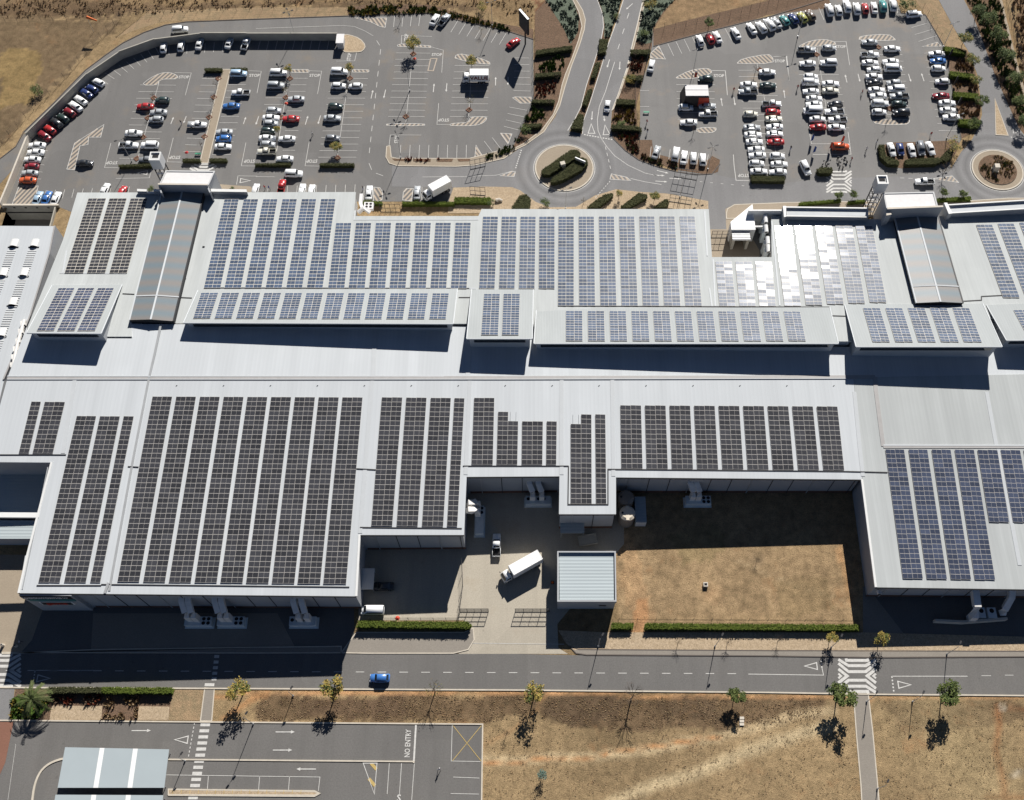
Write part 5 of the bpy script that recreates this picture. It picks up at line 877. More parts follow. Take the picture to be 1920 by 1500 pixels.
# ================================================================ VEGETATION
def leafcloud(mb, c, r, n, sz, mi=0, flatk=.8, rnd=random):
    for _ in range(n):
        while True:
            d = Vector((rnd.uniform(-1, 1), rnd.uniform(-1, 1), rnd.uniform(-1, 1)))
            if .25 < d.length < 1: break
        p = Vector(c) + Vector((d.x * r, d.y * r, d.z * r * flatk)); a = rnd.uniform(0, 6.28); t = rnd.uniform(-.9, .9); s_ = sz * rnd.uniform(.6, 1.3)
        u = Vector((math.cos(a), math.sin(a), t * .6)).normalized() * s_; v = Vector((-math.sin(a), math.cos(a), rnd.uniform(-.8, .8))).normalized() * s_ * .6
        mb.face([p - u, p - v, p + u, p + v], mi)
def maketree(kind, seed, h=6, r=2.0, n=700, leaves='leaf_green', leaves2=None, sz=.2, limbs=7, low=.38, sub=3, clump=.42):
    rnd = random.Random(seed); tr = MB(); cr = MB(); top = h * .55; tr.tube([(0, 0, 0), (rnd.uniform(-.1, .1), rnd.uniform(-.1, .1), top * .6), (rnd.uniform(-.2, .2), rnd.uniform(-.2, .2), top), (0, 0, h * .85)], .13 * h / 6, 7, r2=.03)
    tips = []
    for k in range(limbs):
        a = 6.28 * k / limbs + rnd.uniform(-.3, .3); z0 = h * rnd.uniform(low, .62); rr = r * rnd.uniform(.35, .85); e = Vector((math.cos(a) * rr, math.sin(a) * rr, z0 + h * rnd.uniform(.12, .36))); m_ = Vector((math.cos(a) * rr * .45, math.sin(a) * rr * .45, z0 + (e.z - z0) * .3)); tr.tube([(0, 0, z0), m_, e], .05 * h / 6, 5, r2=.015); tips.append(e)
        for _ in range(sub):
            b = a + rnd.uniform(-.9, .9); f = m_.lerp(e, rnd.uniform(.1, .8)); g_ = f + Vector((math.cos(b) * r * .4, math.sin(b) * r * .4, rnd.uniform(.1, .35) * r)); tr.tube([f, g_], .022, 4, r2=.008); tips.append(g_)
            if kind == 'bare':
                for _ in range(3): c_ = b + rnd.uniform(-1, 1); tr.tube([f.lerp(g_, rnd.uniform(.3, 1)), g_ + Vector((math.cos(c_) * r * .3, math.sin(c_) * r * .3, rnd.uniform(0, .3) * r))], .014, 3, r2=.006)
    tips += [Vector((rnd.uniform(-.35, .35) * r, rnd.uniform(-.35, .35) * r, h * rnd.uniform(.6, .9))) for _ in range(5)]
    if n:
        per = n // len(tips)
        for t_ in tips: leafcloud(cr, t_, r * clump * rnd.uniform(.7, 1.15), int(per * rnd.uniform(.5, 1.5)), sz, 0 if rnd.random() < .6 else 1, .75, rnd)
    o = [('trunk', tr.mesh('trunk', 'bark', smooth=True))]
    if n: o.append(('crown', cr.mesh('crown', [leaves, leaves2 or leaves])))
    return o
TREES = {'green': [maketree('g', s, 6, 2.1, 1400, 'leaf_green', 'leaf_dark') for s in (1, 2, 3)], 'yellow': [maketree('y', s, 6, 1.8, 720, 'leaf_yellow', 'leaf_green', sz=.19) for s in (4, 5)], 'bare': [maketree('bare', s, 5.5, 1.6, 0, limbs=9, sub=4) for s in (6, 7, 8)],
         'sparse': [maketree('bare', s, 6, 1.9, 110, 'leaf_yellow', 'leaf_green', sz=.13, limbs=9) for s in (9, 10)], 'big': [maketree('b', s, 8, 2.9, 1500, 'leaf_dark', 'leaf_green', sz=.25, limbs=10, clump=.5) for s in (11, 12)], 'olive': [maketree('o', s, 6, 2.4, 1500, 'leaf_green', 'leaf_yellow', sz=.2, limbs=9) for s in (13, 14)],
         'bush': [maketree('u', s, 2.4, 1.5, 480, 'leaf_dark', 'leaf_green', sz=.16, low=.1, clump=.5) for s in (15, 16)], 'blue': [maketree('l', 17, 3.4, .8, 400, 'leaf_blue', 'leaf_blue', sz=.11, low=.15, clump=.6)], 'topiary': [maketree('t', 18, 3.0, 1.0, 900, 'leaf_green', 'leaf_dark', sz=.12, low=.35, limbs=10, clump=.5)], 'olivebush': [maketree('ob', 19, 3.0, 1.8, 480, 'leaf_yellow', 'leaf_green', sz=.15, low=.1, clump=.5)]}
CATS = {'bare': 'bare tree', 'bush': 'shrub', 'olivebush': 'shrub', 'topiary': 'clipped tree'}
def tree(x, y, kind, sc, label, group=None, hc=None):
    v = TREES[kind]; k = int(abs(x * 7 + y * 3)) % len(v); hh = {'big': 8, 'bush': 2.4, 'blue': 3.4, 'topiary': 3, 'olivebush': 3}.get(kind, 6) * sc; p = G(x, y, hh * .62)
    o = thing({'bare': 'bare_tree', 'bush': 'shrub', 'olivebush': 'shrub', 'topiary': 'clipped_tree'}.get(kind, 'tree'), (p.x, p.y, 0), label, CATS.get(kind, 'tree'), group, rz=random.uniform(0, 6.28)); o.scale = (sc,) * 3
    for nm, me in v[k]: link(nm, me, o)
SGp = 'trees along the bank below the street'
for x, y, kd, sc, lb in ((447, 1293, 'yellow', 1.1, 'yellow green street tree right of the narrow crossing path'), (624, 1290, 'yellow', 1.1, 'thin yellow green tree on the bank left of the blue car'), (813, 1292, 'sparse', .9, 'nearly leafless pale tree on the bank right of the blue car'), (1001, 1302, 'yellow', 1.05, 'yellowish slim tree standing above the pale dirt track'), (1187, 1303, 'bare', 1.25, 'leafless dark branched tree in the middle of the brown bank'), (1380, 1304, 'green', .72, 'small dense green tree on the bank near the stone steps'), (1578, 1303, 'green', 1.1, 'large dark green tree left of the striped crossing path'), (1778, 1301, 'green', 1.05, 'open crowned green tree near the right end of the bank')): tree(x, y, kd, sc, lb, SGp)
for x, y, kd, sc, lb in ((1560, 1196, 'yellow', .62, 'small yellow tree on the gravel strip left of the crossing'), (1654, 1197, 'yellow', .72, 'small golden tree beside the building shade right of the crossing'), (1461, 1199, 'bare', .5, 'thin bare sapling on the gravel strip, right one'), (1366, 1203, 'bare', .5, 'thin bare sapling beside the street lamp on gravel'), (1273, 1203, 'bare', .5, 'thin bare sapling on the gravel strip, left one'), (1017, 1452, 'blue', 1.0, 'small blue green conical tree on the lower dry field'), (949, 1375, 'bare', .4, 'tiny bare sapling right of the lower car park'), (1420, 1050, 'bare', .35, 'tiny leafless sapling on the fenced lawn')): tree(x, y, kd, sc, lb)
for i, (x, y, kd, sc, lb) in enumerate(((773, 82, 'olive', .82, 'wide olive green tree over the parking bays right of the divider'), (884, 115, 'olive', .62, 'round olive tree behind the VALUE truck'), (881, 190, 'sparse', .65, 'thin tree with few leaves below the VALUE truck'), (762, 215, 'bare', .6, 'bare tree in a square pit by the empty bays'), (541, 130, 'yellow', .62, 'yellowing tree beside the top white car of the crowded column'), (536, 168, 'sparse', .5, 'half bare tree between silver and white cars'), (520, 243, 'yellow', .5, 'yellow tree low in the crowded column'), (655, 127, 'yellow', .65, 'yellow green tree at the top of the fourth column'), (651, 160, 'bare', .5, 'bare tree between two white hatchbacks'), (631, 276, 'olive', .58, 'olive tree above the short hedge end'), (285, 177, 'bare', .42, 'bare sapling beside the dark green hatchback'), (277, 212, 'bare', .42, 'bare sapling left of the silver cars'), (267, 250, 'bare', .42, 'bare sapling in a pit above the white pickup'), (404, 157, 'bare', .5, 'topmost bare tree beside the planted walkway'), (398, 188, 'bare', .5, 'second bare tree beside the planted walkway'), (391, 218, 'bare', .5, 'third bare tree beside the planted walkway'), (375, 270, 'bare', .5, 'lowest bare tree beside the planted walkway'), (749, 30, 'bare', .6, 'bare tree in the top parking bays'), (902, 55, 'sparse', .45, 'thin tree in the top right bays of the west car park'), (1330, 44, 'green', .6, 'green tree by the fence of the east car park'), (1418, 128, 'bare', .6, 'bare tree beside two silver cars in the east car park'), (1302, 240, 'bare', .55, 'bare tree at the small hatched island below the kiosk'), (1665, 225, 'bare', .55, 'bare tree at the foot of the easternmost column'), (1775, 315, 'bare', .8, 'bare tree right of the curved hedge bay'))): tree(x, y, kd, sc, lb, 'trees in the car parks')
for i, (x, y, sc) in enumerate(((1835, 22, .62), (1852, 38, .7), (1872, 68, .72), (1888, 105, .72), (1902, 148, .62), (1912, 190, .62), (1921, 228, .6))): tree(x, y, 'big', sc, f'{ord_(i)} dense tree from the top in the row along the outer road', 'dense trees along the outer road')
for i, (x, y, sc, kd) in enumerate(((1810, 72, .75, 'olive'), (1823, 113, .72, 'olive'), (1829, 151, .6, 'olive'), (1840, 192, .78, 'green'), (1825, 235, .72, 'green'))): tree(x, y, kd, sc, f'{ord_(i)} tree from the top between the east hedges and the curving road', 'trees between east car park and road')
for x, y, kd, sc, lb in ((68, 169, 'bush', 1.05, 'lone dark bush on the brown field at upper left'), (1700, 10, 'bush', 1.3, 'dark bush beside the top right car'), (1788, 272, 'olivebush', 1.1, 'yellow flowering bush below the east hedge row'), (1219, 8, 'olivebush', .9, 'yellow green shrub at the top of the shrub bed'), (1207, 62, 'bush', .9, 'green shrub beside the east car park fence'), (1192, 100, 'bare', .55, 'bare tree rising from a hedge right of the main road'), (1181, 148, 'olivebush', .8, 'round olive shrub right of the main road'), (1045, 142, 'bare', .5, 'bare tree on the left verge by the upper hedge'), (1030, 190, 'bare', .5, 'bare tree on the left verge by the lower hedge'), (1165, 232, 'bush', .75, 'leafy bush right of the road just above the roundabout'), (985, 243, 'bush', .9, 'scrubby dark bush left of the roundabout approach'), (1161, 364, 'yellow', .5, 'yellow green tree between two wedge hedges'), (1228, 368, 'olive', .5, 'olive tree right of the second wedge hedge'), (1022, 379, 'bush', .8, 'green bush between roundabout and north roof'), (1094, 376, 'sparse', .42, 'thin pale tree below the roundabout'), (920, 380, 'bush', .6, 'dark bush at the end of the green hedge'), (283, 354, 'bush', .6, 'green bush behind the parapet left of the west entrance'), (435, 354, 'bush', .45, 'small bush behind the parapet right of the west entrance'), (904, 12, 'olivebush', .8, 'yellow bush on the top verge'), (1157, 30, 'bush', .6, 'green bush in the median by the top edge')): tree(x, y, kd, sc, lb, 'garden shrubs' if kd in ('bush', 'olivebush') else 'small garden trees')
for i, (x, y) in enumerate(((1572, 366), (1601, 365), (1771, 361), (1806, 363))): tree(x, y, 'topiary', .95, ('clipped round tree left of the crossing by the east entrance', 'clipped round tree right of the crossing by the east entrance', 'left clipped round tree beside the east entrance roof', 'right clipped round tree beside the east entrance roof')[i], 'clipped round trees')
def palm(x, y):
    p = G(x, y, 4.2); o = thing('palm_tree', (p.x, p.y, 0), 'spreading palm tree with long arching fronds at lower left', 'palm tree'); m = MB(); m.tube([(0, 0, 0), (.05, 0, 2), (0, 0, 4)], .32, 8, r2=.22); link('trunk', m.mesh('trunk', 'bark', smooth=True), o); m = MB()
    for k in range(26):
        a = 6.283 * k / 26 * 2.38; el = random.uniform(-.1, 1.1); L = random.uniform(3.2, 3.9); pts = [Vector((math.cos(a) * L * t * math.cos(el * (1 - t * .7)), math.sin(a) * L * t * math.cos(el * (1 - t * .7)), 4 + L * (math.sin(el) * t - .75 * t * t))) for t in (0, .25, .5, .75, 1)]
        sd = Vector((-math.sin(a), math.cos(a), 0))
        for i in range(4):
            w0, w1 = .06 + .26 * math.sin(math.pi * (i / 4 + .05)), .1 + .32 * math.sin(math.pi * ((i + 1) / 4)) * (i < 3)
            for s_ in (-1, 1):
                for j in range(4):
                    t0, t1_ = j / 4, j / 4 + .16; q0, q1 = pts[i].lerp(pts[i + 1], t0), pts[i].lerp(pts[i + 1], t1_); out = sd * s_ * (w0 + .1) + (pts[i + 1] - pts[i]) * .35 - Vector((0, 0, .1)); m.face([q0, q1, q1 + out, q0 + out * .95], 0)
        m.tube(pts, .025, 3)
    link('crown', m.mesh('crown', 'palm_leaf'), o)
palm(58, 1311)
def hedge(l, h, mat, label, group='clipped hedges', cat='hedge', tf=None, nm='hedge', dens=26, r=.16):
    l = tf(l) if tf else l; P = ccw([tuple(G(a, b, h))[:2] + (h,) for a, b in l]); mb = MB(); cx, cy = sum(p[0] for p in P) / len(P), sum(p[1] for p in P) / len(P); A_ = abs(area(P))
    q = [(p.x, p.y) for p in inset(P, .12)]; n0 = len(mb.v); rnd = random.Random(int(cx * 10)); mb.prism([(x, y, h - .08) for x, y in q], 0, 0, 0)
    xs = [p[0] for p in P]; ys = [p[1] for p in P]; n_ = int(min(2600, A_ * dens)); c = 0; pa = np.array([(p[0], p[1]) for p in P])
    rx_ = np.array([rnd.uniform(min(xs), max(xs)) for _ in range(n_ * 3)]); ry_ = np.array([rnd.uniform(min(ys), max(ys)) for _ in range(n_ * 3)]); ok = inside([tuple(a) for a in pa], rx_, ry_)
    pts = [(x, y, h + rnd.uniform(-.12, .1)) for x, y in zip(rx_[ok][:n_], ry_[ok][:n_])]
    for i in range(len(P)):
        a, b = Vector(P[i - 1]), Vector(P[i]); L = (b - a).length
        for _ in range(int(L * 14)): t = rnd.random(); pts.append(tuple(a.lerp(b, t) + Vector((rnd.uniform(-.1, .1), rnd.uniform(-.1, .1), -rnd.uniform(0, h)))))
    for p in pts:
        a = rnd.uniform(0, 6.28); u = Vector((math.cos(a), math.sin(a), rnd.uniform(-.6, .6))) * r * rnd.uniform(.6, 1.3); v = Vector((-math.sin(a), math.cos(a), rnd.uniform(-.6, .6))) * r * .7; p = Vector(p); mb.face([p - u, p - v, p + u, p + v], 0)
    o = mb.build(nm, mat, org=(cx, cy, 0)); tag(o, label, cat, group)
D_, G_ = 'hedge_dark', 'hedge_green'
z5 = lambda l: [(960 + a / 4, 340 + b / 4) for a, b in l]; z6 = lambda l: [(1440 + a / 4, 340 + b / 4) for a, b in l]
for tf, l, h, m, lb in (
 (t1, [(1535, 508), (1665, 508), (1662, 530), (1532, 530)], 1.1, D_, 'short dark hedge at the top left of the walkway'), (t1, [(1728, 508), (1853, 508), (1853, 526), (1726, 526)], 1.1, D_, 'short dark hedge at the top right of the walkway'), (t1, [(888, 1232), (1140, 1226), (1140, 1244), (888, 1250)], 1.2, D_, 'long low hedge left of the west sign tower'),
 (t1, [(1370, 1187), (1500, 1187), (1500, 1208), (1368, 1208)], 1.1, D_, 'short hedge at the lower left end of the walkway'), (t1, [(1568, 1187), (1700, 1187), (1700, 1208), (1568, 1208)], 1.1, D_, 'short hedge at the lower right end of the walkway'), (t2, [(-10, 1222), (262, 1222), (252, 1238), (-10, 1238)], 1.1, D_, 'hedge at the foot of the crowded column'), (t2, [(478, 1222), (735, 1222), (735, 1242), (475, 1242)], 1.1, D_, 'hedge at the foot of the fourth west column'),
 (None, [(676, 376), (716, 377), (716, 382), (676, 382)], 1.2, G_, 'green hedge left of the small roof court gate'), (None, [(754, 377.5), (852, 378), (852, 383), (754, 383)], 1.2, G_, 'green hedge below the angled white truck'), (None, [(852, 369), (920, 369.5), (920, 381), (852, 380)], 1.0, G_, 'broad bright green hedge right of the angled truck'),
 (t3, [(178, 375), (455, 337), (450, 368), (178, 410)], 1.4, D_, 'uppermost dark hedge left of the curving road'), (t3, [(175, 550), (370, 535), (365, 562), (172, 580)], 1.4, D_, 'second dark hedge left of the curving road'), (t3, [(150, 745), (320, 745), (315, 770), (145, 770)], 1.4, D_, 'third dark hedge left of the curving road'), (t3, [(80, 925), (230, 925), (200, 955), (85, 952)], 1.2, D_, 'lowest dark hedge left of the curving road'),
 (t3, [(890, 370), (1040, 370), (1035, 404), (888, 402)], 1.4, D_, 'uppermost dark hedge right of the main road'), (t3, [(860, 560), (985, 565), (970, 600), (930, 595), (870, 590)], 1.4, D_, 'second dark hedge right of the main road'), (t3, [(785, 740), (925, 745), (925, 782), (780, 780)], 1.4, D_, 'third dark hedge right of the main road'), (t3, [(750, 930), (945, 945), (975, 960), (970, 985), (940, 975), (745, 962)], 1.4, D_, 'lowest dark hedge right of the main road'),
 (t3, [(655, 290), (722, 290), (705, 390), (650, 400)], 1.3, D_, 'topmost hedge block on the median'), (t3, [(625, 470), (665, 460), (625, 580), (590, 580)], 1.3, D_, 'second hedge block on the median'), (t3, [(570, 670), (605, 660), (560, 790), (525, 780)], 1.3, D_, 'third hedge block on the median'), (t3, [(455, 920), (500, 850), (540, 860), (525, 970), (440, 960)], 1.3, D_, 'lowest hedge block on the median above the roundabout'),
 (t3, [(220, 1275), (440, 1120), (490, 1120), (515, 1150), (505, 1172), (400, 1235), (280, 1308), (225, 1305)], 1.6, D_, 'upper sculpted hedge on the big roundabout'), (t3, [(290, 1345), (520, 1175), (565, 1195), (570, 1225), (520, 1275), (400, 1340), (330, 1368), (290, 1365)], 1.6, D_, 'lower sculpted hedge on the big roundabout'),
 (z5, [(0, 190), (60, 102), (110, 95), (140, 130), (132, 200), (0, 202)], 1.2, D_, 'wedge hedge left of the roundabout bush at the roof edge'), (z5, [(560, 195), (640, 130), (700, 95), (760, 85), (755, 112), (650, 195)], 1.2, D_, 'first wedge hedge below the roundabout exit'), (z5, [(810, 190), (950, 85), (1010, 95), (1015, 122), (880, 195)], 1.2, D_, 'second wedge hedge below the roundabout exit'), (z5, [(1060, 195), (1150, 130), (1180, 140), (1165, 190)], 1.2, D_, 'third and smallest wedge hedge by the steel frame'),
 (None, [(1408, 329), (1472, 331), (1472, 340), (1410, 339)], 1.3, D_, 'hedge at the foot of the second kiosk side column'), (t4, [(365, 1268), (395, 1252), (480, 1255), (492, 1275), (470, 1298), (385, 1298)], 1.5, D_, 'oval hedge beside the motorbikes'), (t4, [(830, 1085), (870, 1080), (890, 1170), (985, 1205), (985, 1235), (900, 1230), (845, 1180)], 1.4, D_, 'curved left part of the hedge bay'), (t4, [(1030, 1195), (1150, 1185), (1290, 1180), (1310, 1205), (1260, 1230), (1030, 1232)], 1.4, D_, 'middle part of the curved hedge bay'), (t4, [(1290, 1185), (1360, 1110), (1400, 1120), (1370, 1190), (1330, 1212)], 1.4, D_, 'right part of the curved hedge bay'),
 (t4, [(1320, 345), (1420, 358), (1490, 382), (1485, 408), (1330, 380)], 1.5, G_, 'uppermost hedge of the east hedge row'), (t4, [(1365, 530), (1550, 555), (1545, 588), (1370, 566)], 1.5, G_, 'second hedge of the east hedge row'), (t4, [(1395, 685), (1580, 700), (1575, 738), (1400, 722)], 1.5, G_, 'third hedge of the east hedge row'), (t4, [(1435, 890), (1600, 900), (1590, 942), (1440, 930)], 1.5, G_, 'lowest hedge of the east hedge row'),
 (z6, [(235, 155), (550, 130), (550, 148), (235, 176)], 1.1, G_, 'long green hedge left of the east crossing'), (z6, [(600, 145), (730, 133), (730, 152), (600, 163)], 1.1, G_, 'short green hedge right of the east crossing'), (z6, [(1270, 125), (1520, 110), (1528, 138), (1270, 148)], 1.0, G_, 'green hedge right of the east entrance roof'),
 (None, [(672, 1164), (876, 1165.5), (884, 1171), (880, 1178), (668, 1175.5)], 1.7, G_, 'green hedge with rounded end below the dock yard'), (None, [(1148, 1168), (1188, 1168), (1186, 1179), (1146, 1179)], 1.4, G_, 'short green hedge beside the storeroom'), (None, [(1211, 1168.5), (1612, 1171), (1612, 1182), (1209, 1179)], 1.4, G_, 'long straight green hedge along the fenced lawn'), (None, [(92, 1288), (189, 1288), (189, 1299), (86, 1299)], 1.5, D_, 'dark shaded hedge behind the palm'), (None, [(190, 1288), (323, 1289), (321, 1300), (190, 1300)], 1.5, G_, 'sunlit green hedge right of the palm')): hedge(l, h, m, lb, tf=tf)
def tufts(name, poly, dens, mats, sz, label, tf=None, nmax=9000, hgt=.5, cat='ground cover', cl=7):
    l = tf(poly) if tf else poly; P = [tuple(G(a, b))[:2] for a, b in l]; xs = [p[0] for p in P]; ys = [p[1] for p in P]; rnd = random.Random(int(xs[0] * 7) + 3); A_ = abs(area(P)); n_ = int(min(nmax, A_ * dens)); k = n_ * 4
    rx_ = np.array([rnd.uniform(min(xs), max(xs)) for _ in range(k)]); ry_ = np.array([rnd.uniform(min(ys), max(ys)) for _ in range(k)]); ok = inside(P, rx_, ry_); mb = MB()
    for x, y in zip(rx_[ok][:n_], ry_[ok][:n_]):
        if mn.noise((x * .35, y * .35, 2)) < -.18: continue
        mi = rnd.randrange(len(mats)); s0 = sz * rnd.uniform(.5, 1.4)
        for _ in range(cl):
            a = rnd.uniform(0, 6.28); u = Vector((math.cos(a), math.sin(a), 0)) * s0; p = Vector((x, y, .05)) + u * rnd.uniform(.1, .6); w_ = Vector((-math.sin(a), math.cos(a), 0)) * s0 * .32; t_ = p + u * .5 + Vector((0, 0, hgt * rnd.uniform(.5, 1.3) * s0 / sz)); mb.face([p - w_, p + w_, t_ + w_ * .5, t_ - w_ * .5], mi)
    tag(link(name, mb.mesh(name, mats)), label, None, None, 'stuff')
tufts('dry_grass', [(480, 1306), (700, 1306), (940, 1303), (1110, 1308), (1540, 1308), (1545, 1348), (1440, 1356), (1210, 1366), (1080, 1362), (1000, 1345), (905, 1352), (480, 1350)], 7, ['brush', 'leaf_brown', 'lawn'], .16, 'rough dry brown grass on the bank', hgt=.09, nmax=14000, cl=5)
tufts('dry_grass', [(908, 1360), (1600, 1350), (1612, 1500), (905, 1500)], 1.6, ['leaf_brown', 'lawn', 'lawn'], .14, 'dry grass tufts on the lower field', hgt=.07); tufts('dry_grass', [(1645, 1312), (1930, 1312), (1930, 1500), (1655, 1500)], 1.6, ['leaf_brown', 'lawn', 'lawn'], .14, 'dry grass tufts right of the path', hgt=.07)
tufts('dry_grass', [(0, 0), (300, 0), (700, 0), (1000, 0), (1000, 40), (880, 12), (650, 4), (460, 16), (225, 28), (0, 36)], 2.0, ['brush', 'leaf_brown'], .3, 'rough brown grass beyond the fence', hgt=.22); tufts('dry_grass', [(1895, 0), (1925, 0), (1925, 160), (1915, 150)], 2, ['brush', 'leaf_brown'], .45, 'rough grass at the far right')
for tf, l, m, lb in ((t3, [(255, 0), (450, -10), (500, 130), (495, 240), (440, 330), (380, 200), (320, 110)], ['silver_shrub', 'silver_shrub'], 'grey green shrubs left of the road'), (t3, [(645, -10), (828, -10), (770, 160), (730, 285), (690, 285), (695, 190), (682, 100)], ['silver_shrub'], 'grey green shrubs on the median'), (t3, [(985, -10), (1235, -10), (1140, 80), (1055, 210), (1045, 320), (1000, 330), (930, 300), (955, 170)], ['silver_shrub'], 'grey green shrubs right of the road'), (t3, [(190, 515), (300, 440), (385, 418), (395, 500), (290, 540), (190, 545)], ['leaf_green', 'green_cover'], 'bright green plants between hedges'), (t3, [(110, 850), (150, 810), (240, 830), (250, 900), (100, 915)], ['leaf_green', 'green_cover'], 'bright green plants near the roundabout'), (t3, [(760, 810), (900, 800), (935, 900), (930, 935), (760, 925)], ['leaf_yellow', 'brush'], 'mixed low plants right of the road'), (t3, [(790, 1000), (935, 990), (950, 1150), (900, 1150), (810, 1070)], ['leaf_green', 'brush', 'leaf_red'], 'mixed low plants by the roundabout'), (t3, [(180, 640), (330, 610), (320, 720), (175, 735)], ['leaf_red', 'bed'], 'red brown plants between hedges'), (t3, [(870, 440), (1000, 430), (960, 550), (870, 540)], ['brush', 'leaf_red'], 'low red brown plants'), (t3, [(965, 1150), (1060, 1190), (1240, 1225), (1235, 1265), (1100, 1240), (970, 1190)], ['leaf_green', 'brush'], 'planting below the bottom car row'), (t2, [(695, 60), (900, 45), (1290, 50), (1440, 90), (1760, 170), (1915, 195), (1915, 240), (1760, 205), (1440, 135), (1290, 100), (700, 125)], ['leaf_green', 'leaf_dark', 'leaf_yellow'], 'leafy planting on the top verge'), (t2, [(1720, 1175), (1900, 1095), (1960, 1030), (1990, 1040), (1925, 1135), (1740, 1200)], ['leaf_green', 'leaf_dark'], 'leafy planting on the island edge'), (t4, [(1390, 430), (1530, 440), (1545, 540), (1400, 515)], ['leaf_brown', 'bed'], 'sparse plants in the first east bed'), (t4, [(1400, 600), (1560, 610), (1575, 690), (1410, 675)], ['leaf_brown', 'bed'], 'sparse plants in the second east bed'), (t4, [(1430, 750), (1580, 770), (1590, 890), (1440, 870)], ['leaf_brown', 'bed'], 'sparse plants in the third east bed'), (t4, [(1500, 0), (1740, 0), (1780, 170), (1860, 500), (1930, 780), (1960, 980), (1900, 900), (1800, 700), (1720, 520), (1620, 280), (1560, 120)], ['leaf_dark', 'leaf_green'], 'dark undergrowth along the outer road')): tufts('shrubs', l, 4.5 if 'green' in m[0] else 3.2, m, .4, lb, tf, cl=9, hgt=.3 if 'silver' in m[0] else .5)
for l, m, lb in (([(97, 1303), (190, 1303), (190, 1322), (105, 1322)], ['leaf_red', 'bed'], 'dark red plants behind the gravel patch'), ([(192, 1308), (262, 1304), (258, 1348), (190, 1348)], ['leaf_brown', 'lawn'], 'rows of dry low plants'), ([(22, 1312), (60, 1296), (92, 1320), (74, 1348), (20, 1348)], ['green_cover', 'leaf_yellow'], 'green plants under the palm'), ([(740, 298), (772, 298), (770, 303), (742, 302)], ['leaf_red'], 'red brown planting in the first island bed'), ([(775, 298), (806, 298), (806, 303), (776, 303)], ['leaf_red'], 'red brown planting in the second island bed'), ([(820, 298), (850, 298), (848, 303), (822, 303)], ['leaf_red'], 'red brown planting in the third island bed'), ([(1843, 300), (1870, 293), (1898, 305), (1902, 325), (1880, 342), (1850, 338), (1838, 320)], ['leaf_dark', 'leaf_yellow', 'brush'], 'mixed plants on the small roundabout')): tufts('shrubs', l, 5, m, .3, lb, cl=8)
# ================================================================ WALLS, FENCES, LAMPS
wt = [(47, 250), (162, 137), (222, 96), (289, 72), (375, 61), (462, 61), (632, 61)]
mb = MB(); ww = [G(a, b, 2.9) for a, b in wt]; cur = 0
for i, (a, b) in enumerate(zip(ww, ww[1:])): mb.band([a.xy, b.xy], .3, 0, 2.9 - .16 * (i % 2) , 0)
mb.band([G(49, 249, 2.9).xy, G(12, 350, 2.2).xy, G(3, 386, 1.0).xy], .45, 0, 2.3, 1)
o = mb.build('retaining_wall', ['conc', 'conc_light'], org=ww[3]); tag(o, 'long curved grey concrete wall round the edge of the west car park', 'wall')
mb = MB(); a, b = G(3, 384, 1.0), G(110, 384, 1.0); mb.box(((a.x + b.x) / 2, a.y, -2.0), (b.x - a.x, .4, 6.0), 0); mb.box(((a.x + b.x) / 2, a.y - .25, -1.9), (b.x - a.x - .5, .12, .35), 1); mb.box(((a.x + b.x) / 2, a.y, 1.05), (b.x - a.x, .5, .12), 2)
for k in range(4): mb.box((a.x + (b.x - a.x) * (.2 + .2 * k), a.y - .25, .1), (.5, .12, .3), 1)
mb.band([(PITX1 - .1, PITY1), (PITX1 - .1, PITY0)], .3, -5, .9, 0)
tag(mb.build('parapet_wall', ['conc', 'dark', 'conc_light'], org=a), 'stained concrete wall dropping from the west car park to the lower yard', 'wall')
POST = MB().tube([(0, 0, 0), (0, 0, 2.1), (0, -.15, 2.35)], .04, 5).mesh('post', 'black_steel')
def fence(pts, step, label, wires=4, h=2.1):
    P = [G(a, b, 0) for a, b in pts]; o = thing('wire_fence', P[0], label, 'fence'); w_ = MB(); n_ = 0
    for a, b in zip(P, P[1:]):
        L = (b - a).length; k = max(1, round(L / step))
        for i in range(k):
            if n_ < 95: link('post', POST, o, a.lerp(b, i / k) - P[0])
            n_ += 1
        for j in range(wires): z_ = .3 + (h - .35) * j / (wires - 1); w_.tube([a - P[0] + Vector((0, 0, z_)), b - P[0] + Vector((0, 0, z_))], .018, 3, cap=False)
    link('wire', w_.mesh('wire', 'black_steel'), o)
fence(t1([(-40, 1140), (75, 1020), (195, 885), (310, 770), (430, 650), (540, 530), (650, 400), (760, 290), (860, 190), (912, 132), (1060, 112), (1480, 92), (1970, 72), (2400, 62), (2600, 52)]), 3.6, 'wire mesh fence between the brown field and the west car park wall'); fence(t1([(-40, 178), (400, 160), (912, 132)]), 3.6, 'wire fence crossing the top left field')
fence(t2([(690, 40), (1300, 45), (1480, 68), (1920, 190)]), 3.4, 'wire fence behind the planted top verge'); fence(t3([(1060, 232), (1300, 205), (1550, 145), (1720, 95), (1920, 40), (2300, -60)]), 3.4, 'wire fence above the east car park'); fence(t4([(1110, 0), (1160, 70), (1320, 350)]), 3, 'wire fence right of the east car park'); fence(t4([(1790, -20), (1830, 160), (1880, 400), (1940, 650)]), 3.4, 'wire fence along the far right field')
fence(t3([(172, 220), (165, 760), (40, 1040)]), 3.0, 'thin fence at the east edge of the west car park'); fence(t3([(1060, 240), (985, 600), (920, 660), (925, 820), (955, 960), (950, 1150)]), 3.0, 'thin fence at the west edge of the east car park'); fence([(672, 1163), (860, 1163), (868, 1100), (866, 1050)], 2.8, 'steel fence around the dock yard', 5); fence([(1160, 1163), (1612, 1166)], 4, 'low wire fence behind the lawn hedge', 3, 1.2)
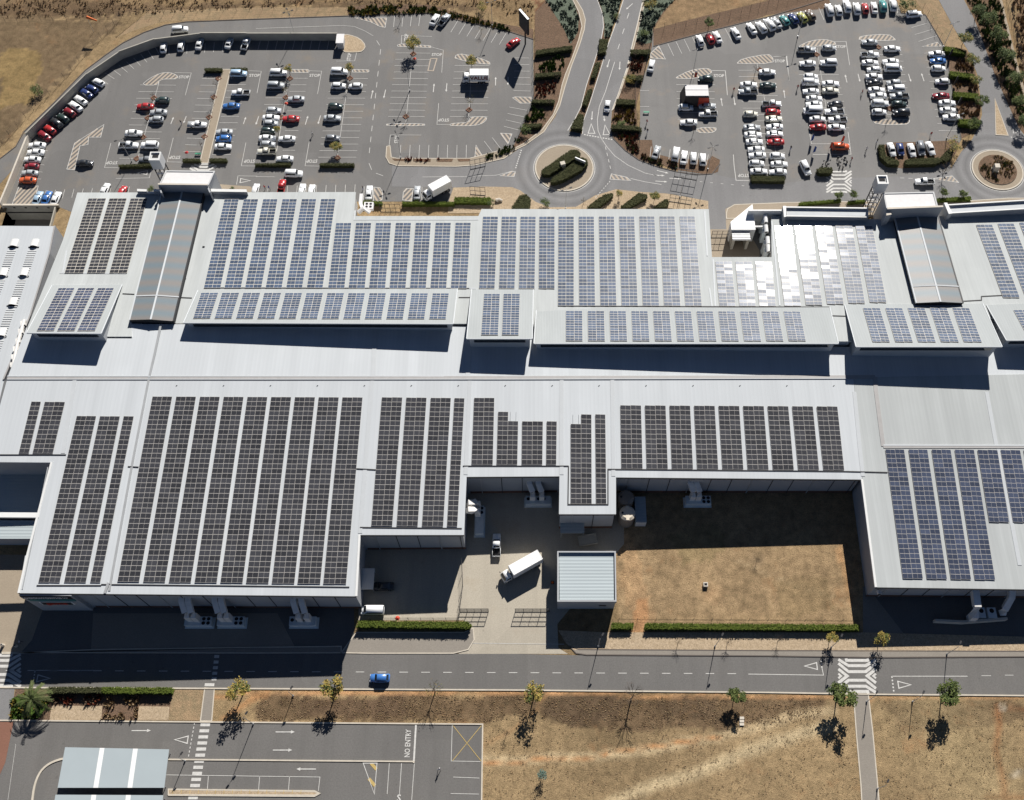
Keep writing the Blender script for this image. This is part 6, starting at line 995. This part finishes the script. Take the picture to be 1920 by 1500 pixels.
def masthead(h, arms, r_=.09):
    m = MB(); m.tube([(0, 0, 0), (0, 0, h)], r_, 7, r2=r_ * .55); m.tube([(0, 0, 0), (0, 0, .5)], r_ * 1.9, 7); return m.mesh('pole', 'steel')
def mast(x, y, h, label, arms=4, zb=0, tf=None, reach=.9, group='lamp posts in the car parks', nm='lamp_post', rot=.4):
    p = G(x, y, h); o = thing(nm, (p.x, p.y, zb), label, 'street lamp', group); link('pole', masthead(h, arms), o)
    for k in range(arms):
        a = rot + 6.283 * k / arms; d = Vector((math.cos(a), math.sin(a), 0)); m = MB(); m.tube([(0, 0, h - .1), d * reach + Vector((0, 0, h + .1))], .035, 5, 0); m.box(d * (reach + .3) + Vector((0, 0, h + .08)), (.7, .34, .14), 0, rz=a); lh = link('lamp_head', m.mesh('lamp_head', 'black_steel'), o); link('lens', MB().box(d * (reach + .3) + Vector((0, 0, h)), (.5, .24, .04), 0, rz=a).mesh('lens', 'lamp'), lh)
mast(540, 22, 8.8, 'four armed lamp mast at the top of the west car park'); mast(921, 3, 8.8, 'lamp mast on the top verge right of the two tilted cars', 2); mast(744, 253, 9, 'four armed lamp mast at the corner of the empty bays'); mast(1337, 275, 9, 'tall lamp mast at the end of the bottom car row'); mast(1308, 92, 9, 'tall lamp mast behind the red kiosk', 2); mast(1790, 43, 8.8, 'lamp mast beside the outer curving road', 2); mast(1798, 216, 9, 'four armed lamp mast at the lower end of the east hedges'); mast(762, 128, 8.5, 'four armed lamp mast among the empty bays right of the divider'); mast(1508, 28, 8, 'twin armed lamp mast in the upper east car park', 2)
mast(225, 262, 8.6, 'lamp mast above the long low hedge at left', 2); mast(1062, 355, 8, 'lamp mast standing on the lower edge of the roundabout', 2); mast(1283, 330, 8.5, 'lamp mast on the verge below the east bottom row', 2)
LG = 'street lamps along the street'
for x, y, lb in ((1125, 1198, 'street lamp on the pavement beside the storeroom shade'), (1350, 1198, 'street lamp on the gravel strip between two saplings'), (1574, 1200, 'street lamp beside the small yellow tree at the crossing'), (1797, 1213, 'street lamp in the shade of the right building')): mast(x, y, 6.5, lb, 1, reach=.8, group=LG, rot=1.0)
for x, y, lb in ((1640, 1306, 'street lamp beside the broad path below the crossing'), (1728, 1306, 'street lamp on the bank between path and open crowned tree'), (1661, 1473, 'street lamp at the lower end of the broad path'), (456, 1345, 'lamp post at the top edge of the lower car park'), (541, 1297, 'thin lamp post on the bank left of the second tree'), (334, 1421, 'lamp post beside the carport corner')): mast(x, y, 5.5 if 'path' in lb else 8.0 if 'lower car' in lb else 4.5, lb, 2 if 'lower car' in lb else 1, reach=.7, group=LG, rot=1.0)
# billboard, windsock, kiosk, pillars
p = G(985, 83); o = thing('billboard', p, 'tall black tilted advertising board on a thick pole', 'billboard'); m = MB().tube([(0, 0, 0), (0, 0, 5)], .22, 8); link('pole', m.mesh('pole', 'black_steel'), o); m = MB().box((-.3, 0, 8.0), (4.6, .5, 5.6), 0, rz=R(-58)); m.box((-.3, 0, 10.84), (4.7, .6, .08), 1, rz=R(-58)); link('panel', m.mesh('panel', ['black_steel', 'steel']), o)
p = G(171, 34, 5); o = thing('windsock', (p.x, p.y, 0), 'orange windsock on a thin pole in the top left field', 'windsock'); link('pole', MB().tube([(-1.2, 0, 0), (-1.2, 0, 5.3)], .05, 5).mesh('pole', 'steel'), o); link('sock', MB().tube([(-1.2, .2, 5.2), (1.6, -.7, 4.7)], .42, 10, r2=.2).mesh('sock', 'orange'), o)
c_ = G(1303, 186); o = thing('market_kiosk', c_, 'red and black market kiosk with a white ridged roof among parked cars', 'kiosk'); m = MB()
m.box((0, -.3, 1.7), (8.0, 5.2, 3.4), 0, top=.8); link('wall', m.mesh('wall', 'blackp'), o); m = MB(); m.box((0, -.2, 3.5), (6.3, 3.9, .2), 0); m.box((0, .1, 3.62), (6.2, .3, .1), 0); m.box((.1, -1.3, 3.46), (1.2, .9, .12), 1); m.box((.2, 1.1, 3.46), (1.1, .7, .12), 1); link('roof', m.mesh('roof', ['portal', 'dark']), o)
m = MB(); m.face([(.5, -2.88, .3), (3.75, -2.88, .3), (3.2, -2.46, 3.1), (.5, -2.46, 3.1)], 0); link('red_panel', m.mesh('red_panel', 'redp'), o)
for q, s_, y_ in (((-2.0, -2.13, 1.9), 'OPEN', 0),): pass
p = G(1303, 137, 3); o = thing('flag_banner', (p.x, p.y, 0), 'red and white feather banner behind the kiosk', 'banner'); link('pole', MB().tube([(0, 0, 0), (.1, 0, 3.6)], .03, 5).mesh('pole', 'steel'), o); m = MB(); m.box((.35, 0, 2.3), (.7, .03, 2.0), 0); m.box((.35, 0, 3.5), (.7, .03, .5), 1); link('flag', m.mesh('flag', ['redp', 'sign_white']), o)
for i, (x, y, mt, lb) in enumerate(((1522, 258, 'cloth_blue', 'blue feather banner, upper left corner of the painted square'), (1579, 260, 'redp', 'red feather banner, upper right of the painted square'), (1557, 272, 'redp', 'red feather banner beside the orange car'), (1526, 280, 'cloth_blue', 'blue feather banner, lower left of the painted square'), (1782, 98, 'black_steel', 'first dark triangular banner along the east hedge'), (1792, 150, 'black_steel', 'second dark triangular banner along the east hedge'), (1799, 188, 'black_steel', 'third dark triangular banner along the east hedge'))):
    p = G(x, y, 2); o = thing('flag_banner', (p.x, p.y, 0), lb, 'banner', 'feather banners'); link('pole', MB().tube([(0, 0, 0), (0, 0, 3.4)], .03, 5).mesh('pole', 'steel'), o); m = MB(); m.face([(0, 0, .7), (.65, 0, 1.0), (.6, 0, 2.8), (0, 0, 3.3)], 0); m.face([(0, .03, .7), (.65, .03, 1.0), (.6, .03, 2.8), (0, .03, 3.3)][::-1], 0); link('flag', m.mesh('flag', mt), o)
for q, mt in ((t4([(340, 1000), (470, 1010), (475, 1070), (335, 1075)]), 'glare'), (t4([(345, 1095), (450, 1100), (450, 1150), (350, 1155)]), 'glare')): pass
def simple(name, label, cat, x, y, z, parts, group=None, rz=0):
    p = G(x, y, z); o = thing(name, (p.x, p.y, 0), label, cat, group, rz)
    for nm, m, mt in parts: link(nm, m.mesh(nm, mt), o)
    return o
simple('pillar', 'pale stone block between the two hedges on the big roundabout', 'monument', 1055, 308, 1.6, [('block', MB().box((0, 0, 1.1), (1.4, 1.2, 2.2), top=.9), 'conc_light'), ('plinth', MB().box((0, 0, .2), (1.7, 1.5, .2)), 'conc')], rz=.3)
simple('signboard', 'small white name board on the right hedge of the big roundabout', 'sign', 1088, 300, 2.2, [('panel', MB().box((0, 0, 2.1), (3.0, .25, .8)), 'steel'), ('post', MB().box((-1, 0, .9), (.12, .12, 1.8)), 'black_steel'), ('post', MB().box((1, 0, .9), (.12, .12, 1.8)), 'black_steel')], rz=-.5)
simple('pillar', 'square pale pillar in the middle of the small roundabout', 'monument', 1870, 311, 2.0, [('block', MB().box((0, 0, 1.1), (1.3, 1.3, 2.2)), 'conc_light'), ('plinth', MB().box((0, 0, .35), (1.7, 1.7, .3)), 'conc')])
# guard hut and sign towers
simple('guard_hut', 'white guard hut at the end of the retaining wall beside the hatched island', 'hut', 638, 74, 2.2, [('wall', MB().box((0, 0, 1.2), (1.8, 3.0, 2.4)), 'wall_light'), ('roof', MB().box((0, 0, 2.5), (2.2, 3.6, .2)), 'portal'), ('window', MB().box((-.92, 0, 1.5), (.04, 1.4, .8)), 'glass')])
def tower(x, y, h, lb):
    p = G(x, y, h); o = thing('sign_tower', (p.x, p.y, 0), lb, 'sign tower', 'sign towers at the entrances'); m = MB(); m.box((0, 0, h - 1.6), (2.7, 2.7, 3.2)); link('sign_box', m.mesh('sign_box', 'wall_light'), o); link('rim', MB().band([(-1.2, -1.2), (1.2, -1.2), (1.2, 1.2), (-1.2, 1.2)], .3, h, h + .35, 0, closed=True).mesh('rim', 'ridge_light'), o); link('opening', MB().box((0, .2, h + .02), (1.5, 1.0, .06)).mesh('opening', 'dark'), o)
    m = MB()
    for sx_ in (-1.1, 1.1):
        for sy in (-1.1, 1.1): m.box((sx_, sy, (h - 3.2) / 2), (.2, .2, h - 3.2))
    z_ = .8
    while z_ < h - 3.5:
        for q in ((0, -1.1, 2.2, .5), (0, 1.1, 2.2, .5)): m.box((q[0], q[1], z_), (2.2, .15, .5), 1)
        for q in (-1.1, 1.1): m.box((q, 0, z_ + .9), (.15, 2.2, .18), 0)
        z_ += 1.9
    link('lattice', m.mesh('lattice', ['black_steel', 'portal']), o)
tower(291, 294, 13.5, 'white sign box on a dark lattice tower beside the west entrance'); tower(1654, 338, 12.0, 'white sign box on a dark lattice tower beside the east entrance')
# steel gate frames and gates
def gate(a, b, h, label, z=0, bars=6, group='steel gate frames', nm='steel_gate', rows_=2):
    A, B = G(*a), G(*b); o = thing(nm, A, label, 'gate', group); d = B - A; L = d.length; d.normalize(); m = MB(); ang = math.atan2(d.y, d.x)
    for k in range(rows_ + 1): zz = .15 + (h - .2) * k / rows_; m.box(d * L / 2 + Vector((0, 0, zz)), (L, .08, .1), 0, rz=ang)
    for k in range(bars + 1): m.box(d * L * k / bars + Vector((0, 0, h / 2)), (.09, .09, h), 0, rz=ang)
    link('frame', m.mesh('frame', 'black_steel'), o)
    if nm == 'steel_gate': return
    m = MB(); k_ = int(L / .28)
    for k in range(k_): m.box(d * L * (k + .5) / k_ + Vector((0, 0, h / 2)), (.03, .03, h - .2), 0, rz=ang)
    link('bars', m.mesh('bars', 'black_steel'), o)
gate((882, 318), (910, 312), 3.6, 'steel height frame over the road left of the roundabout', bars=3); gate((1264, 331), (1306, 338), 3.6, 'steel height frame beside the bottom car row', bars=4); gate((882, 365), (910, 367), 3.4, 'steel frame beside the angled white truck', bars=3); gate((1255, 378), (1295, 384), 3.2, 'steel frame above the north roof edge', bars=4); gate((714, 398), (752, 398), 3.4, 'steel gate of the small roof court', bars=4)
gate((863, 1147), (916, 1147), 2.4, 'left sliding gate of the truck yard', bars=4, group='yard gates', nm='yard_gate', rows_=3); gate((966, 1147), (1030, 1147), 2.4, 'right sliding gate of the truck yard', bars=4, group='yard gates', nm='yard_gate', rows_=3); gate((1333, 446), (1371, 446), 3.0, 'black gate left of the little ribbed roof', bars=4, group='yard gates', nm='yard_gate')
# ================================================================ COURTS, TANKS, AIR UNITS
simple('gate_house', 'small ribbed metal roofed gate house beside the gated court', 'hut', 1389, 438, 4.4, [('roof', (lambda m: [m.box((0, -1.6 + .55 * k, 4.4), (4.5, .3, .14)) for k in range(7)] and m.box((0, 0, 4.25), (4.5, 3.9, .2)))(MB()), 'steel'), ('wall', MB().box((-1.8, 0, 2.1), (.7, 3.4, 4.15)), 'conc'), ('wall', MB().box((1.8, 0, 2.1), (.7, 3.4, 4.15)), 'conc'), ('door', MB().box((0, .8, 1.8), (2.6, .1, 3.4)), 'dark')])
simple('screen_wall', 'white triangular screen wall around the shaded court', 'wall', 1392, 410, 5, [('wall', MB().prism([(3.0, -3.4, 5), (3.0, 4.6, 5), (-3.1, -1.0, 5), (-3.1, -3.4, 5)][::1], 0, 0, 0), 'sign_white')])
m = MB(); m.band([G(1403, 394, 6.5).xy, G(1470, 394, 6.5).xy], .35, 0, 6.5, 0); m.band([G(1404, 424, 4.5).xy, G(1434, 424, 4.5).xy], .3, 3.9, 4.5, 0); tag(m.build('boundary_wall', 'sign_white', org=G(1430, 394)), 'thin white wall closing the shaded court on the north', 'wall')
def duct(pts, r_=.45): return MB().tube(pts, r_, 4, 0, sq=True)
def hvac(x, y, rot, label, ducts=2, side=1, fans=4, L=5.6, up=3.2, dist=2.6, ztop=5.6, dx=(-1.4, -.1)):
    p = G(x, y, 1.5); o = thing('air_unit', (p.x, p.y, 0), label, 'air conditioning unit', 'air conditioning units with ducts', rz=R(rot)); m = MB().box((0, 0, 1.0), (L, 1.9, 1.7)); m.box((0, 0, .08), (L + .6, 2.4, .16)); cs = link('casing', m.mesh('casing', 'hvac'), o)
    for k in range(fans):
        f_ = MB(); fx_, fy_ = (L / 2 - .6 - (k % 2) * 1.0, .45 - .9 * (k // 2)) if fans == 4 and side else (-L / 2 + .6 + k * 1.15, .2); f_.disc((fx_, fy_, 1.87), .38, 0, 12); f_.tube([(fx_, fy_, 1.84), (fx_, fy_, 1.93)], .42, 12, 1, cap=False); link('fan', f_.mesh('fan', ['fan', 'hvac']), cs)
    for k in range(ducts): link('duct', duct([(dx[k], .3, 1.6), (dx[k], .35, ztop - 2.6), (dx[k] - .15, .8, ztop - 1.5), (dx[k] - .8, dist * .55, ztop - .6), (dx[k] - .9, dist, ztop)], .82).mesh('duct', 'duct'), o)
    return o
hvac(372, 1165, 0, 'air unit with two ducts, leftmost below the southwest wall', ztop=7.5, dist=5); hvac(433, 1165, 0, 'air unit with two ducts, second from left below the southwest wall', ztop=7.5, dist=5); hvac(570, 1165, 180, 'air unit with fans on its left end, below the southwest wall', ztop=7.2, dist=-4.6, dx=(-1.5, -.4)) if 0 else hvac(568, 1165, 0, 'air unit with two ducts, rightmost below the southwest wall', ztop=7.2, dist=5, dx=(-.4, 1.3), fans=3, side=0)
hvac(1309, 938, 0, 'air unit with two ducts above the fenced lawn', ztop=6.5, dist=4.2); hvac(1009, 938, 0, 'air unit with a row of fans in the dark truck yard corner', ztop=6.5, dist=4.0, fans=4, side=0, dx=(-1.2, .8)); hvac(899, 975, 90, 'long air unit with pale curved ducts beside the left wall of the truck yard', ztop=7.0, dist=2.4, L=6.5, dx=(1.2, 2.8))
o = simple('air_unit', 'cluster of small air units with one tall white duct at lower right', 'air conditioning unit', 1850, 1150, 1.0, [('casing', MB().box((-1.3, 0, .8), (1.6, 2.2, 1.6)), 'hvac'), ('casing', MB().box((.9, 0, .8), (1.8, 2.2, 1.6)), 'hvac'), ('duct', duct([(-3.6, -1.2, .5), (-3.6, -1.0, 3.0), (-3.4, .5, 4.6), (-3.4, 4.5, 5.2)], 1.0), 'duct'), ('duct', duct([(3.2, 0, 1.2), (3.2, .5, 2.8), (4.4, 2.6, 4.2), (4.6, 4.5, 5.0)], .9), 'duct'), ('fan', MB().disc((-1.3, .4, 1.62), .5, 0, 12), 'fan'), ('fan', MB().disc((.9, .4, 1.62), .5, 0, 12), 'fan')], 'air conditioning units with ducts')
o = simple('air_unit', 'white air unit with curved duct at the edge of the small roof court', 'air conditioning unit', 682, 390, 3.0, [('casing', MB().box((1.2, .8, 2.6), (2.4, 2.2, .9)), 'portal'), ('duct', duct([(-.8, 4, 3.4), (-.8, 1, 3.4), (-.2, -.6, 3.6)], .6), 'portal'), ('duct', duct([(-1.2, -1.6, 3.2), (.2, -.8, 4.0), (1.8, -1.6, 3.2)], .6), 'portal')] + [('fan', MB().disc((.7 + 1.0 * (k % 2), .4 + .9 * (k // 2), 3.07), .36, 0, 12), 'fan') for k in range(4)], 'air conditioning units with ducts')
for i, (x, y, z_) in enumerate(((1436, 410, 5.5), (1437, 428, 5.5), (1440, 450, 5.5), (1441, 465, 5.5))):
    simple('roof_fan', ('topmost', 'second', 'third', 'lowest')[i] + ' white duct unit on the court wall beside the glaring panels', 'air vent', x, y, z_, [('duct', MB().tube([(0, 1.1, 5.2), (0, -.9, 5.0)], .55, 12), 'sign_white'), ('opening', MB().tube([(0, -.92, 5.0), (.05, -1.0, 4.95)], .42, 12), 'fan'), ('bracket', MB().box((-.3, 0, 2.3), (.9, 1.2, 4.6)), 'hvac')], 'white duct units')
for x, y, lb, t_ in ((1174, 932, 'brown round water tank in the shade behind the lit one', 'tank'), (1176.5, 962, 'round water tank with sunlit cross ribbed lid beside the blue container', 'tank_top')):
    p = G(x, y, 4.6); o = thing('water_tank', (p.x, p.y, 0), lb, 'water tank', 'water tanks'); link('tank', MB().tube([(0, 0, 0), (0, 0, 4.4)], 1.75, 28).mesh('tank', 'tank', smooth=False), o); m = MB().tube([(0, 0, 4.4), (0, 0, 4.75)], 1.75, 28, r2=1.2)
    m.box((0, 0, 4.72), (3.3, .7, .14), 0); m.box((0, 0, 4.72), (.7, 3.3, .13), 0); link('lid', m.mesh('lid', t_), o); link('cap', MB().tube([(-1.1, 0, 4.75), (-1.1, 0, 4.95)], .25, 12).mesh('cap', 'black_steel'), o)
p = G(1201, 950, 2.6); simple('container', 'blue grey shipping container beside the water tanks', 'container', 1201, 955, 2.6, [('body', (lambda m: m.box((0, 0, 1.3), (2.4, 6.0, 2.6)) and [m.box((0, -2.9 + .35 * k, 2.62), (2.3, .12, .05)) for k in range(17)] and m)(MB()), 'roof_blue'), ('door', MB().box((0, -3.03, 1.3), (2.2, .06, 2.3)), 'ridge_light')])
simple('lean_to', 'small striped lean-to roof against the dock wall', 'shed', 688, 1085, 3.2, [('roof', (lambda m: m.box((0, 0, 3.1), (3.0, 4.6, .12)) and [m.box((-1.4 + .4 * k, 0, 3.19), (.12, 4.5, .06)) for k in range(8)] and m)(MB()), 'ridge_light'), ('post', MB().box((1.3, -2.1, 1.5), (.12, .12, 3.0)), 'steel'), ('post', MB().box((1.3, 2.1, 1.5), (.12, .12, 3.0)), 'steel')])
simple('canopy', 'blue grey canopy over the loading door of the projecting wing', 'canopy', 1073, 989, 3.4, [('roof', MB().box((0, 0, 3.4), (5.2, 2.6, .15)), 'roof_blue'), ('post', MB().box((-2.4, -1.1, 1.7), (.12, .12, 3.3)), 'steel'), ('post', MB().box((2.4, -1.1, 1.7), (.12, .12, 3.3)), 'steel')])
simple('skip', 'dark brown rubbish skip in the shaded yard', 'skip', 1102, 1012, 1.0, [('body', (lambda m: m.box((0, 0, .55), (3.8, 2.0, 1.0), top=1.12) and m.band([(-2.0, -1.1), (2.0, -1.1), (2.0, 1.1), (-2.0, 1.1)], .12, 1.0, 1.25, 0, closed=True))(MB()), 'conc')], rz=.2)
simple('concrete_chamber', 'small square concrete chamber on the fenced lawn', 'manhole', 1323, 1096, .5, [('wall', MB().box((0, 0, .35), (.95, .95, .7)), 'conc_light'), ('opening', MB().box((0, 0, .71), (.6, .5, .03)), 'dark')])
simple('low_wall', 'white topped wall enclosing the air units at lower right', 'wall', 1805, 1163, 1.4, [('wall', MB().band([(-5.8, 0), (0, -.3), (9.5, .4)], .5, 0, 1.5), 'conc_light')])
simple('plant_enclosure', 'corner pipe outlet on the southeast wing wall', 'pipe', 1649, 1106, 6, [('pipe', MB().tube([(0, 0, 5.5), (0, -.8, 5.5)], .45, 12), 'ridge_light'), ('opening', MB().tube([(0, -.82, 5.5), (0, -.86, 5.5)], .32, 12), 'dark')])
# carports
for i, (q, lb) in enumerate((([(122, 1401), (317, 1405), (308, 1477), (108, 1477)], 'upper pale blue carport roof with two white strips'), ([(104, 1490), (306, 1491), (300, 1560), (92, 1560)], 'lower pale blue carport roof cut off by the bottom edge'))):
    P = [G(*a, 3.0 if k < 2 else 2.7) for k, a in enumerate(q)]; o = thing('carport', P[3].xy.to_3d(), lb, 'carport', 'carports in the lower car park'); g0 = o.location
    def rel(u_, v_, dz=0): return P[0].lerp(P[1], u_).lerp(P[3].lerp(P[2], u_), v_) - g0 + Vector((0, 0, dz))
    m = MB(); m.prism([rel(0, 1), rel(1, 1), rel(1, 0), rel(0, 0)], [2.55, 2.55, 2.85, 2.85], 0, 1, bottom=True); link('roof', m.mesh('roof', ['carport', 'steel']), o)
    for u0 in (.335, .655): m = MB(); m.face([rel(u0, 1, .03), rel(u0 + .045, 1, .03), rel(u0 + .045, 0, .03), rel(u0, 0, .03)]); link('roof_strip', m.mesh('roof_strip', 'sign_white'), o)
    for u0 in (.03, .5, .97):
        for v0 in (.06, .94): m = MB(); a = rel(u0, v0); m.box((a.x, a.y, 1.35), (.14, .14, 2.7)); link('post', m.mesh('post', 'steel'), o)
# ================================================================ PEOPLE
def person_mesh(top, leg, stride):
    me = bpy.data.meshes.new('person'); V = [(0, 0, .95), (0, 0, 1.2), (0, 0, 1.42), (0, 0, 1.52), (0, .02, 1.66), (0, .01, 1.74), (-.2, 0, 1.4), (-.27, -.05 - stride * .3, 1.12), (-.26, .1 - stride * .5, .9), (.2, 0, 1.4), (.27, .05 + stride * .3, 1.12), (.26, .1 + stride * .5, .9), (-.1, 0, .9), (-.11, stride * .6, .5), (-.11, stride, .08), (-.11, stride + .16, .04), (.1, 0, .9), (.11, -stride * .6, .5), (.11, -stride, .08), (.11, -stride + .16, .04)]
    E_ = [(0, 1), (1, 2), (2, 3), (3, 4), (4, 5), (2, 6), (6, 7), (7, 8), (2, 9), (9, 10), (10, 11), (0, 12), (12, 13), (13, 14), (14, 15), (0, 16), (16, 17), (17, 18), (18, 19)]; rad = [.15, .15, .16, .06, .1, .07, .07, .05, .035, .07, .05, .035, .1, .075, .05, .04, .1, .075, .05, .04]
    me.from_pydata(V, E_, []); o = bpy.data.objects.new('person', me); COL.objects.link(o); o.modifiers.new('s', 'SKIN')
    for v, r_ in zip(me.skin_vertices[0].data, rad): v.radius = (r_, r_ * .8)
    me.skin_vertices[0].data[0].use_root = True; s_ = o.modifiers.new('b', 'SUBSURF'); s_.levels = 1; s_.render_levels = 1; bpy.context.view_layer.update(); n2 = bpy.data.meshes.new_from_object(o.evaluated_get(bpy.context.evaluated_depsgraph_get())); bpy.data.objects.remove(o)
    n2.materials.clear(); [n2.materials.append(M[k]) for k in (top, leg, 'skin', 'blackp')]
    for f in n2.polygons:
        z_ = f.center.z; f.material_index = 3 if (z_ > 1.68 or z_ < .1) else 2 if z_ > 1.5 or (abs(f.center.x) > .2 and z_ < 1.12) else 0 if z_ > .92 else 1; f.use_smooth = True
    return n2
PM = {k: person_mesh(k, l_, s_) for k, l_, s_ in (('cloth_red', 'cloth_dark', .22), ('cloth_dark', 'cloth_blue', .05), ('cloth_white', 'cloth_dark', .25), ('cloth_blue', 'cloth_dark', .2))}
CN = {'cloth_red': 'red top', 'cloth_dark': 'dark top', 'cloth_white': 'white top', 'cloth_blue': 'blue top'}
for x, y, k, w_ in ((339, 229, 'cloth_dark', 'walking left of the flatbed pickup'), (585, 250, 'cloth_white', 'walking between two busy car columns'), (680, 352, 'cloth_dark', 'walking left of the sedan by the roof court'), (496, 351, 'cloth_red', 'at the roof edge beside the red pickup'), (504, 352, 'cloth_blue', 'at the roof edge beside the red pickup'), (1376, 168, 'cloth_red', 'walking right of the kiosk'), (1213, 228, 'cloth_red', 'by the thin west fence, upper of two'), (1214, 245, 'cloth_dark', 'by the thin west fence, lower of two'), (1496, 163, 'cloth_red', 'walking left of the middle east column'), (1617, 172, 'cloth_red', 'walking left of the easternmost double column'), (1483, 277, 'cloth_dark', 'walking right of the second kiosk side column'), (1625, 279, 'cloth_white', 'walking in front of the curved hedge bay'), (1645, 264, 'cloth_dark', 'walking by the top of the curved hedge'), (1746, 251, 'cloth_red', 'walking above the curved hedge bay'), (1597, 298, 'cloth_red', 'walking right of the motorbikes'), (823, 1442, 'cloth_white', 'crossing the lower car park'), (37, 1203, 'cloth_white', 'walking on the tan plaza at left')):
    p = G(x, y, .9); o = link('person', PM[k], None, (p.x, p.y, .06), random.uniform(0, 6.28)); tag(o, f'person in a {CN[k]} {w_}', 'person')
# small street things
for i, (x, y) in enumerate(((3, 1209), (28, 1210))): simple('bollard', ('left', 'right')[i] + ' round concrete planter post on the tan plaza', 'bollard', x, y, .8, [('post', MB().tube([(0, 0, 0), (0, 0, 1.0)], .35, 12, r2=.28), 'conc_light'), ('top', MB().tube([(0, 0, 1.0), (0, 0, 1.03)], .2, 10), 'dark')], 'plaza bollards')
for i, (x, y, mt, lb, ca) in enumerate(((349, 284, 'cloth_red', 'red umbrella stand left of the lower walkway hedge', 'parasol'), (745, 1158, 'redp', 'red parasol at the dock yard fence', 'parasol'), (536, 192, 'redp', 'red parasol in the crowded west column', 'parasol'), (777, 108, 'redp', 'small red parasol under the olive tree', 'parasol'))): simple('parasol', lb, ca, x, y, 2, [('canopy', MB().tube([(0, 0, 1.6), (0, 0, 1.9)], .5, 10, r2=.05), mt), ('pole', MB().tube([(0, 0, 0), (0, 0, 1.85)], .03, 5), 'steel')], 'small red parasols')
def trolleyshelter(x, y, lb): simple('bench', lb, 'bench', x, y, .5, [('seat', MB().box((0, 0, .5), (1.6, .5, .1)), 'green'), ('leg', MB().box((-.6, 0, .22), (.1, .4, .45)), 'steel'), ('leg', MB().box((.6, 0, .22), (.1, .4, .45)), 'steel')])
trolleyshelter(371, 288, 'green bench beside the lower walkway hedge'); trolleyshelter(1212, 210, 'green bench at the west edge of the east car park')
BIKE = [('frame', MB().tube([(-.5, 0, .6), (.1, 0, .75), (.6, 0, .9)], .14, 6), 'dark'), ('seat', MB().box((-.35, 0, .85), (.7, .25, .12)), 'blackp'), ('wheel', MB().tube([(-.7, -.06, .33), (-.7, .06, .33)], .33, 12), 'rubber'), ('wheel', MB().tube([(.75, -.06, .33), (.75, .06, .33)], .33, 12), 'rubber'), ('handlebar', MB().tube([(.5, -.35, 1.05), (.5, .35, 1.05)], .03, 5), 'steel')]
BIKE = [(n_, m_.mesh(n_, mt), ) for n_, m_, mt in BIKE]
for i, (x, y) in enumerate(((1543, 306), (1549, 308), (1555, 305), (1552, 312), (1572, 300), (1577, 303), (1583, 305), (1575, 309), (1581, 311), (1586, 300))):
    p = G(x, y, .4); o = thing('motorbike', (p.x, p.y, .06), f'{ord_(i % 5)} black motorbike of the ' + ('left cluster beside the oval hedge' if i < 4 else 'right cluster near the orange car') if i < 4 else f'{ord_(i - 4)} black motorbike in the right cluster below the orange car', 'motorbike', 'parked motorbikes', rz=random.uniform(-.5, .5) + 1.5)
    for n_, me_ in BIKE: link(n_, me_, o)
simple('road_cone', 'orange cone beside the storeroom wall', 'traffic cone', 1036, 1091, .5, [('cone', MB().tube([(0, 0, .05), (0, 0, .9)], .32, 10, r2=.05), 'orange'), ('base', MB().box((0, 0, .05), (.7, .7, .08)), 'black_steel')])
for i, (x, y) in enumerate(((1391, 1346), (1391, 1352), (1391, 1358))): simple('stone_step', ('upper', 'middle', 'lower')[i] + ' pale stone step on the brown bank', 'step', x, y, .2, [('slab', MB().box((0, 0, .12), (.9, .5, .24)), 'conc_light')], 'stone steps')
simple('rock', 'pale boulder right of the green hedge by the north roof', 'boulder', 936, 376, .3, [('stone', MB().tube([(-.8, 0, .3), (0, .2, .5), (.8, 0, .25)], .55, 7, r2=.3), 'conc_light')])
bpy.context.view_layer.update()
print('objects', len(bpy.data.objects))
